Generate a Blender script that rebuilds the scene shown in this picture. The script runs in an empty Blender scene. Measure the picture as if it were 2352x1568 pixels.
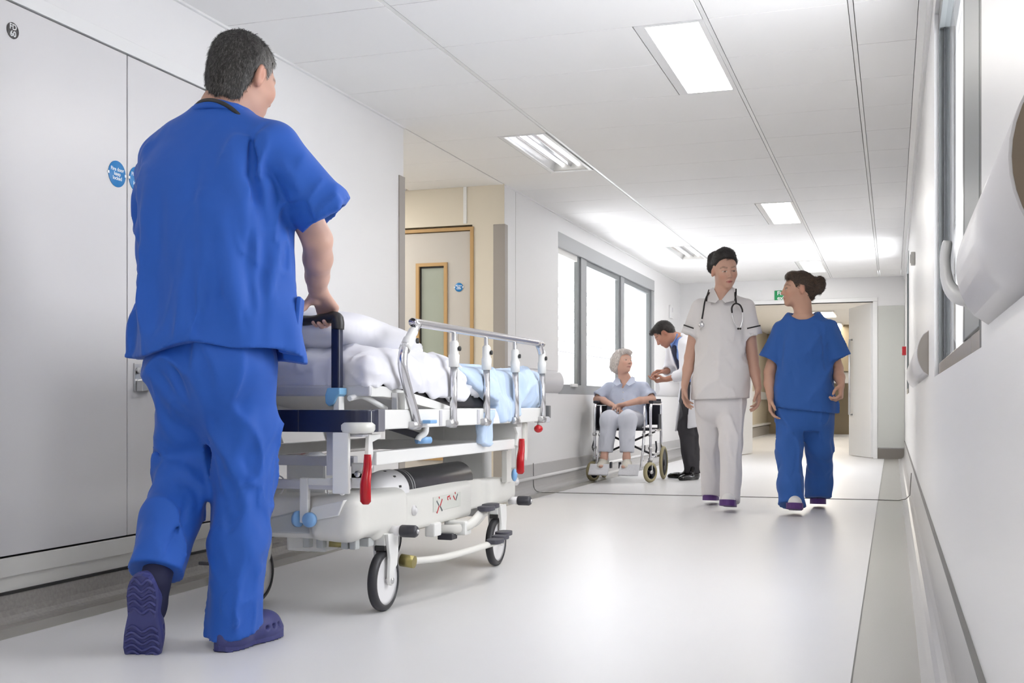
import bpy, bmesh, math, random
import numpy as np
from mathutils import Vector, Matrix

random.seed(7); rng = np.random.default_rng(11)
SC = bpy.context.scene
COL = SC.collection
PI = math.pi
R = math.radians

# ------------------------------------------------------------------ camera
cam_d = bpy.data.cameras.new('camera'); cam = bpy.data.objects.new('camera', cam_d); COL.objects.link(cam)
cam.location = (0, 0, 0.70)
cam.rotation_euler = (PI / 2, 0, R(18.647))
cam_d.sensor_width = 36.0; cam_d.lens = 36.0 * 2590 / 2352
cam_d.shift_y = 142.0 / 2352.0
cam_d.clip_start = 0.02; cam_d.clip_end = 200
SC.camera = cam

# ------------------------------------------------------------------ world, exposure
wd = bpy.data.worlds.new('overcast_sky'); SC.world = wd; wd.use_nodes = True
wd.node_tree.nodes['Background'].inputs[0].default_value = (0.955, 0.972, 1.0, 1)
wd.node_tree.nodes['Background'].inputs[1].default_value = 4.5
SC.view_settings.view_transform = 'Standard'; SC.view_settings.look = 'None'
SC.view_settings.gamma = 1.0; SC.view_settings.use_curve_mapping = False
SC.view_settings.exposure = 0.8
SC.cycles.use_denoising = True
SC.cycles.max_bounces = 6; SC.cycles.diffuse_bounces = 4; SC.cycles.glossy_bounces = 2; SC.cycles.transmission_bounces = 2; SC.cycles.transparent_max_bounces = 8
SC.cycles.caustics_reflective = False; SC.cycles.caustics_refractive = False; SC.cycles.use_adaptive_sampling = True; SC.cycles.adaptive_threshold = 0.1
SC.cycles.sample_clamp_indirect = 8.0
LAMP = 13.5         # strength of the lit ceiling tubes


# ------------------------------------------------------------------ materials
MATS = {}


def mat(name, col=(0.8, 0.8, 0.8), rough=0.5, metal=0.0, spec=0.5, emit=None, estr=0.0, noise=None, bump=None, vcol=False,
        sheen=0.0, sss=0.0, coat=0.0, rough_var=None, trans=0.0):
    if name in MATS: return MATS[name]
    m = bpy.data.materials.new(name); m.use_nodes = True
    nt = m.node_tree; b = nt.nodes['Principled BSDF']
    b.inputs['Base Color'].default_value = (*col, 1); b.inputs['Roughness'].default_value = rough
    b.inputs['Metallic'].default_value = metal; b.inputs['Specular IOR Level'].default_value = spec
    if trans: b.inputs['Transmission Weight'].default_value = trans
    if sheen: b.inputs['Sheen Weight'].default_value = sheen; b.inputs['Sheen Roughness'].default_value = 0.5
    if sss:
        b.inputs['Subsurface Weight'].default_value = sss; b.inputs['Subsurface Radius'].default_value = (0.02, 0.008, 0.004)
        b.inputs['Subsurface Scale'].default_value = 0.4
    if coat: b.inputs['Coat Weight'].default_value = coat; b.inputs['Coat Roughness'].default_value = 0.1
    if emit: b.inputs['Emission Color'].default_value = (*emit, 1); b.inputs['Emission Strength'].default_value = estr
    src = None
    if vcol:
        a = nt.nodes.new('ShaderNodeVertexColor'); a.layer_name = 'Col'; src = a.outputs[0]
    if noise:  # (scale, amount, second colour, stretch)
        tc = nt.nodes.new('ShaderNodeTexCoord'); mp = nt.nodes.new('ShaderNodeMapping')
        nt.links.new(tc.outputs['Object'], mp.inputs[0]); mp.inputs['Scale'].default_value = noise[3] if len(noise) > 3 else (1, 1, 1)
        n = nt.nodes.new('ShaderNodeTexNoise'); n.inputs['Scale'].default_value = noise[0]; n.inputs['Detail'].default_value = 2
        nt.links.new(mp.outputs[0], n.inputs['Vector'])
        rp = nt.nodes.new('ShaderNodeMapRange'); rp.inputs[1].default_value = 0.2; rp.inputs[2].default_value = 0.8
        rp.inputs[3].default_value = 0; rp.inputs[4].default_value = noise[1]; nt.links.new(n.outputs[0], rp.inputs[0])
        mx = nt.nodes.new('ShaderNodeMix'); mx.data_type = 'RGBA'
        nt.links.new(rp.outputs[0], mx.inputs['Factor'])
        if src: nt.links.new(src, mx.inputs['A'])
        else: mx.inputs['A'].default_value = (*col, 1)
        mx.inputs['B'].default_value = (*noise[2], 1)
        src = mx.outputs['Result']
        if rough_var:
            r2 = nt.nodes.new('ShaderNodeMapRange'); r2.inputs[3].default_value = rough_var[0]; r2.inputs[4].default_value = rough_var[1]
            nt.links.new(n.outputs[0], r2.inputs[0]); nt.links.new(r2.outputs[0], b.inputs['Roughness'])
    if src: nt.links.new(src, b.inputs['Base Color'])
    if bump:  # (scale, strength, distance, stretch)
        tc = nt.nodes.new('ShaderNodeTexCoord'); mp = nt.nodes.new('ShaderNodeMapping')
        nt.links.new(tc.outputs['Object'], mp.inputs[0]); mp.inputs['Scale'].default_value = bump[3] if len(bump) > 3 else (1, 1, 1)
        n = nt.nodes.new('ShaderNodeTexNoise'); n.inputs['Scale'].default_value = bump[0]; n.inputs['Detail'].default_value = 4
        nt.links.new(mp.outputs[0], n.inputs['Vector'])
        bp = nt.nodes.new('ShaderNodeBump'); bp.inputs['Strength'].default_value = bump[1]; bp.inputs['Distance'].default_value = bump[2]
        nt.links.new(n.outputs[0], bp.inputs['Height']); nt.links.new(bp.outputs[0], b.inputs['Normal'])
    MATS[name] = m
    return m


def glass_mat(name, tint=(1, 1, 1), ior=1.45, rough=0.0, haze=0.0, hazecol=(0.8, 0.85, 0.9)):
    if name in MATS: return MATS[name]
    m = bpy.data.materials.new(name); m.use_nodes = True; nt = m.node_tree; nt.nodes.clear()
    out = nt.nodes.new('ShaderNodeOutputMaterial'); tr = nt.nodes.new('ShaderNodeBsdfTransparent'); tr.inputs[0].default_value = (*tint, 1)
    gl = nt.nodes.new('ShaderNodeBsdfGlossy'); gl.inputs['Roughness'].default_value = rough
    lw = nt.nodes.new('ShaderNodeFresnel'); lw.inputs[0].default_value = ior
    ge = nt.nodes.new('ShaderNodeNewGeometry'); sb = nt.nodes.new('ShaderNodeMath'); sb.operation = 'SUBTRACT'; sb.inputs[0].default_value = 1.0
    nt.links.new(ge.outputs['Backfacing'], sb.inputs[1])
    ml = nt.nodes.new('ShaderNodeMath'); ml.operation = 'MULTIPLY'; nt.links.new(lw.outputs[0], ml.inputs[0]); nt.links.new(sb.outputs[0], ml.inputs[1])
    mx = nt.nodes.new('ShaderNodeMixShader'); nt.links.new(ml.outputs[0], mx.inputs[0])
    base = tr.outputs[0]
    if haze:
        df = nt.nodes.new('ShaderNodeBsdfDiffuse'); df.inputs[0].default_value = (*hazecol, 1)
        m2 = nt.nodes.new('ShaderNodeMixShader'); m2.inputs[0].default_value = haze
        nt.links.new(tr.outputs[0], m2.inputs[1]); nt.links.new(df.outputs[0], m2.inputs[2]); base = m2.outputs[0]
    nt.links.new(base, mx.inputs[1]); nt.links.new(gl.outputs[0], mx.inputs[2]); nt.links.new(mx.outputs[0], out.inputs[0])
    MATS[name] = m
    return m


# ------------------------------------------------------------------ mesh helpers
class MB:
    """Collects verts and faces (world metres)."""
    def __init__(s): s.v = []; s.f = []; s.mi = []; s.cm = 0; s.sm = []; s.smooth = False

    def add(s, vs, fs):
        o = len(s.v); s.v.extend([tuple(p) for p in vs])
        for f in fs: s.f.append(tuple(i + o for i in f)); s.mi.append(s.cm); s.sm.append(s.smooth)
        return s

    def box(s, x0, x1, y0, y1, z0, z1, bev=0.0, M=None):
        if bev <= 0:
            vs = [(x, y, z) for x in (x0, x1) for y in (y0, y1) for z in (z0, z1)]
            fs = [(0, 1, 3, 2), (4, 6, 7, 5), (0, 4, 5, 1), (2, 3, 7, 6), (0, 2, 6, 4), (1, 5, 7, 3)]
        else:
            bm = bmesh.new(); bmesh.ops.create_cube(bm, size=1)
            for v in bm.verts: v.co = Vector(((x0 + x1) / 2 + v.co.x * (x1 - x0), (y0 + y1) / 2 + v.co.y * (y1 - y0), (z0 + z1) / 2 + v.co.z * (z1 - z0)))
            bmesh.ops.bevel(bm, geom=bm.edges[:], offset=bev, segments=2, affect='EDGES', profile=0.6)
            bm.verts.ensure_lookup_table(); vs = [v.co.copy() for v in bm.verts]; fs = [[v.index for v in f.verts] for f in bm.faces]; bm.free()
        if M is not None: vs = [M @ Vector(v) for v in vs]
        return s.add(vs, fs)

    def prism(s, poly, a, b, axis='x', bev=0):
        """Extrude a 2-D outline between a and b along an axis. poly in (y,z) for x, (x,z) for y, (x,y) for z."""
        n = len(poly)
        mk = {'x': lambda p, t: (t, p[0], p[1]), 'y': lambda p, t: (p[0], t, p[1]), 'z': lambda p, t: (p[0], p[1], t)}[axis]
        vs = [mk(p, a) for p in poly] + [mk(p, b) for p in poly]
        fs = [tuple(range(n))[::-1], tuple(range(n, 2 * n))] + [(i, (i + 1) % n, n + (i + 1) % n, n + i) for i in range(n)]
        if bev:
            bm = bmesh.new(); bv = [bm.verts.new(v) for v in vs]
            for f in fs: bm.faces.new([bv[i] for i in f])
            bmesh.ops.recalc_face_normals(bm, faces=bm.faces[:])
            bmesh.ops.bevel(bm, geom=bm.edges[:], offset=bev, segments=2, affect='EDGES', profile=0.6)
            bm.verts.index_update(); vs = [v.co.copy() for v in bm.verts]; fs = [[v.index for v in f.verts] for f in bm.faces]; bm.free()
        return s.add(vs, fs)

    def tube(s, pts, r, n=12, cap=True, closed=False, flat=None):
        """Round tube along a polyline; r a number or a list; flat = (a, b) ellipse factors."""
        pts = [Vector(p) for p in pts]; m = len(pts); rs = r if isinstance(r, (list, tuple)) else [r] * m
        up = None; rings = []
        for i, p in enumerate(pts):
            if closed: t = pts[(i + 1) % m] - pts[i - 1]
            else: t = pts[min(i + 1, m - 1)] - pts[max(i - 1, 0)]
            t.normalize()
            if up is None:
                up = Vector((0, 0, 1)) if abs(t.z) < 0.9 else Vector((1, 0, 0))
            a = t.cross(up).normalized(); b = a.cross(t).normalized(); up = b
            fa, fb = flat or (1, 1)
            rings.append([p + (a * math.cos(2 * PI * k / n) * fa + b * math.sin(2 * PI * k / n) * fb) * rs[i] for k in range(n)])
        vs = [v for ring in rings for v in ring]; fs = []
        for i in range(m if closed else m - 1):
            j = (i + 1) % m
            for k in range(n): fs.append((i * n + k, i * n + (k + 1) % n, j * n + (k + 1) % n, j * n + k))
        if cap and not closed: fs += [tuple(range(n))[::-1], tuple((m - 1) * n + k for k in range(n))]
        s0 = s.smooth; s.smooth = True; s.add(vs, fs); s.smooth = s0
        if cap and not closed: s.sm[-1] = s.sm[-2] = False
        return s

    def cyl(s, a, b, r, n=20, r2=None): return s.tube([a, b], [r, r2 if r2 is not None else r], n)

    def lathe(s, prof, c, axis='x', n=28):
        """Revolve (radius, offset) pairs round an axis through c."""
        c = Vector(c); ax = {'x': Vector((1, 0, 0)), 'y': Vector((0, 1, 0)), 'z': Vector((0, 0, 1))}[axis] if isinstance(axis, str) else Vector(axis).normalized()
        u = ax.orthogonal().normalized(); w = ax.cross(u); m = len(prof)
        vs = [c + ax * o + (u * math.cos(2 * PI * k / n) + w * math.sin(2 * PI * k / n)) * r for (r, o) in prof for k in range(n)]
        fs = [(i * n + k, i * n + (k + 1) % n, (i + 1) * n + (k + 1) % n, (i + 1) * n + k) for i in range(m - 1) for k in range(n)]
        if prof[0][0] > 1e-6: fs.append(tuple(range(n))[::-1])
        if prof[-1][0] > 1e-6: fs.append(tuple((m - 1) * n + k for k in range(n)))
        s0 = s.smooth; s.smooth = True; s.add(vs, fs); s.smooth = s0
        return s

    def ball(s, c, r, n=14, sc=(1, 1, 1)):
        prof = [(math.sin(PI * i / (n // 2)) * r, -math.cos(PI * i / (n // 2)) * r) for i in range(n // 2 + 1)]
        o = len(s.v); s.lathe(prof, c, 'z', n); cc = Vector(c)
        for i in range(o, len(s.v)):
            v = Vector(s.v[i]) - cc; s.v[i] = tuple(cc + Vector((v.x * sc[0], v.y * sc[1], v.z * sc[2])))
        return s

    def grid(s, fn, nu, nv, closed_u=False, thick=None):
        vs = [fn(i / (nu if closed_u else nu - 1), j / (nv - 1)) for i in range(nu) for j in range(nv)]
        fs = [(i * nv + j, ((i + 1) % nu) * nv + j, ((i + 1) % nu) * nv + j + 1, i * nv + j + 1) for i in range(nu if closed_u else nu - 1) for j in range(nv - 1)]
        s0 = s.smooth; s.smooth = True; s.add(vs, fs); s.smooth = s0
        return s

    def build(s, name, m, parent=None, smooth=None, recalc=True):
        return mkobj(name, s.v, s.f, m, parent, s.sm if smooth is None else smooth, s.mi, recalc)


def root_loc(o):
    p = Vector((0, 0, 0))
    while o: p += o.location; o = o.parent
    return p


def mkobj(name, vs, fs, m, parent=None, smooth=False, mi=None, recalc=True, cols=None):
    me = bpy.data.meshes.new(name)
    off = root_loc(parent) if parent else Vector((0, 0, 0))
    if isinstance(vs, np.ndarray): V = (vs - np.array(off)).tolist()
    else: V = [(p[0] - off.x, p[1] - off.y, p[2] - off.z) for p in vs]
    if isinstance(fs, np.ndarray): fs = fs.tolist()
    me.from_pydata(V, [], fs)
    if recalc:
        bm = bmesh.new(); bm.from_mesh(me); bmesh.ops.recalc_face_normals(bm, faces=bm.faces[:]); bm.to_mesh(me); bm.free()
    for mm in (m if isinstance(m, (list, tuple)) else [m]): me.materials.append(mm)
    n = len(me.polygons)
    if isinstance(smooth, bool): me.polygons.foreach_set('use_smooth', [smooth] * n)
    else: me.polygons.foreach_set('use_smooth', [bool(q) for q in smooth])
    if mi and any(mi): me.polygons.foreach_set('material_index', mi)
    if cols is not None:
        ca = me.color_attributes.new('Col', 'FLOAT_COLOR', 'POINT')
        c4 = np.ones((len(V), 4), np.float32); c4[:, :3] = cols
        ca.data.foreach_set('color', c4.ravel())
    me.update()
    o = bpy.data.objects.new(name, me); COL.objects.link(o)
    if parent: o.parent = parent
    return o


def thing(name, label, cat, loc=(0, 0, 0), group=None):
    o = bpy.data.objects.new(name, None); COL.objects.link(o); o.location = loc
    o.empty_display_size = 0.05
    return tag(o, label, cat, group)


def tag(o, label, cat=None, group=None):
    o['label'] = label
    if cat: o['category'] = cat
    if group: o['group'] = group
    return o


def struct(o, label=None):
    o['kind'] = 'structure'
    if label: o['label'] = label
    return o


def arc(cx, cy, r, a0, a1, n):
    return [(cx + r * math.cos(R(a0 + (a1 - a0) * i / n)), cy + r * math.sin(R(a0 + (a1 - a0) * i / n))) for i in range(n + 1)]


def smooth_path(pts, n=6):
    """Catmull-Rom through the points."""
    pts = [Vector(p) for p in pts]; out = []
    for i in range(len(pts) - 1):
        p0, p1, p2, p3 = pts[max(i - 1, 0)], pts[i], pts[i + 1], pts[min(i + 2, len(pts) - 1)]
        for k in range(n):
            t = k / n
            out.append(0.5 * ((2 * p1) + (p2 - p0) * t + (2 * p0 - 5 * p1 + 4 * p2 - p3) * t * t + (3 * p1 - p0 - 3 * p2 + p3) * t ** 3))
    out.append(pts[-1]); return out


def text_mesh(name, body, size, loc, M, m, parent, bold=0.0):
    """Flat lettering (font curve turned into a mesh); M = rotation 3x3 whose x is reading direction, z the normal."""
    cu = bpy.data.curves.new(name, 'FONT'); cu.body = body; cu.size = size; cu.align_x = 'CENTER'; cu.align_y = 'CENTER'
    cu.extrude = 0.0004; cu.offset = bold; cu.space_line = 0.85; cu.resolution_u = 3
    t = bpy.data.objects.new(name, cu); COL.objects.link(t)
    dg = bpy.context.evaluated_depsgraph_get(); me = bpy.data.meshes.new_from_object(t.evaluated_get(dg))
    bpy.data.objects.remove(t); bpy.data.curves.remove(cu)
    me.materials.clear(); me.materials.append(m); me.name = name
    off = root_loc(parent)
    me.transform(Matrix.Translation(Vector(loc) - off) @ M.to_4x4())
    o = bpy.data.objects.new(name, me); COL.objects.link(o); o.parent = parent
    return o

# ================================================================== THE SETTING
XL, XR, ZC = -2.69, 0.15, 2.305     # left wall, right wall, ceiling
YB, YE = -4.0, 15.0                 # back wall behind the camera, end wall
M_wall = mat('wall_paint', (0.83, 0.825, 0.83), 0.38, spec=0.4, noise=(1.2, 0.25, (0.80, 0.795, 0.80)))
M_white = mat('white_gloss', (0.83, 0.83, 0.83), 0.3)
M_door = mat('door_laminate', (0.70, 0.69, 0.70), 0.3, spec=0.45, noise=(0.8, 0.4, (0.67, 0.66, 0.67)))
M_trimw = mat('trim_offwhite', (0.74, 0.73, 0.70), 0.35)
M_black = mat('shadow_gap_rubber', (0.03, 0.03, 0.03), 0.6)
M_floor = mat('vinyl_floor', (0.77, 0.765, 0.775), 0.34, spec=0.5, noise=(1.5, 0.4, (0.73, 0.725, 0.73)))
M_strip = mat('vinyl_border_grey', (0.44, 0.425, 0.40), 0.24, spec=0.5, noise=(240, 0.35, (0.36, 0.345, 0.325)))
M_cove = mat('vinyl_cove_speckled', (0.38, 0.36, 0.34), 0.35, noise=(90, 0.6, (0.22, 0.21, 0.20)))
M_cove2 = mat('vinyl_cove_light', (0.50, 0.49, 0.49), 0.32, noise=(70, 0.35, (0.43, 0.42, 0.42)))
M_tile = mat('ceiling_tile_mineral', (0.90, 0.895, 0.89), 0.85, spec=0.2, bump=(180, 0.06, 0.002))
M_gridb = mat('ceiling_grid_bar', (0.60, 0.59, 0.58), 0.5)
M_guard = mat('corner_guard_taupe', (0.36, 0.33, 0.30), 0.4)
M_alu = mat('window_frame_grey', (0.20, 0.215, 0.22), 0.42, spec=0.5)
M_alu2 = mat('window_mullion_grey', (0.33, 0.34, 0.35), 0.42)
M_gask = mat('window_gasket', (0.02, 0.022, 0.025), 0.45)
M_alul = mat('window_head_grey', (0.42, 0.43, 0.44), 0.4)
M_glass = glass_mat('window_glass')
M_glassr = glass_mat('window_glass_hazed', ior=1.12, haze=0.06, hazecol=(0.42, 0.47, 0.55))  # bluish haze mixed into the pane colour in place of its reflection
M_rail = mat('handrail_vinyl', (0.70, 0.69, 0.71), 0.35)
M_railend = mat('handrail_end_cap', (0.20, 0.155, 0.11), 0.5)
M_oak = mat('oak_lipping', (0.52, 0.33, 0.14), 0.45, noise=(14, 0.5, (0.42, 0.25, 0.10), (1, 1, 0.1)))
M_doorb = mat('flush_door_beige', (0.55, 0.52, 0.48), 0.4)
M_beige = mat('wall_beige', (0.72, 0.66, 0.55), 0.45)
M_bluesign = mat('sign_blue', (0.012, 0.20, 0.52), 0.4)
M_letter = mat('sign_lettering_white', (0.85, 0.87, 0.88), 0.5)
M_chrome = mat('chrome', (0.74, 0.74, 0.77), 0.22, metal=1.0)
M_steel = mat('satin_steel', (0.60, 0.60, 0.61), 0.3, metal=1.0)

# floor: light field, grey border strips, thin dark joint lines, coved skirting
floor = struct(MB().box(-2.49, -0.10, YB, YE + 0.1, -0.1, 0.0).build('floor', M_floor), 'pale glossy vinyl floor of the corridor')
far_floor = struct(MB().box(-2.75, 0.3, YE + 0.1, 27, -0.1, 0.0).build('floor', M_floor), 'pale vinyl floor beyond the doors')
rec_floor = struct(MB().box(-5.8, -2.76, 5.9, 7.9, -0.1, 0.0).build('floor', M_strip))
b1 = MB(); b1.box(XL - 0.07, -2.494, YB, YE, -0.1, 0.0); struct(b1.build('trim_1', M_strip), 'grey vinyl border strip along the left wall')
b2 = MB(); b2.box(-0.096, XR, YB, YE, -0.1, 0.0); struct(b2.build('trim_2', M_strip), 'grey vinyl border strip along the right wall')
j1 = MB(); j1.box(-2.494, -2.49, YB, YE, -0.1, 0.0005); struct(j1.build('trim_3', M_gridb))
M_joint = mat('joint_dark', (0.16, 0.155, 0.15), 0.5)
j2 = MB(); j2.box(-0.10, -0.096, YB, YE, -0.1, 0.0005); struct(j2.build('trim_4', M_joint))
# joint line across the floor with rounded turn-ups at both walls
jl = MB(); pts = [(XL + 0.012, 8.46, 0.23), (XL + 0.014, 8.46, 0.06)] + [(XL + 0.015 + 0.05 * (1 - math.cos(a)), 8.46, 0.052 - 0.05 * math.sin(a)) for a in (0.5, 1.0, 1.57)]
pts += [(-1.4, 8.52, 0.002), (0.04, 8.58, 0.002), (0.09, 8.59, 0.012), (0.118, 8.59, 0.04), (0.128, 8.59, 0.2)]
jl.tube(pts, 0.0032, 6); struct(jl.build('trim_5', M_joint), 'thin dark expansion joint crossing the floor')


def cove(xw, sgn, ytop, y0, y1, m, name, label, depth=0.05):
    """Coved skirting on a wall at xw; sgn +1 = the room lies at larger x."""
    prof = [(0.0, 0.0), (0.0, ytop), (0.008, ytop), (0.010, ytop - 0.005), (0.012, 0.06)]
    prof += [(0.012 + depth - depth * math.cos(R(a)), 0.06 - 0.058 * math.sin(R(a))) for a in (20, 40, 60, 75, 90)]
    prof += [(0.012 + depth + 0.02, 0.0)]
    mb = MB(); mb.prism([(xw + sgn * p[0], p[1]) for p in prof], y0, y1, 'y')
    return struct(mb.build(name, m), label)


cove(XL, 1, 0.092, YB, 6.0, M_cove, 'baseboard_left', 'speckled grey coved skirting under the fire doors')
cove(XL, 1, 0.22, 7.8, YE, M_cove2, 'baseboard_left', 'grey coved skirting below the left window')
bl = MB(); bl.tube([(XL + 0.02, 7.85, 0.115), (XL + 0.02, YE, 0.115)], 0.014, 8); struct(bl.build('trim_6', M_white), 'white bead running along the grey skirting')
cove(XR, -1, 0.225, YB, YE, M_cove2, 'baseboard_right', 'grey coved skirting along the right wall')
bk = MB(); bk.box(XL, XL + 0.013, YB, 6.0, 0.089, 0.098); struct(bk.build('trim_7', M_black))
bk = MB(); bk.box(XR - 0.011, XR, YB, YE, 0.2235, 0.229); struct(bk.build('trim_8', M_joint))

# left wall, near section, with double fire doors (flush panels)
w = MB()
w.box(XL - 0.12, XL, YB, 6.0, 2.0, ZC + 0.02)
w.box(XL - 0.12, XL, 4.42, 6.0, 0.0, 2.0)
w.box(XL - 0.12, XL, YB, 1.6, 0.0, 2.0)
w.box(XL - 0.12, XL - 0.03, 1.6, 4.42, 0.0, 2.0)
struct(w.build('wall_left', M_wall), 'white left wall of the corridor')
d = thing('door_1', 'pair of white flush fire doors in the left wall', None, (XL, 3.5, 0)); struct(d)
MB().box(XL - 0.03, XL + 0.006, 1.75, 3.497, 0.212, 1.988, 0.003).build('door_leaf', M_door, d)
MB().box(XL - 0.03, XL + 0.006, 3.503, 4.40, 0.212, 1.988, 0.003).build('door_leaf', M_door, d)
MB().box(XL - 0.03, XL + 0.004, 1.6, 4.42, 0.092, 0.206, 0.002).build('bottom_rail', M_trimw, d)
MB().box(XL - 0.03, XL + 0.012, 1.6, 4.42, 0.145, 0.206, 0.003).build('bottom_moulding', M_trimw, d)
MB().box(XL - 0.03, XL + 0.010, 1.6, 4.42, 1.994, 2.045, 0.003).build('head_frame', M_white, d)
MB().box(XL - 0.03, XL - 0.012, 1.74, 4.41, 0.205, 1.995).build('shadow_gap', M_black, d)
lk = MB(); lk.box(XL + 0.004, XL + 0.012, 3.535, 3.575, 0.745, 0.85, 0.003)
lock = lk.build('lock_plate', M_steel, d)
lk = MB(); lk.cyl((XL + 0.01, 3.555, 0.822), (XL + 0.026, 3.555, 0.822), 0.012, 14); lk.build('lock_cylinder', M_steel, lock)
lk = MB(); lk.prism([(3.545, 0.785), (3.56, 0.79), (3.60, 0.765), (3.625, 0.765), (3.63, 0.752), (3.545, 0.745)], XL + 0.012, XL + 0.04, 'x', 0.003); lk.build('lever_handle', M_steel, lock)

Mx = Matrix(((0, 0, 1), (1, 0, 0), (0, 1, 0)))          # text on a wall facing +x: reading along +y... columns built below
M_left = Matrix(((0, 0, 1), (1, 0, 0), (0, 1, 0)))       # x->(0,1,0) y->(0,0,1) z->(1,0,0)
M_back = Matrix(((1, 0, 0), (0, 0, -1), (0, 1, 0)))      # wall facing -y: x->(1,0,0) y->(0,0,1) z->(0,-1,0)


def round_sign(y, z, label, x=XL + 0.0065, r=0.048, m=M_bluesign, txt='Fire door\nkeep\nlocked', size=0.019, notch=True, face='x', xx=None):
    loc = (x, y, z)
    t = thing('fire_door_sign', label, 'sign', loc, None)
    mb = MB()
    if face == 'x': mb.lathe([(r, 0), (r, 0.0015), (r - 0.0005, 0.002), (0, 0.002)], loc, 'x', 32); M = M_left; tl = (x + 0.0021, y, z)
    else: mb.lathe([(r, 0), (r, -0.0015), (r - 0.0005, -0.002), (0, -0.002)], loc, 'y', 32); M = M_back; tl = (x, y - 0.0021, z)
    mb.build('disc', m, t)
    text_mesh('lettering', txt, size, tl, M, M_letter, t, 0.0004)
    if notch:
        for sg in (-1, 1):
            q = MB()
            if face == 'x': q.box(x + 0.0015, x + 0.0026, y + sg * r - 0.006, y + sg * r + 0.004, z - 0.005, z + 0.005, 0.0004)
            else: q.box(x + sg * r - 0.006, x + sg * r + 0.004, y - 0.0026, y - 0.0015, z - 0.005, z + 0.005, 0.0004)
            q.build('notch', M_letter, t)
    return t


round_sign(3.44, 1.537, 'round blue fire door notice left of the gap between the white doors')
round_sign(3.557, 1.538, 'round blue fire door notice right of the door gap, beside the blue tunic')
M_greysign = mat('sign_dark_grey', (0.06, 0.055, 0.055), 0.4)
round_sign(2.925, 1.899, 'small dark grey round FD 60 disc high on the white door', r=0.026, m=M_greysign, txt='FD\n60', size=0.026, notch=False)

# recess with the oak-edged door
w = MB()
w.box(-5.8, XL - 0.12, 5.88, 5.998, 0.0, ZC + 0.02)          # return behind the near corner
w.box(-5.8, -5.7, 6.0, 7.8, 0.0, ZC + 0.02)          # back of the recess
struct(w.build('wall_recess', M_wall), 'wall of the side recess')
w = MB()
w.box(-5.8, -3.87, 7.8, 7.95, 0, ZC + 0.02); w.box(-3.87, -2.925, 7.8, 7.95, 2.02, ZC + 0.02); w.box(-2.925, XL - 0.25, 7.8, 7.95, 0, ZC + 0.02); w.box(XL - 0.25, XL - 0.001, 7.796, 7.801, 0, ZC + 0.02)
w.box(-3.87, -2.925, 7.9, 7.95, 0, 2.02)
struct(w.build('wall_door', M_beige), 'cream wall around the oak-edged door')
w = MB(); w.box(-3.01, -2.985, 7.792, 7.8, 2.03, ZC); struct(w.build('trim_9', M_white))
d2 = thing('door_2', 'beige flush door with a tall narrow window and oak edges', None, (-3.4, 7.8, 0)); struct(d2)
lf = MB()
lf.box(-3.85, -3.39, 7.81, 7.855, 0.01, 1.975); lf.box(-3.145, -2.958, 7.81, 7.855, 0.01, 1.975)
lf.box(-3.39, -3.145, 7.81, 7.855, 0.01, 0.285); lf.box(-3.39, -3.145, 7.81, 7.855, 1.74, 1.975); lf.build('door_leaf', M_doorb, d2)
MB().box(-2.955, -2.928, 7.785, 7.86, 0.0, 2.0, 0.002).build('door_edge', M_oak, d2)
MB().box(-3.87, -2.928, 7.79, 7.86, 1.98, 2.005, 0.002).build('door_head', M_oak, d2)
MB().box(-3.87, -3.853, 7.79, 7.86, 0.0, 2.0, 0.002).build('door_edge', M_oak, d2)
g = MB(); g.box(-3.395, -3.37, 7.797, 7.86, 0.275, 1.75); g.box(-3.168, -3.142, 7.797, 7.86, 0.275, 1.75); g.box(-3.37, -3.168, 7.797, 7.86, 1.725, 1.75); g.box(-3.37, -3.168, 7.797, 7.86, 0.275, 0.30)
g.build('window_bead', M_oak, d2)
M_vis = mat('vision_panel_wired_glass', (0.36, 0.40, 0.34), 0.12, spec=0.6, noise=(2.2, 0.6, (0.26, 0.29, 0.24)))
MB().box(-3.37, -3.168, 7.825, 7.835, 0.30, 1.725).build('vision_panel', M_vis, d2)
g = MB(); g.box(-3.37, -3.360, 7.82, 7.83, 0.30, 1.725); g.box(-3.37, -3.168, 7.82, 7.83, 1.713, 1.725); g.build('glazing_gasket', M_gask, d2)
MB().box(-3.125, -3.06, 7.806, 7.81, 0.98, 1.28, 0.001).build('push_plate', M_rail, d2)
round_sign(7.808, 1.562, 'round blue fire door notice on the beige oak-edged door', x=-3.051, r=0.033, txt='Fire door\nkeep\nlocked', size=0.013, face='y')


def corner_guard(x, y, name, label, lx, ly):
    mb = MB(); mb.box(min(x, x + lx), max(x, x + lx), y - 0.012, y, 0.1, 2.01, 0.004) if ly == 0 else None
    return mb


# corner guards: near corner (seen from the corridor side) and far corner of the recess
gd = MB(); gd.prism([(XL + 0.008, 5.93), (XL + 0.008, 6.008), (XL - 0.07, 6.008), (XL - 0.07, 5.996), (XL - 0.004, 5.996), (XL - 0.004, 5.93)], 0.1, 2.012, 'z', 0.003)
struct(gd.build('trim_10', M_guard), 'taupe corner guard on the near corner of the recess')
gd = MB(); gd.prism([(XL + 0.006, 7.86), (XL + 0.006, 7.792), (XL - 0.085, 7.792), (XL - 0.085, 7.804), (XL - 0.004, 7.804), (XL - 0.004, 7.86)], 0.16, 2.012, 'z', 0.003)
struct(gd.build('trim_11', M_guard), 'taupe corner guard on the far corner of the recess')

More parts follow.
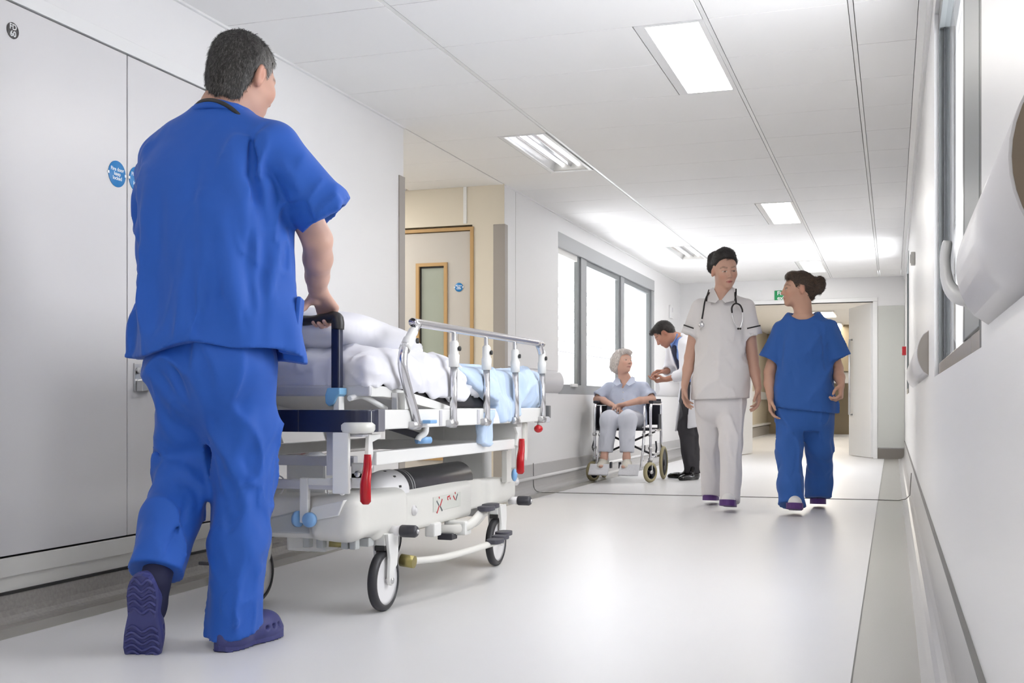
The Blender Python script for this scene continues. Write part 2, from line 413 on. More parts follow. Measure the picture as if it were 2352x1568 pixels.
# left wall, far section, with the window band
W0, W1, S0, S1 = 9.20, 13.28, 0.78, 2.16
w = MB()
w.box(XL - 0.25, XL, 7.801, W0, 0, ZC + 0.02); w.box(XL - 0.25, XL, W1, YE + 0.12, 0, ZC + 0.02)
w.box(XL - 0.25, XL, W0, W1, 0, S0); w.box(XL - 0.25, XL, W0, W1, S1, ZC + 0.02)
struct(w.build('wall_left', M_wall), 'white left wall with the daylight windows')
wj = MB(); wj.box(XL - 0.002, XL + 0.0015, 8.055, 8.06, 0.22, ZC); struct(wj.build('trim_12', M_gridb))
win = thing('window_1', 'wide grey-framed window band behind the wheelchair', None, (XL, 11.2, 0)); struct(win)
xf0, xf1 = XL - 0.075, XL - 0.01
MB().box(xf0, xf1 + 0.012, W0, W1, 2.035, S1, 0.002).build('head_rail', M_alul, win)
MB().box(xf0, xf1, W0, W1, S0, S0 + 0.085, 0.002).build('sill_rail', M_alu2, win)
for (a, b) in ((W0, W0 + 0.03), (9.98, 10.18), (11.58, 11.74), (13.16, W1)):
    MB().box(xf0, xf1, a, b, S0 + 0.085, 2.035, 0.002).build('mullion', M_alu2, win)
for (a, b) in ((9.90, 9.98), (11.52, 11.58), (13.08, 13.16)):
    MB().box(xf0 + 0.02, xf1 - 0.015, a, b, S0 + 0.085, 2.035, 0.002).build('sash_stile', M_alu, win)
for (a, b) in ((W0 + 0.03, 9.9), (10.18, 11.52), (11.74, 13.08)):
    MB().box(XL - 0.05, XL - 0.044, a, b, S0 + 0.085, 2.035).build('pane', M_glass, win)
    MB().box(xf0 + 0.02, xf1 - 0.015, a, b, 1.985, 2.035).build('sash_rail', M_alu if a > 10 else M_trimw, win)
h = MB(); h.box(xf1 - 0.01, xf1 + 0.02, 9.62, 9.80, 0.845, 0.875, 0.005); h.build('window_catch', M_white, win)
# what the window looks on to: pale louvred facade and ground outside
M_out = mat('facade_pale', (0.16, 0.165, 0.175), 0.7)
M_out2 = mat('facade_band', (0.10, 0.125, 0.155), 0.7)
fac = thing('facade', 'pale louvred building seen outside the left window', 'building', (-8.2, 13, 0))
MB().box(-8.4, -8.2, 4, 34, -3, 1.95).build('facade_wall', M_out, fac)
MB().box(-8.19, -8.15, 4, 34, 0.86, 0.98).build('facade_band', M_out2, fac)
for k in range(7): MB().box(-8.25, -8.1, 4, 34, 2.05 + k * 0.28, 2.12 + k * 0.28).build('louvre', M_out, fac)
for yy in (6, 12, 18, 24, 30): MB().box(-8.25, -8.19, yy, yy + 0.1, 1.95, 4.1).build('louvre_post', M_out, fac)

wg = thing('building_wing', 'blue grey building wing seen through the window on the right', 'building', (3.5, 24, 0))
M_wing = mat('wing_cladding', (0.10, 0.115, 0.14), 0.5)
MB().box(0.62, 7.0, 24, 25, -2, 9).build('wing_wall', M_wing, wg)
for k in range(4): MB().box(0.62, 7.0, 23.95, 24.0, 0.2 + k * 2.2, 0.32 + k * 2.2).build('wing_band', M_out, wg)

# right wall with two windows and an unseen first one added for front light
wins = [(-1.3, -0.1), (2.17, 4.55), (11.5, 12.95)]
w = MB(); T = 0.30; prev = YB
SR0, SR1 = 0.80, 2.17
for (a, b) in wins:
    w.box(XR, XR + T, prev, a, 0, ZC + 0.02); w.box(XR, XR + T, a, b, 0, SR0); w.box(XR, XR + T, a, b, SR1, ZC + 0.02); prev = b
w.box(XR, XR + T, prev, YE + 0.12, 0, ZC + 0.02)
struct(w.build('wall_right', M_wall), 'white right wall close to the camera')
M_sillb = mat('sill_brown', (0.30, 0.26, 0.21), 0.25)
for n, (a, b) in enumerate(wins):
    wr = thing('window_%d' % (n + 2), ('grey-framed window beside the camera with a white lever handle' if n == 1 else ('unseen grey-framed window added behind the camera for front light' if n == 0 else 'grey-framed far window in the right wall')), None, (XR, a, 0)); struct(wr)
    x0, x1 = XR + 0.015, XR + 0.075
    if n == 2: x0 = XR - 0.004
    mb = MB(); mb.box(x0, x1, a, a + 0.07, SR0, SR1, 0.002); mb.build('jamb', M_alu, wr)
    mb = MB(); mb.box(x0, x1, b - 0.03, b, SR0, SR1, 0.002); mb.build('jamb', M_alu, wr)
    MB().box(x0, x1, a, b, SR1 - 0.07, SR1, 0.002).build('head', M_alu, wr)
    MB().box(x0, x1, a, b, SR0, SR0 + 0.05, 0.002).build('bottom_rail', M_sillb, wr)
    mb = MB(); mb.box(x0 + 0.016, x1 - 0.005, b - 0.06, b - 0.03, SR0 + 0.05, SR1 - 0.07); mb.build('gasket', M_gask, wr)
    if n == 1:
        MB().box(x0 - 0.005, x1, 2.38, 2.84, SR0 + 0.05, SR1 - 0.07, 0.002).build('sash_stile', M_alu, wr)
        MB().box(x0 - 0.004, x1, 2.24, 2.38, SR0 + 0.001, SR1 - 0.001, 0.002).build('gasket', M_gask, wr)
        MB().box(x0 - 0.003, x1, 2.84, 2.93, SR0 + 0.05, SR1 - 0.07).build('gasket', M_gask, wr)
        MB().box(x0 - 0.002, x1, 2.93, 2.98, SR0 + 0.05, SR1 - 0.07).build('glazing_bead', M_steel, wr)
        hd = MB(); hp = smooth_path([(XR + 0.02, 2.36, 0.905), (XR - 0.02, 2.36, 0.905), (XR - 0.045, 2.37, 0.93), (XR - 0.052, 2.38, 0.98), (XR - 0.047, 2.38, 1.02)], 5)
        hd.tube(hp, [0.017, 0.017, 0.017, 0.017, 0.016, 0.016, 0.016, 0.016, 0.015, 0.014, 0.013, 0.012, 0.012, 0.011, 0.0105, 0.0105, 0.0105, 0.0105, 0.0105, 0.010, 0.008], 12); hd.build('lever_handle', M_white, wr)
    MB().box(XR + 0.034, XR + 0.039, a + 0.07, b - 0.03, SR0 + 0.05, SR1 - 0.07).build('pane', M_glassr if n == 1 else M_glass, wr)

# back wall behind the camera closes the corridor
struct(MB().box(XL - 0.2, XR + 0.3, YB - 0.15, YB, 0, ZC + 0.02).build('wall_back', M_wall))


# bumper handrails
def handrail(x, sgn, y0, y1, z0, z1, label, prot=0.055, capm=None):
    t = thing('handrail', label, 'handrail', (x, (y0 + y1) / 2, 0), None)
    n = 12; prof = [(x + sgn * prot * math.sin(PI * i / n) ** 0.6, z0 + (z1 - z0) * i / n) for i in range(n + 1)]
    mb = MB(); mb.smooth = True; mb.prism(prof, y0, y1, 'y'); o = mb.build('rail_body', M_rail, t)
    for yy in (y0, y1):
        e = MB(); pp = [(x + sgn * (prot - 0.003) * math.sin(PI * i / n) ** 0.6, z0 + 0.003 + (z1 - z0 - 0.006) * i / n) for i in range(n + 1)]
        e.prism(pp, yy - 0.003 if yy == y0 else yy - 0.001, yy + 0.001 if yy == y0 else yy + 0.003, 'y'); e.build('end_cap', capm or M_rail, t)
    for k in range(len(o.data.polygons)): o.data.polygons[k].use_smooth = len(o.data.polygons[k].vertices) == 4
    return t


handrail(XR, -1, 1.12, 2.02, 0.83, 1.02, 'white bumper handrail with a brown end, nearest on the right wall', 0.05, M_railend)
handrail(XR, -1, 5.25, 9.2, 0.82, 1.02, 'white bumper handrail further along the right wall past the window', 0.05, M_guard)
handrail(XL, 1, 7.88, 9.18, 0.785, 0.975, 'grey bumper handrail on the left wall before the window')
handrail(XL, 1, 13.35, 14.9, 0.785, 0.975, 'grey bumper handrail on the left wall behind the bending doctor')

# small fittings on the walls
sw = thing('door_holder', 'small brown and white sensor box high on the right wall', 'sensor', (XR, 8.35, 1.7))
MB().box(XR - 0.03, XR, 8.33, 8.40, 1.665, 1.755, 0.006).build('sensor_body', M_trimw, sw); MB().box(XR - 0.034, XR - 0.026, 8.34, 8.39, 1.68, 1.74, 0.004).build('sensor_lens', M_guard, sw)
cp = thing('fire_call_point', 'small red fire call point at the end of the right wall', 'alarm', (XR, 13.9, 1.3))
M_red = mat('red_plastic', (0.42, 0.012, 0.02), 0.35)
MB().box(XR - 0.045, XR, 13.85, 13.95, 1.26, 1.36, 0.006).build('case', M_red, cp); MB().box(XR - 0.048, XR - 0.044, 13.875, 13.925, 1.285, 1.335, 0.002).build('press_pane', M_white, cp)
th = thing('thermostat', 'small white box on the left wall past the window', 'thermostat', (XL, 14.3, 1.85))
MB().box(XL, XL + 0.03, 14.2, 14.36, 1.78, 1.95, 0.008).build('case', M_white, th); MB().box(XL + 0.029, XL + 0.033, 14.24, 14.32, 1.86, 1.92, 0.002).build('dial', M_rail, th)

# end wall with the double doorway
DX0, DX1, DZ = -2.02, -0.235, 1.99
w = MB(); w.box(XL - 0.2, DX0, YE, YE + 0.12, 0, ZC + 0.02); w.box(DX1, XR + 0.2, YE, YE + 0.12, 0, ZC + 0.02); w.box(DX0, DX1, YE, YE + 0.12, DZ, ZC + 0.02)
struct(w.build('wall_end', M_wall), 'white end wall with the double doorway')
MB_ = MB(); MB_.box(DX1, XR, YE - 0.012, YE, 0.0, 0.13); struct(MB_.build('baseboard_end', mat('skirting_dark', (0.22, 0.20, 0.18), 0.4)))
w = MB(); w.box(DX1 + 0.03, XR - 0.01, YE - 0.01, YE, 0.14, 1.93, 0.002); struct(w.build('trim_13', mat('panel_greygreen', (0.56, 0.57, 0.54), 0.4)), 'grey green protection panel on the end wall')
fr = thing('door_3', 'white double door frame at the end of the corridor', None, (-1.1, YE, 0)); struct(fr)
MB().box(DX0 - 0.05, DX0, YE - 0.02, YE + 0.14, 0, DZ - 0.001, 0.004).build('frame_jamb', M_white, fr)
MB().box(DX1, DX1 + 0.055, YE - 0.02, YE + 0.14, 0, DZ - 0.001, 0.004).build('frame_jamb', M_white, fr)
MB().box(DX0 - 0.05, DX1 + 0.055, YE - 0.02, YE + 0.14, DZ, DZ + 0.05, 0.004).build('frame_head', M_white, fr)
# right leaf standing open about 70 degrees
Mr = Matrix.Translation((DX1 - 0.01, YE + 0.06, 0)) @ Matrix.Rotation(R(-70), 4, 'Z')
MB().box(-0.86, 0, -0.02, 0.02, 0.01, DZ - 0.01, 0.003, M=Mr).build('door_leaf', M_white, fr)
mb = MB(); mb.tube([Mr @ Vector(p) for p in ((-0.72, -0.02, 1.55), (-0.72, -0.06, 1.55), (-0.72, -0.06, 0.55), (-0.72, -0.02, 0.55))], 0.014, 10); mb.build('pull_bar', M_steel, fr)
Ml = Matrix.Translation((DX0 + 0.01, YE + 0.06, 0)) @ Matrix.Rotation(R(80), 4, 'Z')
MB().box(0, 0.86, -0.02, 0.02, 0.01, DZ - 0.01, 0.003, M=Ml).build('door_leaf', M_white, fr)
# fire exit sign
ex = thing('exit_sign', 'green fire exit sign above the end doorway behind the student', 'sign', (-1.27, YE - 0.01, 2.095))
M_green = mat('sign_green', (0.01, 0.30, 0.10), 0.4)
MB().box(-1.455, -1.09, YE - 0.012, YE, 2.03, 2.165, 0.002).build('sign_plate', M_green, ex)
text_mesh('lettering', 'Fire\nexit', 0.072, (-1.365, YE - 0.0125, 2.097), M_back, M_letter, ex, 0.002)
ar = MB(); ar.prism([(-1.21, 2.085), (-1.16, 2.085), (-1.16, 2.06), (-1.11, 2.0975), (-1.16, 2.135), (-1.16, 2.11), (-1.21, 2.11)], YE - 0.0135, YE - 0.012, 'y'); ar.build('arrow', M_letter, ex)

# second corridor beyond the doorway
M_far = mat('far_wall_beige', (0.62, 0.54, 0.40), 0.5, noise=(0.7, 0.5, (0.50, 0.43, 0.32)))
M_farb = mat('far_wall_brown', (0.33, 0.27, 0.18), 0.5, noise=(0.9, 0.5, (0.25, 0.20, 0.13)))
w = MB(); w.box(-3.0, -2.75, YE + 0.12, 27, 0, ZC); struct(w.build('wall_far_left', M_far), 'beige wall of the corridor beyond the doors')
w = MB(); w.box(0.25, 0.45, YE + 0.12, 27, 0, ZC); struct(w.build('wall_far_right', M_wall))
w = MB(); w.box(-3.0, -0.75, 26.6, 26.75, 0, ZC + 0.1); w.box(-0.75, 0.4, 26.6, 26.75, 1.35, ZC + 0.1); w.box(-0.25, 0.4, 26.6, 26.75, 0, 1.35); struct(w.build('wall_far_end', M_farb))
w = MB(); w.box(-2.75, -2.70, YE + 0.12, 26.6, 0.0, 0.20); struct(w.build('baseboard_far', mat('far_skirting', (0.40, 0.37, 0.33), 0.35)))
w = MB(); w.box(-2.75, -2.66, YE + 0.12, 26.6, 0.22, 0.26); struct(w.build('trim_14', M_trimw))
w = MB(); w.box(-2.75, -2.69, YE + 0.12, 26.6, 0.78, 0.95, 0.01); struct(w.build('trim_15', M_trimw), 'pale handrail band on the far beige wall')
w = MB(); w.box(-2.95, 0.4, YE + 0.05, 27, ZC, ZC + 0.05); struct(w.build('ceiling_far', M_tile))
w = MB(); w.box(-1.45, 0.3, 24.0, 24.3, 1.36, ZC); struct(w.build('wall_far_beam', M_farb), 'brown beam over the far passage')
fw = thing('reception_counter', 'white counter seen through the far doorway', 'counter', (-0.75, 24.4, 0))
MB().box(-1.5, 0.2, 24.2, 24.6, 1.12, 1.34, 0.01).build('counter_front', M_white, fw)
MB().box(-1.55, -1.42, 24.15, 24.6, 0.0, 1.34, 0.01).build('counter_side', M_white, fw)
fp = thing('partition_frame', 'pale wooden frame standing in the far passage', 'partition', (-0.55, 25.4, 0))
MB().box(-0.72, -0.60, 25.2, 25.4, 0, 1.1, 0.005).build('post', M_trimw, fp); MB().box(-0.60, -0.2, 25.2, 25.4, 1.0, 1.1, 0.005).build('top_bar', M_trimw, fp); MB().box(-0.58, -0.3, 25.3, 25.35, 0.0, 1.0, 0.004).build('infill', M_oak, fp)

t = thing('ceiling_light', 'unseen ceiling light added in the side passage to brighten the recess', 'ceiling light', (-4.3, 6.9, ZC), 'recessed ceiling lights')  # out-of-view lamp, added to lift the light in the recess
MB().box(-4.58, -4.02, 6.3, 7.5, ZC - 0.01, ZC + 0.06, 0.004).build('frame', M_white, t)
MB().box(-4.55, -4.05, 6.33, 7.47, ZC - 0.016, ZC - 0.011).build('diffuser', mat('added_side_diffuser', (1, 0.97, 0.92), 0.4, emit=(1.0, 0.95, 0.86), estr=LAMP * 0.85), t)
for k, yy in enumerate((17.0, 20.2, 23.2)):
    t = thing('ceiling_light', ('nearest', 'middle', 'farthest')[k] + ' ceiling light in the corridor beyond the end doors', 'ceiling light', (-1.25, yy, ZC), 'recessed ceiling lights')
    MB().box(-1.55, -0.95, yy, yy + 1.2, ZC - 0.03, ZC, 0.004).build('frame', M_white, t)
    MB().box(-1.52, -0.98, yy + 0.03, yy + 1.17, ZC - 0.036, ZC - 0.031).build('diffuser', mat('lamp_diffuser_far', (1, 0.97, 0.9), 0.4, emit=(1.0, 0.94, 0.84), estr=LAMP * 0.75), t)

# ceiling: mineral tiles in a grid, each a part of the ceiling
ceil = thing('ceiling', 'white suspended tile ceiling', None, (0, 0, ZC)); struct(ceil)
MB().box(-5.8, XR + 0.3, YB, YE, ZC + 0.07, ZC + 0.15).build('grid_back', M_gridb, ceil)
cols_x = [(XL, -1.94), (-1.92, -0.75), (-0.73, -0.17), (-0.15, 0.10)]
ROW = 0.56; Y0 = 4.71 - 13 * ROW
lights = [(-1.045, 4.71, 1), (-1.045, 9.19, 1), (-1.045, 13.11, 1), (-2.245, 6.39, 0), (-2.245, 11.43, 0), (-1.045, 0.23, 1), (-2.245, 1.91, 0)]
cache = {}


def tile(x0, x1, y0, y1, z=ZC):
    key = (round(x1 - x0, 3), round(y1 - y0, 3))
    if key not in cache:
        g = 0.0022; mb = MB(); mb.box(-(x1 - x0) / 2 + g, (x1 - x0) / 2 - g, -(y1 - y0) / 2 + g, (y1 - y0) / 2 - g, -0.004, 0.012, 0.002)
        o = mb.build('tile', M_tile, ceil); o.parent = ceil
        for v in o.data.vertices: v.co += ceil.location
        cache[key] = o
    else:
        o = cache[key].copy(); COL.objects.link(o); o.parent = ceil
    o.location = ((x0 + x1) / 2, (y0 + y1) / 2, 0)
    return o


for r_ in range(-1, 33):
    y0 = Y0 + r_ * ROW; y1 = y0 + ROW
    if y1 < -1.0 or y0 > YE: continue
    y1 = min(y1, YE)
    for (a, b) in cols_x:
        cut = None
        for (lx, ly, on) in lights:
            if ly - 0.01 <= y0 + 0.02 < ly + 1.1 and a - 0.1 < lx + 0.15 < b + 0.1: cut = (lx, lx + 0.295)
        if cut:
            tile(a, cut[0] - 0.004, y0, y1)
        else: tile(a, b, y0, y1)
for k in range(5):                                    # tiles over the recess
    y0 = Y0 + (15 + k) * ROW
    if 5.9 < y0 + ROW / 2 < 7.8: tile(-3.45, XL - 0.005, y0, min(y0 + ROW, 7.8))
    if 5.9 < y0 + ROW / 2 < 7.8: tile(-4.0, -3.47, y0, min(y0 + ROW, 7.8)); tile(-5.7, -4.6, y0, min(y0 + ROW, 7.8))
for xx in (-1.93, -0.74, -0.16):
    MB().box(xx - 0.009, xx + 0.009, YB, YE, ZC - 0.002, ZC + 0.012).build('grid_bar', M_white, ceil)
tr = MB(); tr.prism([(0.10, ZC - 0.005), (0.10, ZC + 0.05), (XR, ZC + 0.05), (XR, ZC - 0.05), (XR - 0.012, ZC - 0.05), (XR - 0.02, ZC - 0.012)], YB, YE, 'y'); struct(tr.build('trim_16', M_white), 'white cornice trim at the right wall')
tr = MB(); tr.box(XL, XL + 0.014, YB, 6.0, ZC - 0.014, ZC - 0.001); struct(tr.build('trim_17', M_white))
tr = MB(); tr.box(XL, XL + 0.014, 7.8, YE, ZC - 0.014, ZC - 0.001); struct(tr.build('trim_18', M_white))

M_lampw = mat('lamp_tube_lit', (1, 0.98, 0.92), 0.5, emit=(1.0, 0.93, 0.80), estr=LAMP)
M_lampc = mat('lamp_tube_dim', (0.95, 0.95, 1.0), 0.5, emit=(0.95, 0.97, 1.0), estr=1.2)
M_refl = mat('lamp_reflector', (0.88, 0.88, 0.90), 0.16, metal=0.85)
M_reflw = mat('lamp_end_white', (0.80, 0.78, 0.74), 0.4)
lab = ['lit ceiling light nearest above the walking staff', 'lit ceiling light above the nurse in white', 'lit ceiling light behind the student\'s bun',
       'unlit ceiling light with mirror reflectors, nearer of the left row', 'unlit ceiling light above the wheelchair, farther of the left row', 'lit ceiling light above the camera', 'unlit ceiling light over the near corridor']
for n, (lx, ly, on) in enumerate(lights):
    t = thing('ceiling_light', lab[n], 'ceiling light', (lx, ly, ZC), 'recessed ceiling lights')
    x0, x1, y0, y1 = lx, lx + 0.295, ly + 0.004, ly + 1.116; fw_ = 0.045 if on else 0.025; fr_ = 0.022
    mb = MB(); mb.box(x0, x0 + fw_, y0, y1, ZC - 0.006, ZC + 0.06); mb.box(x1 - fr_, x1, y0, y1, ZC - 0.006, ZC + 0.06)
    mb.box(x0 + fw_, x1 - fr_, y0, y0 + 0.02, ZC - 0.006, ZC + 0.06); mb.box(x0 + fw_, x1 - fr_, y1 - 0.02, y1, ZC - 0.006, ZC + 0.06); mb.build('frame', M_white, t)
    a, b, c, e = x0 + fw_, x1 - fr_, y0 + 0.02, y1 - 0.02
    mb = MB(); m_ = (a + b) / 2; mb.smooth = True
    prof = [(a, ZC), (a + 0.01, ZC + 0.04), (a + 0.035, ZC + 0.058), (m_ - 0.02, ZC + 0.05), (m_, ZC + 0.02), (m_ + 0.02, ZC + 0.05), (b - 0.035, ZC + 0.058), (b - 0.01, ZC + 0.04), (b, ZC)]
    mb.add([(x, c, z) for x, z in prof] + [(x, e, z) for x, z in prof], [(i, i + 1, i + 10, i + 9) for i in range(8)]); mb.build('reflector', M_refl, t, recalc=False)
    mb = MB(); mb.prism([(a, ZC + 0.002), (b, ZC + 0.002), (b, ZC + 0.06), (a, ZC + 0.06)], e - 0.012, e, 'y'); mb.build('end_plate', M_reflw, t); mb = MB(); mb.prism([(a, ZC + 0.002), (b, ZC + 0.002), (b, ZC + 0.06), (a, ZC + 0.06)], c, c + 0.012, 'y'); mb.build('end_plate', M_reflw, t)
    for xx in (m_ - 0.055, m_ + 0.055):
        q = MB(); q.cyl((xx, c + 0.02, ZC + 0.035), (xx, e - 0.02, ZC + 0.035), 0.013, 10); q.build('lamp_tube', M_lampw if on else M_lampc, t)
    if on:
        q = MB(); q.box(a, b, c, e, ZC - 0.004, ZC - 0.002)
        q.build('diffuser', MATS.get('lamp_diffuser') or mat('lamp_diffuser', (1, 0.99, 0.96), 0.4, emit=(1.0, 0.965, 0.91), estr=LAMP), t)

# ================================================================== soft-shape mesher (smooth unions of limbs, surfaced on a grid)
def smin(a, b, k):
    if k <= 0: return np.minimum(a, b)
    h = np.clip(0.5 + 0.5 * (b - a) / k, 0, 1)
    return b * (1 - h) + a * h - k * h * (1 - h)


class SDF:
    def __init__(s, vox=0.006): s.vox = vox; s.p = []; s.disp = []; s.later = []; s.lo = np.full(3, 1e9); s.hi = np.full(3, -1e9)

    def _add(s, fn, lo, hi, op, k):
        lo = np.array(lo, float); hi = np.array(hi, float); s.p.append((fn, lo, hi, op, k))
        if op == 'u': s.lo = np.minimum(s.lo, lo); s.hi = np.maximum(s.hi, hi)
        return s

    def cone(s, a, b, ra, rb=None, k=0.02, op='u'):
        a = np.array(a, float); b = np.array(b, float); rb = ra if rb is None else rb; ab = b - a; L = max(ab @ ab, 1e-12); m = max(ra, rb)

        def fn(P):
            q = P - a; t = np.clip(q @ ab / L, 0, 1)
            return np.linalg.norm(q - t[:, None] * ab, axis=1) - (ra + t * (rb - ra))
        return s._add(fn, np.minimum(a, b) - m, np.maximum(a, b) + m, op, k)

    def chain(s, pts, rs, k=0.02, op='u'):
        for i in range(len(pts) - 1): s.cone(pts[i], pts[i + 1], rs[i], rs[i + 1], k, op)
        return s

    def ell(s, c, r, k=0.02, op='u', rot=None):
        c = np.array(c, float); r = np.array(r, float); Rm = np.eye(3) if rot is None else np.array(rot)

        def fn(P):
            q = (P - c) @ Rm; k0 = np.linalg.norm(q / r, axis=1); k1 = np.linalg.norm(q / (r * r), axis=1) + 1e-9
            return k0 * (k0 - 1) / k1
        m = r.max() if rot is not None else r
        return s._add(fn, c - m, c + m, op, k)

    def rbox(s, c, h, r=0.01, k=0.0, op='u', rot=None):
        c = np.array(c, float); h = np.array(h, float); Rm = np.eye(3) if rot is None else np.array(rot)

        def fn(P):
            q = np.abs((P - c) @ Rm) - (h - r)
            return np.linalg.norm(np.maximum(q, 0), axis=1) + np.minimum(q.max(axis=1), 0) - r
        m = np.linalg.norm(h) if rot is not None else h
        return s._add(fn, c - m, c + m, op, k)

    def stack(s, lv, k=0.02, op='u', o=(0, 0, 0), rot=None, n=2.2):
        """Loft of ellipses: rows (z, cx, cy, rx, ry) in a local frame; flat ends."""
        lv = np.array(sorted(lv), float); o = np.array(o, float); Rm = np.eye(3) if rot is None else np.array(rot)
        zs = np.linspace(lv[0, 0], lv[-1, 0], 60)

        def cub(col):
            d = np.gradient(lv[:, col], lv[:, 0]); out = np.empty_like(zs)
            i = np.clip(np.searchsorted(lv[:, 0], zs, side='right') - 1, 0, len(lv) - 2); h = lv[i + 1, 0] - lv[i, 0]; t = (zs - lv[i, 0]) / h
            return (2 * t**3 - 3 * t**2 + 1) * lv[i, col] + (t**3 - 2 * t**2 + t) * h * d[i] + (-2 * t**3 + 3 * t**2) * lv[i + 1, col] + (t**3 - t**2) * h * d[i + 1]
        T = [cub(c) for c in (1, 2, 3, 4)]

        def fn(P):
            q = (P - o) @ Rm; z = q[:, 2]
            cx, cy, rx, ry = (np.interp(z, zs, t) for t in T)
            e = ((np.abs(q[:, 0] - cx) / rx) ** n + (np.abs(q[:, 1] - cy) / ry) ** n) ** (1 / n)
            d = (e - 1) * np.minimum(rx, ry)
            return np.maximum(d, np.maximum(z - zs[-1], zs[0] - z))
        m = max((np.abs(T[0]) + T[2]).max(), (np.abs(T[1]) + T[3]).max())
        cor = np.array([[x, y, z] for x in ((T[0] - T[2]).min(), (T[0] + T[2]).max()) for y in ((T[1] - T[3]).min(), (T[1] + T[3]).max()) for z in (zs[0], zs[-1])]) @ Rm.T + o
        return s._add(fn, cor.min(0), cor.max(0), op, k)

    def cut(s, p, n, k=0.0):
        """Keep the side the normal points away from."""
        p = np.array(p, float); n = np.array(n, float); n = n / np.linalg.norm(n)
        return s._add(lambda P: (P - p) @ n, (-1e9,) * 3, (1e9,) * 3, 'i', k)

    def trim(s, p, n, x0=-9, x1=9, ax=0):
        """Cut a hem: remove what lies beyond the plane, only between x0 and x1 along one axis."""
        p = np.array(p, float); n = np.array(n, float); n = n / np.linalg.norm(n)
        return s._add(lambda P: np.maximum(np.maximum(-((P - p) @ n), x0 - P[:, ax]), P[:, ax] - x1), (-1e9,) * 3, (1e9,) * 3, 's', 0.0)

    def d(s, f): return s._add(f, (-1e9,) * 3, (1e9,) * 3, 'd', 0)

    def group(s, g, k=0.02, op='u'): return s._add(g.ev, g.lo, g.hi, op, k)

    def ev(s, P):
        lo = P.min(0); hi = P.max(0); d = np.full(len(P), 1e3)
        for fn, a, b, op, k in s.p:
            gap = np.maximum(np.maximum(a - hi, lo - b), 0).max()
            if op in 'us' and gap > k + 4 * s.vox + 0.02: continue
            e = fn(P)
            if op == 'd': d = d + e; continue
            if op == 'u': d = smin(d, e, k)
            elif op == 's': d = -smin(-d, e, k)
            else: d = -smin(-d, -e, k)
        for f in s.disp: d = d + f(P)
        return d

    def mesh(s, B=20):
        h = s.vox; lo = s.lo - 3 * h - 0.01; n = np.ceil((s.hi + 3 * h + 0.01 - lo) / h).astype(int); nb = n // B + 1
        act = set()
        for fn, a, b, op, k in s.p:
            if op != 'u': continue
            i0 = np.maximum(((a - lo - 0.02) / h / B).astype(int), 0); i1 = np.minimum(((b - lo + 0.02) / h / B).astype(int), nb - 1)
            for i in range(i0[0], i1[0] + 1):
                for j in range(i0[1], i1[1] + 1):
                    for k_ in range(i0[2], i1[2] + 1): act.add((i, j, k_))
        W = B + 2; ax = np.arange(W); G = np.stack(np.meshgrid(ax, ax, ax, indexing='ij'), -1).reshape(-1, 3)
        big = np.array([4000 * 4000, 4000, 1], np.int64); SUB = np.where(((G % 3 == 0) | (G == W - 1)).all(1))[0]
        VI, VP, Q = [], [], []
        for blk in act:
            o = np.array(blk) * B - 1
            Ps = lo + (G + o) * h
            Dq = s.ev(Ps[SUB])                                   # sparse look first
            if np.abs(Dq).min() > 6.0 * h and ((Dq > 0).all() or (Dq < 0).all()): continue
            D = s.ev(Ps).reshape(W, W, W); S = D < 0
            if S.all() or not S.any(): continue
            C = W - 1; cnt = np.zeros((C, C, C)); acc = np.zeros((C, C, C, 3))
            for axis in range(3):
                sl0 = [slice(None)] * 3; sl1 = [slice(None)] * 3; sl0[axis] = slice(0, W - 1); sl1[axis] = slice(1, W)
                d0 = D[tuple(sl0)]; d1 = D[tuple(sl1)]; cr = (d0 < 0) != (d1 < 0)
                t = np.where(cr, d0 / (d0 - d1 + 1e-20), 0)
                oth = [a for a in range(3) if a != axis]
                for u in (0, 1):
                    for v in (0, 1):
                        sl = [slice(None)] * 3; sl[oth[0]] = slice(u, u + C); sl[oth[1]] = slice(v, v + C)
                        c = cr[tuple(sl)]; tt = t[tuple(sl)]
                        cnt += c; acc[..., axis] += np.where(c, tt, 0); acc[..., oth[0]] += c * u; acc[..., oth[1]] += c * v
                # quads
                sl = [slice(1, W - 1)] * 3
                crq = cr[tuple(slice(1, W - 1) for _ in range(3))] if True else None
                idx = np.argwhere(crq) + 1
                if len(idx):
                    s0 = S[idx[:, 0], idx[:, 1], idx[:, 2]]
                    e1 = np.eye(3, dtype=int)[oth[0]]; e2 = np.eye(3, dtype=int)[oth[1]]
                    g = idx + o
                    ids = np.stack([(g - e1 - e2) @ big, (g - e2) @ big, g @ big, (g - e1) @ big], 1)
                    flip = s0 if axis != 1 else ~s0
                    ids[~flip] = ids[~flip][:, ::-1]
                    Q.append(ids)
            m = cnt > 0; ci = np.argwhere(m)
            VP.append(lo + (ci + o + acc[m] / cnt[m][:, None]) * h); VI.append((ci + o) @ big)
        VI = np.concatenate(VI); VP = np.concatenate(VP); Q = np.concatenate(Q)
        u, first = np.unique(VI, return_index=True); V = VP[first]
        F = np.searchsorted(u, Q); ok = (F < len(u)).all(1); F = F[ok]; Q = Q[ok]
        F = F[(u[F] == Q).all(1)]
        return V, F

    def build(s, name, m, parent=None, T=None, cols=None, relax=0):
        V, F = s.mesh()
        if relax: V = relax_mesh(V, F, relax)
        c = cols(V) if callable(cols) else cols
        if T is not None: A = np.array(T); V = V @ A[:3, :3].T + A[:3, 3]
        o = mkobj(name, V, F, m, parent, True, None, False, c); return o


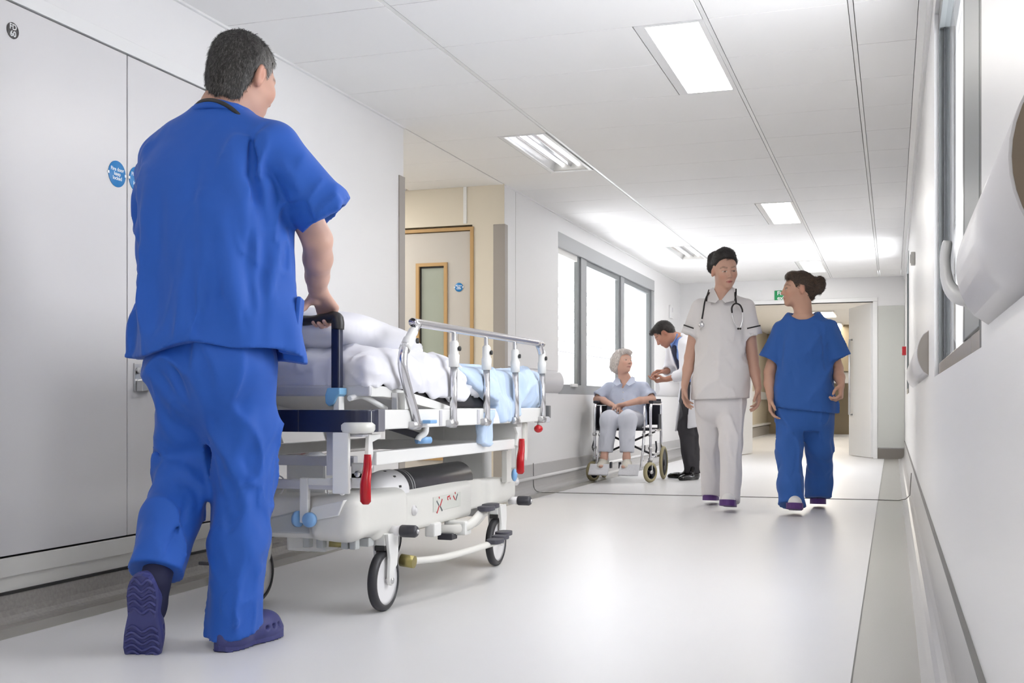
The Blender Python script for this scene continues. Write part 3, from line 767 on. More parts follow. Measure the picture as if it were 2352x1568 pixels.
def relax_mesh(V, F, n, w=0.5):
    E = np.concatenate([F[:, [0, 1]], F[:, [1, 2]], F[:, [2, 3]], F[:, [3, 0]]]); E = np.concatenate([E, E[:, ::-1]])
    cnt = np.bincount(E[:, 0], minlength=len(V)).astype(float)
    for i in range(n):
        s_ = np.stack([np.bincount(E[:, 0], V[E[:, 1], a], len(V)) for a in range(3)], 1) / np.maximum(cnt, 1)[:, None]
        V = V + (s_ - V) * (w if i % 2 == 0 else -w * 0.95)
    return V


def folds(lst):
    """Cloth folds: (polyline, height, width) ridges (positive = raised)."""
    L = [(np.array(p, float), a, w) for p, a, w in lst]

    def f(P):
        d = np.zeros(len(P)); lo = P.min(0); hi = P.max(0)
        for pl, a, w in L:
            if (np.maximum(np.maximum(pl.min(0) - hi, lo - pl.max(0)), 0) > 3 * w).any(): continue
            m = np.full(len(P), 1e9); tt = np.zeros(len(P)); n = len(pl) - 1
            for i in range(n):
                ab = pl[i + 1] - pl[i]; q = P - pl[i]; t = np.clip(q @ ab / (ab @ ab + 1e-12), 0, 1)
                e = ((q - t[:, None] * ab) ** 2).sum(1); b = e < m; m = np.where(b, e, m); tt = np.where(b, (i + t) / n, tt)
            d -= a * np.exp(-m / (w * w)) * np.clip(4 * tt * (1 - tt) + 0.25, 0, 1)
        return d
    return f


def crumple(amp, fr, seed=0, warp=0.6):
    """Irregular gentle waviness; fr = spatial frequencies (rad/m) along x, y, z."""
    g = np.random.default_rng(seed); fr = np.array(fr, float); ph = g.uniform(0, 6.28, (4, 3)); Rt = []
    for i in range(3):
        a = g.uniform(-0.5, 0.5, 3); Rt.append(np.eye(3) + np.array([[0, -a[2], a[1]], [a[2], 0, -a[0]], [-a[1], a[0], 0]]))

    def f(P):
        d = 0
        for i in range(3):
            q = (P @ Rt[i]) * fr * (1 + 0.55 * i); q = q + warp * np.sin(q[:, [1, 2, 0]] * 0.7 + ph[i])
            d = d + np.sin(q[:, 0] + ph[i, 0]) * np.sin(q[:, 1] + ph[i, 1] + q[:, 2] * 0.5) * 0.6 + 0.4 * np.sin(q[:, 2] + ph[i, 2] + q[:, 0] * 0.8)
        return d * amp / 2
    return f


def rnd_folds(ax, rad, n, amp, wid, length, slant, seed, a0=0, a1=360, t0=0.05, t1=0.95):
    """Random folds lying on a tube round the axis points ax (radii rad = [(rx, ry)])."""
    g = np.random.default_rng(seed); ax = np.array(ax, float); rad = np.array(rad, float); m = len(ax) - 1; out = []
    L = np.linalg.norm(ax[-1] - ax[0])
    for _ in range(n):
        ln0 = length * 0.7 / L; t = g.uniform(max(t0, ln0), max(1 - max(1 - t1, ln0), ln0 + 0.01)); th = R(g.uniform(a0, a1)); sl = g.normal(0, slant); ln = length * g.uniform(0.5, 1.4) / L; pl = []
        for k in range(4):
            tt = np.clip(t + ln * (k / 3 - 0.5), 0, 1) * m; i = min(int(tt), m - 1); f = tt - i
            c = ax[i] * (1 - f) + ax[i + 1] * f; r = rad[i] * (1 - f) + rad[i + 1] * f; a = th + sl * (k / 3 - 0.5) + g.normal(0, 0.05)
            pl.append(c + np.array([math.cos(a) * r[0], math.sin(a) * r[1], 0]))
        out.append((pl, amp * g.uniform(0.4, 1.2) * (1 if g.random() < 0.6 else -1), wid * g.uniform(0.6, 1.5)))
    return out


def creases(amp, fr, seed=0, sharp=0.17, warp=0.5):
    """Crisp irregular cloth creases along the zero lines of a smooth random field; fr = frequencies (1/m) along x, y, z."""
    g = np.random.default_rng(seed); T = g.uniform(-1, 1, (32, 32, 32)); fr = np.array(fr, float); off = g.uniform(0, 20, 3)

    def vn(q):
        i = np.floor(q).astype(int); f = q - i; f = f * f * (3 - 2 * f); i &= 31; j = (i + 1) & 31
        x0, y0, z0 = i.T; x1, y1, z1 = j.T; a, b, c = f.T
        return ((T[x0, y0, z0] * (1 - a) + T[x1, y0, z0] * a) * (1 - b) + (T[x0, y1, z0] * (1 - a) + T[x1, y1, z0] * a) * b) * (1 - c) + \
               ((T[x0, y0, z1] * (1 - a) + T[x1, y0, z1] * a) * (1 - b) + (T[x0, y1, z1] * (1 - a) + T[x1, y1, z1] * a) * b) * c

    def f(P):
        q = P * fr + off; w = np.sin(q[:, [1, 2, 0]] * 1.3) * warp
        n = vn(q + w); m = vn(q * 0.45 + 7.3)
        return -amp * (np.exp((0.05 - np.sqrt(n * n + 0.0025)) / sharp) * np.clip(0.55 + 1.1 * m, 0, 1.2) - 0.22)
    return f

# ================================================================== HOSPITAL TROLLEY
M_bedw = mat('trolley_white_enamel', (0.80, 0.80, 0.785), 0.28, spec=0.5)
M_bedc = mat('trolley_cream_plastic', (0.74, 0.73, 0.69), 0.4)
M_bedg = mat('trolley_grey_panel', (0.50, 0.52, 0.52), 0.35)
M_bedlg = mat('trolley_light_grey', (0.58, 0.58, 0.62), 0.35)
M_navy = mat('bumper_navy_rubber', (0.012, 0.016, 0.045), 0.32)
M_dkgrey = mat('dark_grey_plastic', (0.045, 0.045, 0.055), 0.38)
M_tyre = mat('tyre_rubber', (0.03, 0.03, 0.035), 0.42)
M_disc = mat('wheel_disc_white', (0.80, 0.79, 0.80), 0.3)
M_blue = mat('pale_blue_plastic', (0.22, 0.43, 0.74), 0.35)
M_redl = mat('lever_red', (0.50, 0.008, 0.015), 0.25)
M_clear = mat('roller_translucent', (0.72, 0.72, 0.68), 0.15, spec=0.6)
M_brass = mat('linkage_brass', (0.35, 0.30, 0.12), 0.4, metal=0.8)
bx0, bx1, by0, by1 = -2.25, -1.50, 3.08, 5.05
bed = thing('hospital_trolley', 'white wheeled hospital trolley bed pushed by the man in blue', 'bed', (-1.875, 4.06, 0))


def part(mb, name, m, parent=None, label=None):
    o = mb.build(name, m, parent or bed)
    if label: o['label'] = label
    return o


# upper frame beams
part(MB().box(-1.545, -1.505, 3.12, 4.92, 0.618, 0.680, 0.005), 'side_beam', M_bedw)
part(MB().box(-2.245, -2.205, 3.12, 4.92, 0.618, 0.680, 0.005), 'side_beam', M_bedw)
for (a, b) in ((3.66, 3.68), (4.04, 4.06), (4.36, 4.38)):
    part(MB().box(-1.548, -1.500, a - 0.0, b, 0.622, 0.676, 0.002), 'beam_joint', M_bedlg)
part(MB().box(-2.21, -1.54, 4.86, 4.90, 0.62, 0.68, 0.004), 'cross_beam', M_bedw)
part(MB().box(-2.21, -1.54, 3.14, 3.18, 0.62, 0.68, 0.004), 'cross_beam', M_bedw)
# head end bumper with rounded corners
prof = [(bx0 + 0.02, 3.30), (bx0, 3.28)] + [(bx0, 3.16)] + arc(bx0 + 0.07, 3.15, 0.07, 180, 270, 8) + arc(bx1 - 0.07, 3.15, 0.07, 270, 360, 8) + [(bx1, 3.20), (bx1 - 0.025, 3.20), (bx1 - 0.03, 3.16)] + arc(bx1 - 0.08, 3.155, 0.045, 360, 270, 6) + arc(bx0 + 0.08, 3.155, 0.045, 270, 180, 6)[:-1] + [(bx0 + 0.03, 3.16)]
mb = MB(); mb.prism(prof, 0.612, 0.680, 'z', 0.003); bump = part(mb, 'head_bumper', M_navy, None, 'navy rubber bumper across the head end')
part(MB().box(-1.735, -1.732, 3.078, 3.083, 0.613, 0.679), 'bumper_joint', M_dkgrey, bump)
part(MB().box(-1.525, -1.498, 3.155, 3.205, 0.612, 0.682, 0.004), 'bumper_end_cap', mat('bumper_cap_grey', (0.16, 0.16, 0.19), 0.25), bump)
for xx in (bx1 - 0.055, bx0 + 0.055):
    mb = MB(); mb.lathe([(0.02, -0.022), (0.052, -0.018), (0.056, -0.008), (0.056, 0.006), (0.05, 0.014), (0.01, 0.016)], (xx, 3.125, 0.628), 'z', 24); part(mb, 'corner_roller', M_clear)
    mb = MB(); mb.box(xx - 0.03, xx + 0.03, 3.10, 3.16, 0.598, 0.606, 0.002); part(mb, 'roller_bracket', M_bedlg)
# foot end bumper
mb = MB(); mb.prism([(bx0, 4.98)] + arc(bx0 + 0.05, 5.0, 0.05, 180, 90, 5) + arc(bx1 - 0.05, 5.0, 0.05, 90, 0, 5) + [(bx1, 4.98), (bx1 - 0.03, 4.98), (bx1 - 0.06, 5.01), (bx0 + 0.06, 5.01), (bx0 + 0.03, 4.98)], 0.632, 0.69, 'z', 0.003); part(mb, 'foot_bumper', mat('bumper_grey', (0.16, 0.16, 0.165), 0.45))
mb = MB(); mb.box(-1.56, -1.50, 4.94, 4.995, 0.612, 0.64, 0.004); part(mb, 'corner_bracket', M_bedlg)
mb = MB(); mb.ball((-1.505, 4.83, 0.586), 0.020, 14, (1, 1.1, 0.9)); part(mb, 'release_knob', M_redl)
mb = MB(); mb.tube([(-1.51, 4.84, 0.60), (-1.51, 4.85, 0.625)], 0.006, 8); part(mb, 'knob_stem', M_steel)

# lying surface: raised, gently sloping backrest tray with curved white rim, flat foot part
def deck_z(y): return 0.755 if y < 3.28 else (0.755 - 0.072 * min(1, ((y - 3.28) / 0.62)) ** 1.3)
ys = [3.19, 3.24, 3.28, 3.36, 3.44, 3.52, 3.6, 3.7, 3.8, 3.9]
poly = [(y, deck_z(y)) for y in ys] + [(y, deck_z(y) - (0.034 if y < 3.7 else 0.03)) for y in ys[::-1]]
for xx in (-1.58, -2.21):
    mb = MB(); mb.prism(poly, xx, xx + 0.04, 'x', 0.004); part(mb, 'deck_rim', M_bedw)
mb = MB(); mb.prism([(y, deck_z(y) - 0.004) for y in ys] + [(y, deck_z(y) - 0.02) for y in ys[::-1]], -2.17, -1.58, 'x'); part(mb, 'backrest_deck', M_bedlg)
part(MB().box(-2.21, -1.54, 3.18, 3.20, 0.722, 0.756, 0.006), 'deck_head_rim', M_bedlg)
part(MB().box(-2.19, -1.56, 3.9, 4.9, 0.672, 0.682, 0.002), 'foot_deck', M_bedw)
mb = MB(); mb.tube(smooth_path([(-1.60, 3.16, 0.715), (-1.585, 3.22, 0.722), (-1.575, 3.30, 0.70), (-1.57, 3.36, 0.682)], 5), 0.009, 10); part(mb, 'backrest_strut', M_white)
for yy in (3.36,):
    part(MB().box(-1.54, -1.52, 3.34, 3.352, 0.68, 0.735, 0.002), 'hinge_plate', M_steel)
    part(MB().box(-1.536, -1.505, 3.37, 3.42, 0.68, 0.735, 0.003), 'hinge_block', M_bedw)
    mb = MB(); mb.cyl((-1.54, 3.38, 0.722), (-1.498, 3.38, 0.722), 0.006, 10); part(mb, 'hinge_bolt', M_steel)

# push handles (navy pole, black grip turned inwards, pale blue folding collar)
for sg, xx in ((1, -1.636), (-1, -2.114)):
    mb = MB(); mb.box(xx - 0.0145, xx + 0.0145, 3.133, 3.163, 0.742, 0.952, 0.006); pole = part(mb, 'handle_pole', M_navy)
    mb = MB(); mb.smooth = True
    gp = smooth_path([(xx + sg * 0.002, 3.148, 0.93), (xx + sg * 0.002, 3.148, 0.955), (xx - sg * 0.012, 3.148, 0.967), (xx - sg * 0.05, 3.148, 0.964), (xx - sg * 0.09, 3.148, 0.960), (xx - sg * 0.13, 3.148, 0.960)], 5)
    rr = [0.020 + 0.0] * 6 + [0.0215, 0.0215, 0.021, 0.0205, 0.020, 0.019, 0.0175, 0.0165, 0.016, 0.016, 0.016, 0.0155, 0.015, 0.015, 0.015, 0.0155, 0.016, 0.0165, 0.016, 0.014]
    rr = (rr + [0.012] * 30)[:len(gp)]; rr[-1] = 0.012
    mb.tube(gp, rr, 14); part(mb, 'handle_grip', mat('grip_black', (0.02, 0.018, 0.02), 0.4), pole)
    mb = MB(); mb.prism([(xx - 0.022, 0.748), (xx + 0.022, 0.748), (xx + 0.022, 0.728), (xx + 0.012, 0.72), (xx + 0.0, 0.697), (xx - 0.016, 0.69), (xx - 0.028, 0.70), (xx - 0.029, 0.725)], 3.122, 3.172, 'y', 0.004); part(mb, 'folding_collar', mat('collar_blue', (0.19, 0.42, 0.66), 0.35), pole)
    part(MB().box(xx - 0.004, xx + 0.016, 3.13, 3.166, 0.675, 0.722, 0.003), 'collar_bracket', M_bedw, pole)

# collapsible side rail on the right side
rail = []
XS = -1.497
top = [(XS, 3.418, 0.930), (XS, 3.435, 0.950), (XS, 3.465, 0.964), (XS, 3.52, 0.967), (XS, 4.76, 0.968), (XS, 4.80, 0.963), (XS, 4.835, 0.94), (XS, 4.845, 0.925)]
mb = MB(); mb.tube(smooth_path(top, 5), 0.0145, 14); rl = part(mb, 'side_rail_bar', M_chrome, None, 'chrome side rail bar')
posts = [None, (3.775, 3.785), (4.13, 4.125), (4.49, 4.475), (4.875, 4.855)]
mb = MB(); mb.tube(smooth_path([(XS, 3.45, 0.628), (XS, 3.42, 0.68), (XS, 3.365, 0.76), (XS, 3.335, 0.815), (XS, 3.335, 0.855), (XS, 3.355, 0.89)], 6), 0.0155, 14); part(mb, 'rail_post', M_chrome)
def pjoint(b, t, hole):
    mb = MB(); bb, tt = Vector(b), Vector(t); d = (tt - bb)
    mb.tube([bb, bb + d * 0.45, bb + d * 0.5, bb + d * 0.9, tt], [0.019, 0.020, 0.0165, 0.0165, 0.010], 14); o = part(mb, 'rail_joint', M_bedw)
    mb = MB(); mb.lathe([(0.009, 0), (0.009, 0.006), (0, 0.006)], (hole[0] + 0.014, hole[1], hole[2]), 'x', 14); part(mb, 'joint_hole', M_black, o)
pjoint((XS, 3.347, 0.873), (XS, 3.425, 0.945), (XS + 0.004, 3.405, 0.905))
for i, pq in enumerate(posts):
    if not pq: continue
    yb, yt = pq
    zt = 0.835 if i < 4 else 0.84
    mb = MB(); mb.tube([(XS, yb, 0.622), (XS, yb * 0.3 + yt * 0.7, zt)], 0.0135, 12); part(mb, 'rail_post', M_chrome)
    pjoint((XS, yb * 0.3 + yt * 0.7, zt - 0.005), (XS, yt, zt + (0.092 if i < 4 else 0.10)), (XS + 0.004, yt, zt + 0.062))
    if i < 4:
        mb = MB(); mb.tube([(XS, yt, zt + 0.05), (XS, yt - 0.004, 0.968)], 0.009, 8); part(mb, 'rail_link', M_steel)
for yb in (3.45, 3.775, 4.13, 4.49, 4.875):
    mb = MB(); mb.tube([(XS, yb - 0.05, 0.628), (XS, yb + 0.018, 0.628)], 0.0135, 12); part(mb, 'rail_pivot', M_steel)
    part(MB().box(-1.51, -1.49, yb - 0.015, yb + 0.02, 0.612, 0.645, 0.004), 'pivot_bracket', M_steel)
mb = MB(); mb.box(-1.50, -1.47, 3.50, 3.56, 0.632, 0.644, 0.003); part(mb, 'rail_release', M_blue)
# folded-down rail on the far left side
mb = MB(); mb.tube([(-2.262, 3.5, 0.50), (-2.262, 4.75, 0.50)], 0.0145, 10); part(mb, 'side_rail_bar', M_chrome, None, 'folded down chrome rail on the wall side')
for yb in (3.55, 3.9, 4.3, 4.7):
    mb = MB(); mb.tube([(-2.262, yb - 0.08, 0.628), (-2.262, yb, 0.51)], 0.0135, 10); part(mb, 'rail_post', M_chrome)

# levers and plates hanging below the frame
def lever(x, y, z1, z0, lean=0.03, m=M_redl):
    mb = MB(); pts = smooth_path([(x, y, z1), (x, y + lean * 0.2, z1 - (z1 - z0) * 0.3), (x, y + lean, z1 - (z1 - z0) * 0.6), (x, y + lean * 0.9, z0)], 5)
    n = len(pts); mb.tube(pts, [0.009 + 0.005 * min(1, i / n * 1.6) for i in range(n - 1)] + [0.008], 10, flat=(0.8, 1.25)); o = part(mb, 'tilt_lever', m, None, 'red tilt lever')
    return o
lever(-1.508, 3.10, 0.545, 0.395, -0.015); lever(-1.508, 4.60, 0.548, 0.398, -0.02); lever(-2.15, 4.15, 0.50, 0.40, -0.01)
mb = MB(); mb.prism([(3.075, 0.61), (3.125, 0.61), (3.13, 0.45), (3.125, 0.425), (3.10, 0.418), (3.08, 0.43)], -1.60, -1.588, 'x', 0.004); mb2 = mb; part(mb, 'lever_plate', M_bedw)
mb = MB(); mb.box(-1.615, -1.560, 3.075, 3.09, 0.425, 0.612, 0.004); part(mb, 'corner_plate', M_bedw)
mb = MB(); mb.prism([(3.14, 0.604), (3.22, 0.604), (3.225, 0.592), (3.165, 0.58), (3.17, 0.545), (3.155, 0.51), (3.155, 0.485), (3.135, 0.48), (3.13, 0.50), (3.135, 0.56)], -1.535, -1.522, 'x', 0.003); part(mb, 'lever_hanger', M_bedw)
mb = MB(); mb.lathe([(0.012, 0), (0.012, 0.008), (0.008, 0.01), (0, 0.01)], (-1.522, 3.145, 0.498), 'x', 14); part(mb, 'hanger_bolt', M_steel)
mb = MB(); mb.prism([(4.56, 0.60), (4.63, 0.60), (4.64, 0.59), (4.61, 0.58), (4.615, 0.54), (4.60, 0.51), (4.58, 0.52), (4.59, 0.57)], -1.535, -1.522, 'x', 0.003); part(mb, 'lever_hanger', M_bedw)
mb = MB(); mb.prism([(4.76, 0.615), (4.80, 0.615), (4.80, 0.47), (4.785, 0.445), (4.765, 0.45), (4.757, 0.48)], -1.56, -1.545, 'x', 0.004); part(mb, 'foot_end_plate', M_bedc)
part(MB().box(-2.2, -1.56, 4.70, 4.76, 0.53, 0.615, 0.006), 'foot_end_housing', M_bedw)
# backrest gas strut and its bracket
mb = MB(); mb.box(-0.16, 0.0, -0.02, 0.02, -0.012, 0.012, 0.004, M=Matrix.Translation((-1.56, 3.62, 0.585)) @ Matrix.Rotation(R(22), 4, 'Z') @ Matrix.Rotation(R(18), 4, 'Y')); part(mb, 'backrest_lever', M_dkgrey)
mb = MB(); mb.tube(smooth_path([(-1.52, 3.58, 0.625), (-1.52, 3.575, 0.60), (-1.535, 3.56, 0.585), (-1.54, 3.555, 0.573)], 4), 0.011, 8); part(mb, 'lever_arm', M_bedw)
mb = MB(); mb.cyl((-1.545, 3.555, 0.573), (-1.512, 3.60, 0.573), 0.012, 12); part(mb, 'lever_knob', M_blue)

# lower (tilting) frame
part(MB().box(-1.565, -1.535, 3.22, 4.60, 0.505, 0.548, 0.005), 'lower_beam', M_bedw)
part(MB().box(-2.215, -2.185, 3.22, 4.60, 0.505, 0.548, 0.005), 'lower_beam', M_bedw)
part(MB().box(-2.2, -1.64, 3.27, 3.30, 0.497, 0.53, 0.003), 'lower_cross_bar', M_bedlg)
part(MB().box(-2.2, -1.55, 4.54, 4.60, 0.497, 0.54, 0.003), 'lower_cross_bar', M_bedw)
part(MB().box(-2.2, -1.63, 3.20, 3.24, 0.425, 0.455, 0.008), 'lower_cross_bar', M_bedlg)
mb = MB(); mb.lathe([(0.0, 0), (0.028, 0.0), (0.03, 0.004), (0.018, 0.012), (0, 0.013)], (-1.77, 3.26, 0.53), 'z', 16); part(mb, 'cap_nut', M_white)
part(MB().box(-1.675, -1.645, 3.15, 3.18, 0.475, 0.612, 0.003), 'handle_socket', M_bedlg)
part(MB().box(-1.645, -1.625, 3.15, 3.18, 0.472, 0.612, 0.003), 'handle_socket', M_bedw)
for zz in (0.49, 0.46):
    part(MB().box(-1.635, -1.585, 3.24, 3.26, zz - 0.03, zz + 0.02, 0.003), 'pivot_plate', M_bedw)
mb = MB(); mb.lathe([(0.010, 0), (0.010, -0.008), (0, -0.008)], (-1.61, 3.24, 0.475), 'y', 12); part(mb, 'pivot_bolt', M_steel)
# brake linkage arm at the head end with pale blue caps
part(MB().box(-1.795, -1.765, 3.195, 3.215, 0.318, 0.462, 0.004), 'linkage_upright', M_bedw)
part(MB().box(-1.765, -1.64, 3.195, 3.212, 0.44, 0.462, 0.004), 'linkage_crossbar', M_bedw)
mb = MB(); mb.prism([(-1.775, 0.318), (-1.66, 0.345), (-1.64, 0.395), (-1.755, 0.368)], 3.20, 3.24, 'y', 0.004); part(mb, 'linkage_arm', M_bedw)
mb = MB(); mb.lathe([(0.024, 0), (0.024, -0.012), (0.018, -0.02), (0, -0.022)], (-1.755, 3.195, 0.330), 'y', 20); part(mb, 'linkage_cap', M_blue)
mb = MB(); mb.lathe([(0.026, 0), (0.026, 0.012), (0, 0.014)], (-1.80, 3.205, 0.330), (-1, 0.2, 0), 20); part(mb, 'linkage_cap', M_blue)
for xx in (-1.94, -1.72):
    mb = MB(); mb.tube([(xx + 0.03 * math.cos(a), 3.30 + 0.012 * math.sin(a), 0.425 + 0.034 * math.sin(a)) for a in [i * 2 * PI / 18 for i in range(18)]], 0.003, 6, closed=True); part(mb, 'hose_ring', M_white)

# undercarriage: moulded cover with corner pods, tray, oxygen cylinder
S = SDF(0.008)
S.rbox((-1.875, 4.05, 0.33), (0.235, 0.80, 0.07), 0.02)
S.rbox((-1.66, 3.43, 0.335), (0.055, 0.20, 0.068), 0.03, 0.03)
S.rbox((-2.09, 3.43, 0.335), (0.055, 0.20, 0.068), 0.03, 0.03)
S.rbox((-1.645, 4.65, 0.33), (0.04, 0.17, 0.06), 0.025, 0.04)
S.rbox((-2.105, 4.65, 0.33), (0.04, 0.17, 0.06), 0.025, 0.04)
S.rbox((-1.70, 3.26, 0.33), (0.075, 0.05, 0.065), 0.03, 0.03)
S.rbox((-1.875, 4.10, 0.42), (0.19, 0.60, 0.06), 0.03, 0.01, 's')
S.rbox((-1.62, 4.13, 0.245), (0.10, 0.13, 0.035), 0.02, 0.01, 's')
S.rbox((-1.655, 3.85, 0.31), (0.035, 0.45, 0.068), 0.02, 0.02)
S.cut((-1.6, 4.7, 0.372), (0.0, 0.045, 1), 0.01)
cov = S.build('base_cover', M_bedc, bed, relax=4)
cov['label'] = 'cream moulded cover over the wheelbase'
mb = MB(); pl = [(-2.02, 0.285), (-2.01, 0.275), (-1.84, 0.278), (-1.815, 0.30), (-1.82, 0.345), (-1.835, 0.358), (-1.88, 0.355), (-1.995, 0.325), (-2.02, 0.31)]
mb.prism([(x + 0.06, z) for x, z in pl], 3.246, 3.262, 'y', 0.006); part(mb, 'end_panel', M_bedg)
mb = MB(); mb.prism([(-2.05, 3.55), (-1.98, 3.45), (-1.82, 3.62), (-1.82, 4.5), (-2.05, 4.5)], 0.372, 0.384, 'z', 0.002); part(mb, 'storage_tray', mat('tray_grey', (0.33, 0.32, 0.30), 0.4))
part(MB().box(-1.90, -1.70, 4.66, 4.76, 0.20, 0.62, 0.01), 'lift_column', M_bedw); part(MB().box(-1.95, -1.80, 3.38, 3.48, 0.20, 0.50, 0.01), 'lift_column', M_bedw)
part(MB().box(-1.60, -1.575, 4.60, 4.66, 0.36, 0.55, 0.004), 'lift_strut', M_bedc)
part(MB().box(-1.98, -1.75, 3.5, 4.6, 0.235, 0.262, 0.005), 'chassis_rail', mat('chassis_grey', (0.25, 0.24, 0.23), 0.5))

cyl = thing('oxygen_cylinder', 'dark gas cylinder with white collar lying on the trolley base', 'gas cylinder', (-1.70, 4.0, 0.40))
M_cylb = mat('cylinder_black', (0.022, 0.021, 0.026), 0.3, spec=0.5, noise=(30, 0.35, (0.06, 0.06, 0.07)))
mb = MB(); mb.lathe([(0.0, 3.70), (0.066, 3.70), (0.068, 3.72), (0.068, 4.36), (0.058, 4.385), (0.0, 4.39)], (-1.71, 0, 0.392), 'y', 32); mb.build('cylinder_body', M_cylb, cyl)
for (yy, ww) in ((3.745, 0.004), (3.765, 0.004)):
    mb = MB(); mb.lathe([(0.0682, yy), (0.0690, yy), (0.0690, yy + ww), (0.0682, yy + ww)], (-1.71, 0, 0.392), 'y', 32); mb.build('band', M_bedg, cyl)
mb = MB(); mb.lathe([(0.02, 3.52), (0.035, 3.53), (0.055, 3.56), (0.072, 3.61), (0.076, 3.65), (0.076, 3.695), (0.073, 3.705), (0.066, 3.705)], (-1.71, 0, 0.388), 'y', 32); mb.build('collar', M_disc, cyl)
mb = MB(); mb.lathe([(0.03, 0), (0.055, 0.0), (0.058, 0.006), (0.05, 0.014), (0.03, 0.016), (0.0, 0.016)], (-1.72, 3.50, 0.385), 'z', 24); mb.build('valve_knob', M_bedc, cyl)
for k in range(4):
    a = R(10 + 32 * k)
    mb = MB(); mb.box(-0.004, 0.004, -0.014, 0.014, -0.001, 0.001, M=Matrix.Translation((-1.71 + 0.0735 * math.sin(a), 3.635, 0.388 + 0.0735 * math.cos(a))) @ Matrix.Rotation(a, 4, 'Y')); mb.build('collar_slot', M_black, cyl)

# pictogram label, bolts, knobs, pedals on the right flank
part(MB().box(-1.622, -1.6175, 3.88, 4.16, 0.295, 0.350, 0.001), 'pictogram_plate', mat('plate_pale', (0.66, 0.67, 0.62), 0.4))
lab_ = mat('pictogram_red', (0.55, 0.01, 0.02), 0.4); lad_ = mat('pictogram_dark', (0.10, 0.12, 0.13), 0.4)
def mark(y, z, L, ang, m, w=0.003):
    part(MB().box(-0.0006, 0.0006, -L / 2, L / 2, -w, w, M=Matrix.Translation((-1.6172, y, z)) @ Matrix.Rotation(R(ang), 4, 'X')), 'pictogram_mark', m)
mark(3.955, 0.325, 0.032, 50, lab_); mark(3.925, 0.302, 0.034, 50, lab_); mark(3.922, 0.325, 0.03, -40, lad_); mark(3.955, 0.303, 0.03, -40, lad_)
mark(4.115, 0.333, 0.03, 50, lad_); mark(4.088, 0.333, 0.026, -40, lab_); mark(4.03, 0.342, 0.026, 8, lab_); mark(4.022, 0.333, 0.006, 45, lab_, 0.005); mark(4.046, 0.334, 0.006, 45, lab_, 0.005); mark(3.935, 0.345, 0.006, 45, lab_, 0.004); mark(4.10, 0.35, 0.006, 45, lab_, 0.004)
for (y, z) in ((3.70, 0.318), (4.86, 0.345)):
    mb = MB(); mb.lathe([(0.018, 0), (0.018, 0.012), (0.010, 0.014), (0.010, 0.018), (0, 0.018)], (-1.625, y, z), 'x', 18); part(mb, 'cover_bolt', M_disc)
for (y, z) in ((3.50, 0.268), (4.76, 0.268)):
    mb = MB(); mb.cyl((-1.62, y, z), (-1.575, y, z), 0.017, 16); part(mb, 'brake_sleeve', M_disc)
    mb = MB(); mb.lathe([(0.019, 0), (0.021, 0.004), (0.021, 0.052), (0.016, 0.06), (0.0, 0.062)], (-1.578, y, z), 'x', 18); o = part(mb, 'brake_knob', M_dkgrey)
    mb = MB(); mb.ball((-1.518, y, z), 0.008, 10); part(mb, 'knob_tip', M_steel, o)
mb = MB(); mb.ball((-1.575, 4.70, 0.385), 0.022, 12, (0.6, 0.8, 1.3)); part(mb, 'side_cap', M_blue)
def pedal(x, y, z, L=0.10, W=0.03, ang=0):
    n = 20; pl = [(x + W * math.copysign(abs(math.cos(t)) ** 0.7, math.cos(t)), y + L / 2 * math.copysign(abs(math.sin(t)) ** 0.7, math.sin(t))) for t in [2 * PI * i / n for i in range(n)]]
    mb = MB(); mb.prism(pl, z, z + 0.018, 'z', 0.004); return part(mb, 'foot_pedal', mat('pedal_pad', (0.06, 0.06, 0.08), 0.45))
pedal(-1.525, 4.20, 0.275); pedal(-1.535, 4.28, 0.278); pedal(-1.48, 4.18, 0.150); pedal(-1.49, 4.27, 0.155); pedal(-1.50, 4.34, 0.162)
mb = MB(); mb.tube(smooth_path([(-1.66, 4.03, 0.215), (-1.60, 4.05, 0.215), (-1.555, 4.10, 0.23), (-1.535, 4.17, 0.268)], 5), 0.016, 10, flat=(0.6, 1.2)); part(mb, 'pedal_arm', M_bedc)
mb = MB(); mb.tube(smooth_path([(-1.62, 4.13, 0.225), (-1.56, 4.16, 0.23), (-1.545, 4.25, 0.270)], 5), 0.014, 10, flat=(0.6, 1.2)); part(mb, 'pedal_arm', M_bedc)
mb = MB(); mb.tube(smooth_path([(-1.60, 3.60, 0.150), (-1.555, 3.78, 0.140), (-1.525, 3.95, 0.142), (-1.50, 4.12, 0.148), (-1.49, 4.27, 0.150)], 6), 0.018, 10, flat=(1.0, 0.7)); part(mb, 'pedal_arm', M_bedc)
mb = MB(); mb.cyl((-1.62, 3.595, 0.155), (-1.57, 3.595, 0.150), 0.022, 16); part(mb, 'linkage_bush', M_brass)
part(MB().box(-1.65, -1.56, 4.06, 4.13, 0.19, 0.245, 0.008), 'pedal_bracket', M_bedw)
part(MB().box(-1.66, -1.60, 4.02, 4.08, 0.175, 0.20, 0.004), 'pedal_pivot', M_dkgrey)
part(MB().box(-1.645, -1.605, 3.86, 3.93, 0.205, 0.255, 0.006), 'cover_flap', M_bedw)
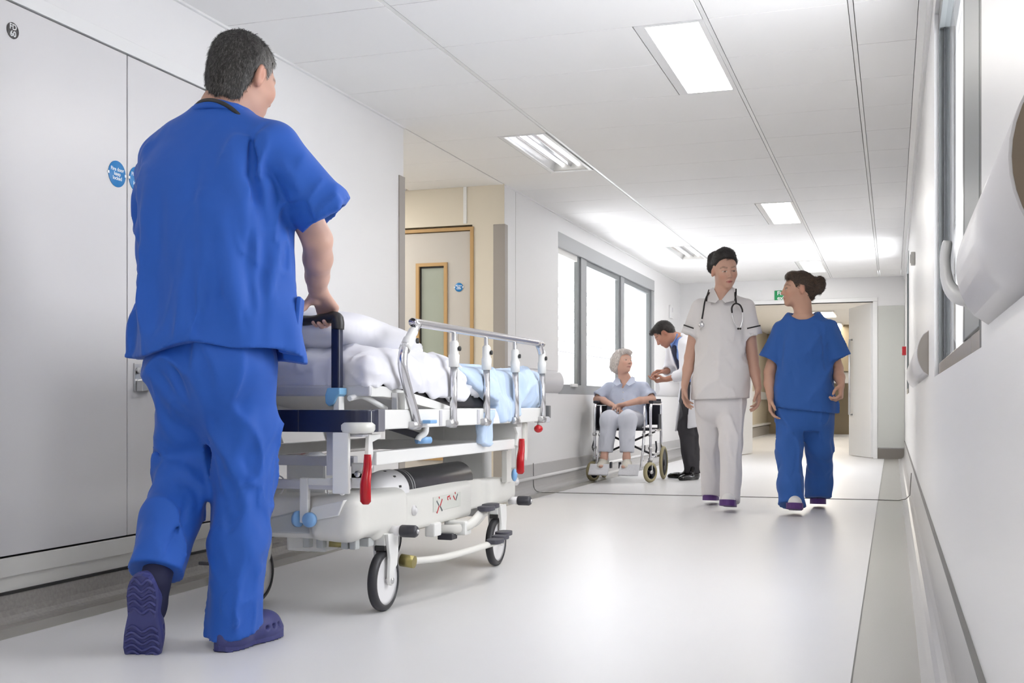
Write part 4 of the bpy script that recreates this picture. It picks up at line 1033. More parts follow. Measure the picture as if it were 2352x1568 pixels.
# near-left brake pedal and small underside fittings
part(MB().box(-2.175, -2.09, 3.20, 3.26, 0.165, 0.178, 0.004), 'brake_pedal', M_dkgrey); part(MB().box(-2.13, -2.09, 3.24, 3.30, 0.145, 0.165, 0.004), 'brake_pedal_arm', M_bedw)
for xx in (-1.83, -1.78, -1.69, -1.66):
    part(MB().box(xx - 0.012, xx + 0.012, 3.30, 3.33, 0.225, 0.262, 0.004), 'underside_clip', M_bedg)
part(MB().box(-1.75, -1.64, 3.38, 3.42, 0.225, 0.255, 0.004), 'underside_bar', M_bedg)
mb = MB(); mb.cyl((-1.76, 3.33, 0.245), (-1.71, 3.36, 0.24), 0.018, 12); part(mb, 'underside_valve', M_brass)

# castors
for (x, y, sg) in ((-1.629, 3.47, 1), (-1.624, 4.596, 1), (-2.12, 3.47, -1), (-2.125, 4.596, -1)):
    r = 0.103
    mb = MB(); w_ = 0.016
    prof = [(0.083, -w_), (0.092, -w_), (0.100, -w_ * 0.75), (r, -w_ * 0.3), (r, w_ * 0.3), (0.100, w_ * 0.75), (0.092, w_), (0.083, w_), (0.083, -w_)]
    mb.lathe(prof, (x, y, r), 'x', 40); tyre = part(mb, 'castor_tyre', M_tyre)
    mb = MB(); mb.lathe([(0, -0.011), (0.03, -0.011), (0.07, -0.009), (0.0835, -0.013), (0.0835, 0.013), (0.07, 0.009), (0.03, 0.011), (0, 0.011)], (x, y, r), 'x', 36); part(mb, 'castor_disc', M_disc, tyre)
    mb = MB(); mb.prism([(y - 0.03, 0.262), (y + 0.05, 0.262), (y + 0.055, 0.20), (y + 0.045, 0.15), (y + 0.02, 0.135), (y + 0.017, 0.095), (y + 0.004, 0.085), (y - 0.012, 0.092), (y - 0.018, 0.11), (y - 0.012, 0.18), (y - 0.02, 0.215)], x + 0.019, x + 0.031, 'x', 0.003); part(mb, 'castor_fork', M_bedw)
    mb = MB(); mb.prism([(y - 0.03, 0.262), (y + 0.05, 0.262), (y + 0.055, 0.20), (y + 0.02, 0.135), (y + 0.017, 0.095), (y + 0.004, 0.085), (y - 0.012, 0.092), (y - 0.012, 0.18)], x - 0.031, x - 0.019, 'x', 0.003); part(mb, 'castor_fork', M_bedw)
    part(MB().box(x - 0.0185, x + 0.0185, y - 0.028, y + 0.05, 0.222, 0.262, 0.004), 'fork_crown', M_bedw)
    part(MB().box(x - 0.02, x + 0.018, y - 0.03, y - 0.02, 0.205, 0.222, 0.002), 'brake_shoe', M_black)
    mb = MB(); mb.lathe([(0.010, -0.036), (0.010, 0.036), (0.006, 0.038), (0, 0.038)], (x, y, r), 'x', 12); part(mb, 'axle_bolt', M_steel)

# ------------------------------------------------------------------ mattress and bedding
M_matt = mat('mattress_vinyl', (0.03, 0.028, 0.03), 0.4)
def deck_top(P): return np.where(P[:, 1] < 3.28, 0.755, 0.755 - 0.072 * np.clip((P[:, 1] - 3.28) / 0.62, 0, 1) ** 1.3)
mt = MB(); ym = [3.23, 3.26, 3.3, 3.4, 3.5, 3.6, 3.7, 3.8, 3.9, 4.0, 4.9]
mt.prism([(y, deck_z(y) + 0.002) for y in ym] + [(y, deck_z(y) + 0.055 - (0.02 if y in (3.23, 4.9) else 0)) for y in ym[::-1]], -2.19, -1.555, 'x', 0.006)
tag(mt.build('mattress', M_matt), 'thin black vinyl mattress on the trolley deck', 'mattress')

M_sheet = mat('bed_linen_white', (0.74, 0.74, 0.80), 0.8, sheen=0.1, bump=(60, 0.12, 0.003))
M_pill = mat('pillowcase_white', (0.76, 0.76, 0.81), 0.8, sheen=0.1, bump=(500, 0.1, 0.001))
M_blan = mat('blanket_pale_blue', (0.50, 0.63, 0.83), 0.85, sheen=0.3, bump=(350, 0.25, 0.002))

def hem_cut(S, hz, x_in):
    """Remove everything below an uneven hem line hz(y) outside, and the mattress volume inside."""
    S._add(lambda P: hz(P[:, 1], P[:, 0]) - P[:, 2], (-9,) * 3, (9,) * 3, 'i', 0.004)
    S._add(lambda P: np.maximum(np.maximum(np.abs(P[:, 0] + 1.8725) - x_in, P[:, 2] - (deck_top(P) + 0.060)), np.maximum(3.225 - P[:, 1], P[:, 1] - 4.91)), (-2.25, 3.1, 0.6), (-1.5, 4.95, 0.83), 's', 0.004)

# crumpled sheet heap under the pillows
S = SDF(0.007)
S.rbox((-1.8725, 3.60, 0.775), (0.340, 0.41, 0.075), 0.04)
S.rbox((-1.86, 3.60, 0.815), (0.30, 0.34, 0.07), 0.06, 0.06)
S.cone((-1.64, 3.9, 0.80), (-1.58, 4.15, 0.745), 0.055, 0.035, 0.05)
S.cone((-1.75, 4.1, 0.79), (-1.60, 4.22, 0.74), 0.05, 0.03, 0.05)
S.ell((-1.60, 3.45, 0.785), (0.05, 0.20, 0.045), 0.04)
S.d(crumple(0.006, (16, 13, 18), 3)); S.d(creases(0.0180, (8, 6, 8), 5)); S.d(creases(0.0090, (18, 15, 18), 6))
S.d(folds([([(-1.53, 3.42, 0.84), (-1.53, 3.48, 0.79), (-1.53, 3.56, 0.75)], 0.014, 0.016), ([(-1.53, 3.38, 0.83), (-1.53, 3.40, 0.77)], 0.010, 0.014), ([(-1.56, 3.7, 0.82), (-1.53, 3.85, 0.77), (-1.53, 4.05, 0.73)], 0.014, 0.020),
                     ([(-1.55, 3.85, 0.84), (-1.53, 4.0, 0.79), (-1.53, 4.15, 0.74)], 0.012, 0.02), ([(-1.53, 3.12, 0.80), (-1.53, 3.3, 0.775), (-1.53, 3.45, 0.76)], 0.008, 0.018), ([(-1.54, 3.55, 0.86), (-1.53, 3.75, 0.835), (-1.53, 3.9, 0.83)], -0.012, 0.016)]))
hem_cut(S, lambda y, x: np.interp(y, [3.0, 3.3, 3.5, 3.7, 3.85, 4.0, 4.3], [0.752, 0.752, 0.742, 0.722, 0.712, 0.700, 0.690]) + 0.006 * np.sin(y * 37) + 0.004 * np.sin(y * 71 + 1), 0.322)
tag(S.build('bed_sheet', M_sheet, None, relax=2), 'white crumpled sheet spread over the trolley mattress', 'sheet')

def pillow(name, c, h, rz, rx, label, seed, sag=0.0):
    S = SDF(0.008); Rm = Matrix.Rotation(rz, 3, 'Z') @ Matrix.Rotation(rx, 3, 'X'); Rn = np.array(Rm); c = np.array(c)
    def fn(P):
        q = (P - c) @ Rn / np.array(h); q[:, 2] += sag * (q[:, 0] ** 2 + q[:, 1] ** 2) * 0.5
        e = (np.abs(q[:, 0]) ** 3.2 + np.abs(q[:, 1]) ** 3.2) ** (1 / 3.2)
        k = np.clip(1 - e ** 3.0, 0, 1) ** 0.5
        return np.maximum((np.abs(q[:, 2]) - 0.06 - 0.94 * k) * h[2] * 0.7, (e - 1) * min(h[0], h[1]))
    S._add(fn, c - max(h) * 1.2, c + max(h) * 1.2, 'u', 0.0)
    S.d(crumple(0.005, (17, 15, 15), seed)); S.d(creases(0.0144, (6, 6, 7), seed + 1))
    return tag(S.build(name, M_pill, None, relax=3), label, 'pillow')

pillow('pillow', (-1.88, 3.51, 0.925), (0.285, 0.34, 0.082), R(-4), R(-5), 'white pillow on top of the heap at the trolley head', 21)

# pale blue blanket over the foot half, with a tail hanging down
S = SDF(0.007)
S.rbox((-1.8725, 4.42, 0.757), (0.356, 0.555, 0.088), 0.05)
S.rbox((-1.8725, 4.86, 0.765), (0.33, 0.13, 0.075), 0.06, 0.05)
S.cone((-1.62, 3.98, 0.80), (-1.545, 4.2, 0.74), 0.03, 0.03, 0.05)
S.cone((-1.525, 4.25, 0.72), (-1.517, 4.36, 0.60), 0.03, 0.022, 0.04)
S.rbox((-1.52, 4.16, 0.60), (0.014, 0.05, 0.07), 0.012, 0.02)
S.rbox((-1.522, 4.45, 0.66), (0.018, 0.14, 0.05), 0.015, 0.03)
S.d(crumple(0.006, (14, 12, 16), 8)); S.d(creases(0.0144, (8, 8, 6), 9)); S.d(creases(0.0072, (18, 18, 14), 10))
S.d(folds([([(-1.52, 4.10, 0.80), (-1.51, 4.25, 0.77), (-1.51, 4.38, 0.69)], 0.016, 0.022), ([(-1.52, 4.02, 0.80), (-1.51, 4.15, 0.75), (-1.51, 4.30, 0.66)], 0.012, 0.016), ([(-1.52, 4.5, 0.82), (-1.51, 4.52, 0.74), (-1.51, 4.46, 0.65)], 0.014, 0.02),
                     ([(-1.52, 4.62, 0.82), (-1.51, 4.64, 0.74), (-1.51, 4.60, 0.66)], -0.012, 0.018), ([(-1.52, 4.74, 0.82), (-1.51, 4.76, 0.74), (-1.51, 4.72, 0.67)], 0.010, 0.018), ([(-1.55, 4.88, 0.83), (-1.52, 4.90, 0.75), (-1.52, 4.86, 0.67)], -0.008, 0.016), ([(-1.50, 4.14, 0.66), (-1.50, 4.17, 0.54)], -0.012, 0.012)]))
hem_cut(S, lambda y, x: np.where(x < -1.56, 0.66, np.interp(y, [3.9, 4.05, 4.10, 4.12, 4.20, 4.23, 4.30, 4.45, 4.55, 4.7, 5.0], [0.70, 0.68, 0.60, 0.54, 0.53, 0.60, 0.622, 0.628, 0.645, 0.65, 0.655]) + 0.003 * np.sin(y * 55)), 0.322)
S._add(lambda P: -(P[:, 1] - np.where(P[:, 2] < 0.68, 4.10, 4.26 - 2.6 * np.clip(P[:, 2] - 0.69, 0, 0.15) - 0.012 * np.sin(P[:, 2] * 60))), (-9,) * 3, (9,) * 3, 'i', 0.01)
tag(S.build('blanket', M_blan, None, relax=2), 'pale blue blanket draped over the foot end of the trolley', 'blanket')

# ================================================================== PEOPLE
M_skin = mat('skin', (0.8, 0.5, 0.4), 0.45, spec=0.35, vcol=True, bump=(220, 0.06, 0.001))
M_hair = mat('hair', (0.1, 0.1, 0.1), 0.5, spec=0.4, vcol=True)
M_eye = mat('eye_vcol', (0.8, 0.8, 0.8), 0.2, vcol=True)


def basis(yaw=0, pitch=0, roll=0):
    """Columns right / forward / up; yaw 0 faces +y, pitch > 0 nods down."""
    return np.array(Matrix.Rotation(R(yaw), 3, 'Z') @ Matrix.Rotation(R(-pitch), 3, 'X') @ Matrix.Rotation(R(roll), 3, 'Y'))


class Head:
    def __init__(s, c, B, sc=1.0, female=False, ear=1.0): s.c = np.array(c, float); s.B = B; s.s = sc; s.f = female; s.ear = ear

    def w(s, p): return s.c + s.B @ (np.array(p, float) * s.s)

    def loc(s, V): return (V - s.c) @ s.B / s.s

    def add(s, S):
        k = s.s; B = s.B; e = lambda p, r, kk=0.02, op='u', rot=None: S.ell(s.w(p), np.array(r) * k, kk * k, op, B if rot is None else B @ rot)
        c = lambda a, b, ra, rb, kk=0.02, op='u': S.cone(s.w(a), s.w(b), ra * k, rb * k, kk * k, op)
        j = 0.93 if s.f else 1.0
        e((0, -0.012, 0.032), (0.073, 0.094, 0.082))
        e((0, 0.028, -0.03), (0.058 * j, 0.062, 0.074), 0.03)
        e((0, 0.005, -0.055), (0.056 * j, 0.06, 0.045), 0.03)
        e((0, 0.066, -0.092), (0.02 * j, 0.018, 0.016), 0.03)
        e((0.034, 0.058, -0.02), (0.022, 0.025, 0.022), 0.03); e((-0.034, 0.058, -0.02), (0.022, 0.025, 0.022), 0.03)
        c((-0.03, 0.076, 0.024), (0.03, 0.076, 0.024), 0.010, 0.010, 0.02)
        for sg in (-1, 1): e((sg * 0.030, 0.097, 0.004), (0.018, 0.014, 0.011), 0.014, 's')
        c((0, 0.086, 0.012), (0, 0.106, -0.026), 0.0065, 0.0095 * j, 0.012)
        for sg in (-1, 1): e((sg * 0.010, 0.098, -0.031), (0.0075, 0.009, 0.0065), 0.006)
        c((-0.018, 0.083, -0.059), (0.018, 0.083, -0.059), 0.005, 0.005, 0.008); c((0, 0.0905, -0.0545), (0, 0.0905, -0.0545), 0.006, 0.006, 0.012)
        c((-0.013, 0.084, -0.0685), (0.013, 0.084, -0.0685), 0.0065, 0.0065, 0.006)
        c((-0.02, 0.0945, -0.0625), (0.02, 0.0945, -0.0625), 0.0016, 0.0016, 0.004, 's')
        for sg in (-1, 1):
            rot = np.array(Matrix.Rotation(sg * R(22), 3, 'Z') @ Matrix.Rotation(R(-10), 3, 'X'))
            e((sg * 0.075, -0.012, -0.008), (0.0085 * s.ear, 0.017 * s.ear, 0.030 * s.ear), 0.008, 'u', rot)
            e((sg * 0.0845, -0.008, -0.004), (0.007 * s.ear, 0.009 * s.ear, 0.018 * s.ear), 0.006, 's', rot)
            for q in (sg,): e((q * 0.030, 0.077, 0.003), (0.0125, 0.0125, 0.0115), 0.003)      # eyelid volume
        return s

    def cols(s, V, skin, lip=(0.42, 0.16, 0.14), brow=(0.05, 0.035, 0.03), cheek=0.25, closed=0.6, iris=(0.05, 0.03, 0.02), hairline=None):
        q = s.loc(V); C = np.tile(np.array(skin, float), (len(V), 1))
        near = (np.abs(q) < 0.16).all(1)
        def blend(m, col): C[:] = C * (1 - m[:, None]) + np.array(col) * m[:, None]
        g = lambda dx, dy, dz: np.exp(-(dx ** 2 + dy ** 2 + dz ** 2))
        red = np.array(skin) * np.array([1.06, 0.78, 0.74])
        for sg in (-1, 1):
            blend(near * cheek * 1.6 * g((q[:, 0] - sg * 0.038) / 0.022, (q[:, 1] - 0.07) / 0.04, (q[:, 2] + 0.03) / 0.02), red)
            blend(near * 0.6 * g((q[:, 0] - sg * 0.08) / 0.014, (q[:, 1] + 0.012) / 0.025, (q[:, 2] + 0.005) / 0.035), red)
        front = near & (q[:, 1] > 0.055)
        m = front * np.clip(1.5 - np.sqrt((q[:, 0] / 0.024) ** 2 + ((q[:, 2] + 0.0625) / 0.0105) ** 2) * 1.5, 0, 1); blend(m, lip)
        m = front * np.exp(-((q[:, 2] + 0.0625) / 0.0018) ** 2) * (np.abs(q[:, 0]) < 0.022); blend(m * 0.8, np.array(lip) * 0.35)
        for sg in (-1, 1):
            x = (q[:, 0] - sg * 0.030) * sg
            zb = 0.0245 + 0.005 * np.exp(-((x - 0.006) / 0.012) ** 2) - 0.005 * np.clip((x - 0.010) / 0.012, 0, 1)
            m = front * np.exp(-((q[:, 2] - zb) / 0.0034) ** 2) * (np.abs(x) < 0.021); blend(m * 0.7, brow)
            m = front * np.clip(1.6 - np.sqrt((x / 0.0165) ** 2 + ((q[:, 2] - 0.003) / 0.0095) ** 2) * 1.6, 0, 1); blend(m * 0.35, np.array(skin) * np.array([0.6, 0.48, 0.45]))
            op = 0.0048 * (1 - closed)
            if op > 0.0005:
                m = front * ((x / 0.0125) ** 2 + ((q[:, 2] - 0.002) / (op + 0.001)) ** 2 < 1); blend(m * 1.0, (0.7, 0.68, 0.66))
                m = front * ((x / 0.0062) ** 2 + ((q[:, 2] - 0.002) / (op + 0.0015)) ** 2 < 1); blend(m * 1.0, iris)
            m = front * np.exp(-((q[:, 2] - 0.002 - op) / 0.0022) ** 2) * (np.abs(x) < 0.015); blend(m * 0.85, np.array(brow) * 0.8)
            m = front * np.exp(-(((q[:, 0] - sg * 0.007) / 0.003) ** 2 + ((q[:, 2] + 0.0365) / 0.002) ** 2)); blend(m * 0.6, np.array(skin) * 0.35)
        return C


def hand(S, w, f, n, side, curls, sc=1.0, thumb=None, spread=6, k=0.006):
    """Five-fingered hand. w wrist, f finger direction, n palm normal, side +1 right / -1 left; curls per finger (deg, deg, deg)."""
    w = np.array(w, float); f = np.array(f, float); f /= np.linalg.norm(f); n = np.array(n, float); n -= f * (n @ f); n /= np.linalg.norm(n)
    t = np.cross(f, n) * side
    L = 0.088 * sc
    lens = [(0.042, 0.025, 0.021), (0.046, 0.029, 0.022), (0.042, 0.027, 0.021), (0.033, 0.020, 0.018)]
    offs = [0.030, 0.010, -0.010, -0.028]; palm = [0.0, 0.004, 0.001, -0.008]
    for i in range(4):
        kn = w + f * (L + palm[i] * sc) + t * offs[i] * sc - n * 0.004 * sc
        st = w + t * offs[i] * 0.55 * sc + f * 0.008
        S.cone(st, kn, 0.0145 * sc, 0.0125 * sc, 0.014 * sc)
        a = 0; p = kn; r = (0.0098 if i < 3 else 0.0086) * sc
        fo = f + t * math.tan(R(spread * (1.5 - i) / 1.5)); fo /= np.linalg.norm(fo)
        for j in range(3):
            a += R(curls[i][j]); d = fo * math.cos(a) + n * math.sin(a)
            q = p + d * lens[i][j] * sc; S.cone(p, q, r, r * 0.92, k * sc); p = q; r *= 0.92
    S.ell(w + f * 0.028 * sc + t * 0.022 * sc + n * 0.010 * sc, np.array([0.018, 0.018, 0.018]) * sc, 0.015 * sc)
    th = thumb or [(0.55, 0.65, 0.35), (0.85, 0.3, 0.35), (0.95, 0.0, 0.3)]
    p = w + f * 0.022 * sc + t * 0.026 * sc + n * 0.006 * sc; r = 0.0135 * sc
    for j, ln in enumerate((0.040, 0.033, 0.026)):
        a, b, c = th[j]; d = f * a + t * b + n * c; d /= np.linalg.norm(d)
        q = p + d * ln * sc; S.cone(p, q, r, r * 0.86, 0.008 * sc); p = q; r *= 0.88
    return S


def strands(V, F, sel, flow, nst, ln, wd, colf, lift=0.25, seed=1, jit=0.35):
    """Ribbon hair strands over a hair surface; returns verts, faces, colours."""
    g = np.random.default_rng(seed); a, b, c = V[F[:, 0]], V[F[:, 1]], V[F[:, 2]]
    N = np.cross(b - a, c - a); ar = np.linalg.norm(N, axis=1); N /= (ar[:, None] + 1e-12)
    ctr = (V[F[:, 0]] + V[F[:, 2]]) / 2; ok = sel(ctr); pr = ar * ok; pr /= pr.sum()
    idx = g.choice(len(F), nst, p=pr); P = ctr[idx] + g.normal(0, 0.002, (nst, 3)); n = N[idx]
    t = flow(P) + g.normal(0, jit, (nst, 3)) ; t -= n * (t * n).sum(1)[:, None]; t /= np.linalg.norm(t, axis=1)[:, None] + 1e-9
    sd = np.cross(n, t); L = ln * g.uniform(0.6, 1.3, (nst, 1)); W = wd * g.uniform(0.7, 1.3, (nst, 1))
    lf = lift * g.uniform(0.2, 1.5, (nst, 1))
    cv = 1 / 0.17
    p0 = P - n * 0.003; p1 = P + t * L * 0.5 + n * (L * lf - (L * 0.5) ** 2 * cv); p2 = P + t * L + n * (L * lf * 0.9 - L ** 2 * cv) + sd * L * g.normal(0, 0.15, (nst, 1))
    vs = np.stack([p0 - sd * W, p0 + sd * W, p1 - sd * W * 0.8, p1 + sd * W * 0.8, p2], 1).reshape(-1, 3)
    o = np.arange(nst) * 5
    fs = np.concatenate([np.stack([o, o + 1, o + 3, o + 2], 1)]).tolist() + np.stack([o + 2, o + 3, o + 4], 1).tolist()
    cl = np.repeat(colf(P, g), 5, axis=0)
    return vs, fs, cl


def hair_obj(name, S, parent, colf, flow, nst, ln, wd, lift=0.25, T=None, relax=1, jit=0.35, sel=None, basecol=None, label=None):
    V, F = S.mesh(); V = relax_mesh(V, F, relax) if relax else V
    g = np.random.default_rng(3); C = colf(V, g) * 0.8
    vs, fs, cl = strands(V, F, sel or (lambda P: np.ones(len(P), bool)), flow, nst, ln, wd, colf, lift, jit=jit)
    nv = len(V); allv = np.concatenate([V, vs]); allf = F.tolist() + [tuple(i + nv for i in f) for f in fs]
    o = mkobj(name, allv, allf, M_hair, parent, True, None, False, np.concatenate([C, cl]))
    if label: o['label'] = label
    return o


def frame(f, u):
    """Columns x, y=f, z~u."""
    f = np.array(f, float); f /= np.linalg.norm(f); u = np.array(u, float); u = u - f * (u @ f); u /= np.linalg.norm(u)
    return np.stack([np.cross(f, u), f, u], 1)


def clog(parent, heel, f, u, m_up, m_sole, L=0.285, W=0.105, vox=0.005, tread=True, name='clog', side=1, st=0.024, vents=True, uw=1.0, ow=1.0):
    """Foam clog: heel = point under the heel on the sole, f toe direction, u up out of the sole."""
    Bf = frame(f, u); o = np.array(heel, float); w = lambda p: o + Bf @ np.array(p, float); h = W / 2
    S = SDF(vox); e = lambda p, r, k=0.01, op='u': S.ell(w(p), r, k, op, Bf)
    for (y, hx, ry) in ((0.064, 0.84, 0.066), (0.135, 0.76, 0.10), (0.203, 1.0, 0.084)):
        e((0.004 * side, y * (1 if uw == 1 else 0.93), 0.027), (h * hx * uw, ry * uw, 0.030), 0.012)
    e((0.003 * side, 0.182 if uw == 1 else 0.166, 0.042), (h * 0.96 * uw, 0.098 * uw, 0.048), 0.012)
    e((0, 0.075, 0.045), (h * 0.80, 0.072, 0.030), 0.012)
    e((0, 0.085, 0.085), (h * 0.62, 0.066, 0.052), 0.008, 's')
    for sx in (-1, 1):
        for yy in ((0.165, 0.195, 0.225) if vents else ()): e((sx * h * 0.95, yy, 0.045), (0.012, 0.009, 0.007), 0.002, 's')
    S.cut(w((0, 0, 0.010)), -Bf[:, 2])
    up = S.build(name, m_up, parent, relax=2)
    # sole outline
    hp = lambda t_: float(np.interp(t_, [0, 0.02, 0.06, 0.12, 0.22, 0.42, 0.62, 0.78, 0.88, 0.95, 0.985, 1.0], [0.0, 0.36, 0.58, 0.72, 0.80, 0.73, 0.95, 1.0, 0.86, 0.60, 0.34, 0.0])) * h
    ts = [(1 - math.cos(PI * i / 22)) / 2 for i in range(23)]
    out = [(hp(t_) + 0.004 * side * t_, 0.285 * t_) for t_ in ts] + [(-hp(t_) + 0.004 * side * t_, 0.285 * t_) for t_ in ts[-2:0:-1]]
    vs = [w((x * ow, y, 0.0 + 0.004)) for x, y in out] + [w((x * ow, y, st)) for x, y in out]; n2 = len(out)
    mb = MB(); mb.smooth = False
    mb.add(vs, [tuple(range(n2)), tuple(range(n2, 2 * n2))[::-1]] + [(i, (i + 1) % n2, n2 + (i + 1) % n2, n2 + i) for i in range(n2)])
    so = mb.build('sole', m_sole, up)
    if tread:
        for zone in ((0.02, 0.105, 5), (0.16, 0.272, 7)):
            for k in range(zone[2]):
                y = zone[0] + (zone[1] - zone[0]) * k / (zone[2] - 1)
                hw = hp(y / 0.285) * 0.94
                q = MB(); q.tube([w((x * hw, y + 0.008 * math.cos(x * 5.2), 0.003)) for x in [-1 + 2 * i / 12 for i in range(13)]], 0.0052, 6, flat=(1, 0.9)); q.build('tread_ridge', m_sole, so)
    return up


def garment(vox, m, name, parent, build, relax=3, label=None, T=None):
    S = SDF(vox); build(S)
    for f in S.disp: S.d(f)
    S.disp = []
    for f in S.later: f()
    o = S.build(name, m, parent, T=T, relax=relax)
    if label: o['label'] = label
    return o


def sleeve(S, a, b, ra, rb, wall=0.009, k=0.03, extra=None, capk=0.0, depth=0.09):
    """Tapered open sleeve (or trouser leg end) from a to b, hem square to its axis."""
    a = np.array(a, float); b = np.array(b, float); d = (b - a) / np.linalg.norm(b - a)
    G = SDF(S.vox); G.cone(a, b + d * 0.10, ra, rb, 0.0); G.cut(b, d)
    t = 1 - depth / np.linalg.norm(b - a); ri = ra + (rb - ra) * max(t, 0)
    S.later.append(lambda: S.cone(b - d * depth, b + d * 0.12, ri - wall - 0.006, rb - wall, 0.0, 's'))
    if extra: G.disp += extra
    S.group(G, k)


def shoe(parent, heel, f, u, m, L=0.28, W=0.09, name='shoe', vox=0.006, toe=0.75, h=0.07):
    Bf = frame(f, u); o = np.array(heel, float); w = lambda p: o + Bf @ np.array(p, float); S = SDF(vox)
    S.ell(w((0, 0.06, 0.035)), (W * 0.40, 0.065, h * 0.62), 0.02, 'u', Bf); S.ell(w((0, L * 0.62, 0.022)), (W * 0.5, L * 0.34, 0.034), 0.04, 'u', Bf)
    S.ell(w((0, L * 0.85, 0.016)), (W * 0.5 * toe, L * 0.16, 0.022), 0.02, 'u', Bf)
    S.cone(w((0, 0.06, 0.04)), w((0, 0.075, h + 0.02)), W * 0.36, W * 0.36, 0.03)
    S.cut(w((0, 0, 0.0)), -Bf[:, 2]); o_ = S.build(name, m, parent, relax=2)
    return o_


def ring(parent, name, m, c, d, r, hgt, th=0.003, n=24):
    mb = MB(); mb.lathe([(r, 0), (r + th, 0.0), (r + th, hgt), (r, hgt), (r, 0)], c, tuple(d), n); return mb.build(name, m, parent)


def limb(S, pts, rs, k=0.014): S.chain(pts, rs, k)

# ------------------------------------------------------------------ man in blue scrubs pushing the trolley
M_scrub = mat('scrubs_blue', (0.011, 0.098, 0.48), 0.7, sheen=0.08, bump=(900, 0.12, 0.0006))
M_clogn = mat('clog_navy', (0.045, 0.05, 0.19), 0.5, bump=(300, 0.1, 0.0005))
M_sockn = mat('sock_navy', (0.012, 0.014, 0.05), 0.8)
man = thing('person', 'grey-haired man in blue scrubs and navy clogs pushing the trolley', 'person', (-1.86, 2.82, 0))
HM = Head((-1.808, 2.890, 1.655), basis(-12, 14, 0), 1.05, ear=1.2)
skin_m = (0.56, 0.32, 0.24)
S = SDF(0.0045); HM.add(S)
S.cone((-1.845, 2.835, 1.52), HM.w((0, -0.028, -0.035)), 0.066, 0.060, 0.03)
S.cone((-1.86, 2.83, 1.44), (-1.845, 2.835, 1.55), 0.08, 0.062, 0.03)
S.cone(HM.w((0, 0.02, -0.08)), (-1.84, 2.87, 1.50), 0.045, 0.05, 0.03)
S.stack([(0.85, -1.872, 2.845, 0.16, 0.10), (1.05, -1.872, 2.84, 0.155, 0.10), (1.3, -1.87, 2.835, 0.17, 0.11), (1.42, -1.865, 2.84, 0.15, 0.09), (1.5, -1.855, 2.84, 0.09, 0.06)], 0.03)
for sh, el, wr in (((-1.675, 2.845, 1.415), (-1.595, 2.945, 1.178), (-1.682, 3.105, 1.055)), ((-2.055, 2.86, 1.415), (-2.15, 2.965, 1.178), (-2.068, 3.105, 1.055))):
    S.chain([sh, el], [0.054, 0.044], 0.014)
    e_, w_ = np.array(el), np.array(wr); md = e_ + (w_ - e_) * 0.38 + np.array([0.004, -0.004, 0.0])
    S.chain([e_, md, e_ + (w_ - e_) * 0.75, w_], [0.043, 0.0435, 0.036, 0.030], 0.012)
# right hand closed over the grip, thumb round the near side
cg = [(62, 70, 45)] * 4
TH = [(0.25, 0.55, 0.65), (-0.1, 0.25, 1.0), (-0.3, 0.5, 0.8)]
hand(S, (-1.684, 3.113, 1.048), (0, 0.75, -0.65), (0, -0.65, -0.75), 1, [(48, 76, 32), (50, 78, 32), (50, 78, 32), (50, 78, 32)], 0.98, thumb=TH, spread=3)
hand(S, (-2.066, 3.113, 1.048), (0, 0.75, -0.65), (0, -0.65, -0.75), -1, [(48, 76, 32), (50, 78, 32), (50, 78, 32), (50, 78, 32)], 0.98, thumb=TH, spread=3)
def man_cols(V):
    C = HM.cols(V, skin_m, brow=(0.12, 0.11, 0.10), cheek=0.3)
    n = np.sin(V[:, 0] * 61 + 2 * np.sin(V[:, 2] * 47)) * np.sin(V[:, 1] * 53 + V[:, 2] * 38)
    C *= (1 + 0.08 * n)[:, None] * np.array([1.0, 1 - 0.0, 1.0])
    arm = (V[:, 2] < 1.3)
    C[arm] = C[arm] * np.array([1.02, 1.08, 1.12]) + 0.03
    return C
body = S.build('body', M_skin, man, cols=man_cols, relax=2)

# hair
S = SDF(0.005); k = HM.s
S.ell(HM.w((0, -0.014, 0.036)), np.array([0.080, 0.101, 0.089]) * k, 0, 'u', HM.B)
S.ell(HM.w((0, -0.045, -0.015)), np.array([0.064, 0.062, 0.062]) * k, 0.03 * k, 'u', HM.B)
S.cone(HM.w((0, -0.05, -0.03)), HM.w((0, -0.042, -0.11)), 0.056 * k, 0.054 * k, 0.03 * k)
def hl(P):
    q = HM.loc(P); z = np.interp(q[:, 1], [-0.12, -0.05, -0.036, -0.022, 0.010, 0.022, 0.034, 0.055, 0.075], [-0.100, -0.096, -0.070, 0.010, 0.028, 0.0, 0.022, 0.062, 0.078])
    return (z - q[:, 2]) * 0.7
S._add(hl, (-9,) * 3, (9,) * 3, 'i', 0.006)
S.disp.append(crumple(0.003, (90, 90, 70), 4))
def man_hair_col(P, g):
    q = HM.loc(P); gy = np.clip((q[:, 1] + 0.045) / 0.06, 0, 1) * np.clip((np.abs(q[:, 0]) - 0.03) / 0.03, 0, 1) * np.clip(1.2 - q[:, 2] / 0.09, 0, 1)
    b = 0.04 + 0.45 * gy * g.uniform(0.3, 1, len(P)) + 0.16 * (g.uniform(0, 1, len(P)) ** 4)
    return np.stack([b, b * 0.95, b * 0.92], 1)
crown = HM.w((0, -0.05, 0.115))
hair_obj('hair', S, man, man_hair_col, lambda P: (P - crown) * 6 + np.array([0, -0.1, -0.9]), 17000, 0.015, 0.0007, 0.14, jit=0.3, label='short salt and pepper hair')
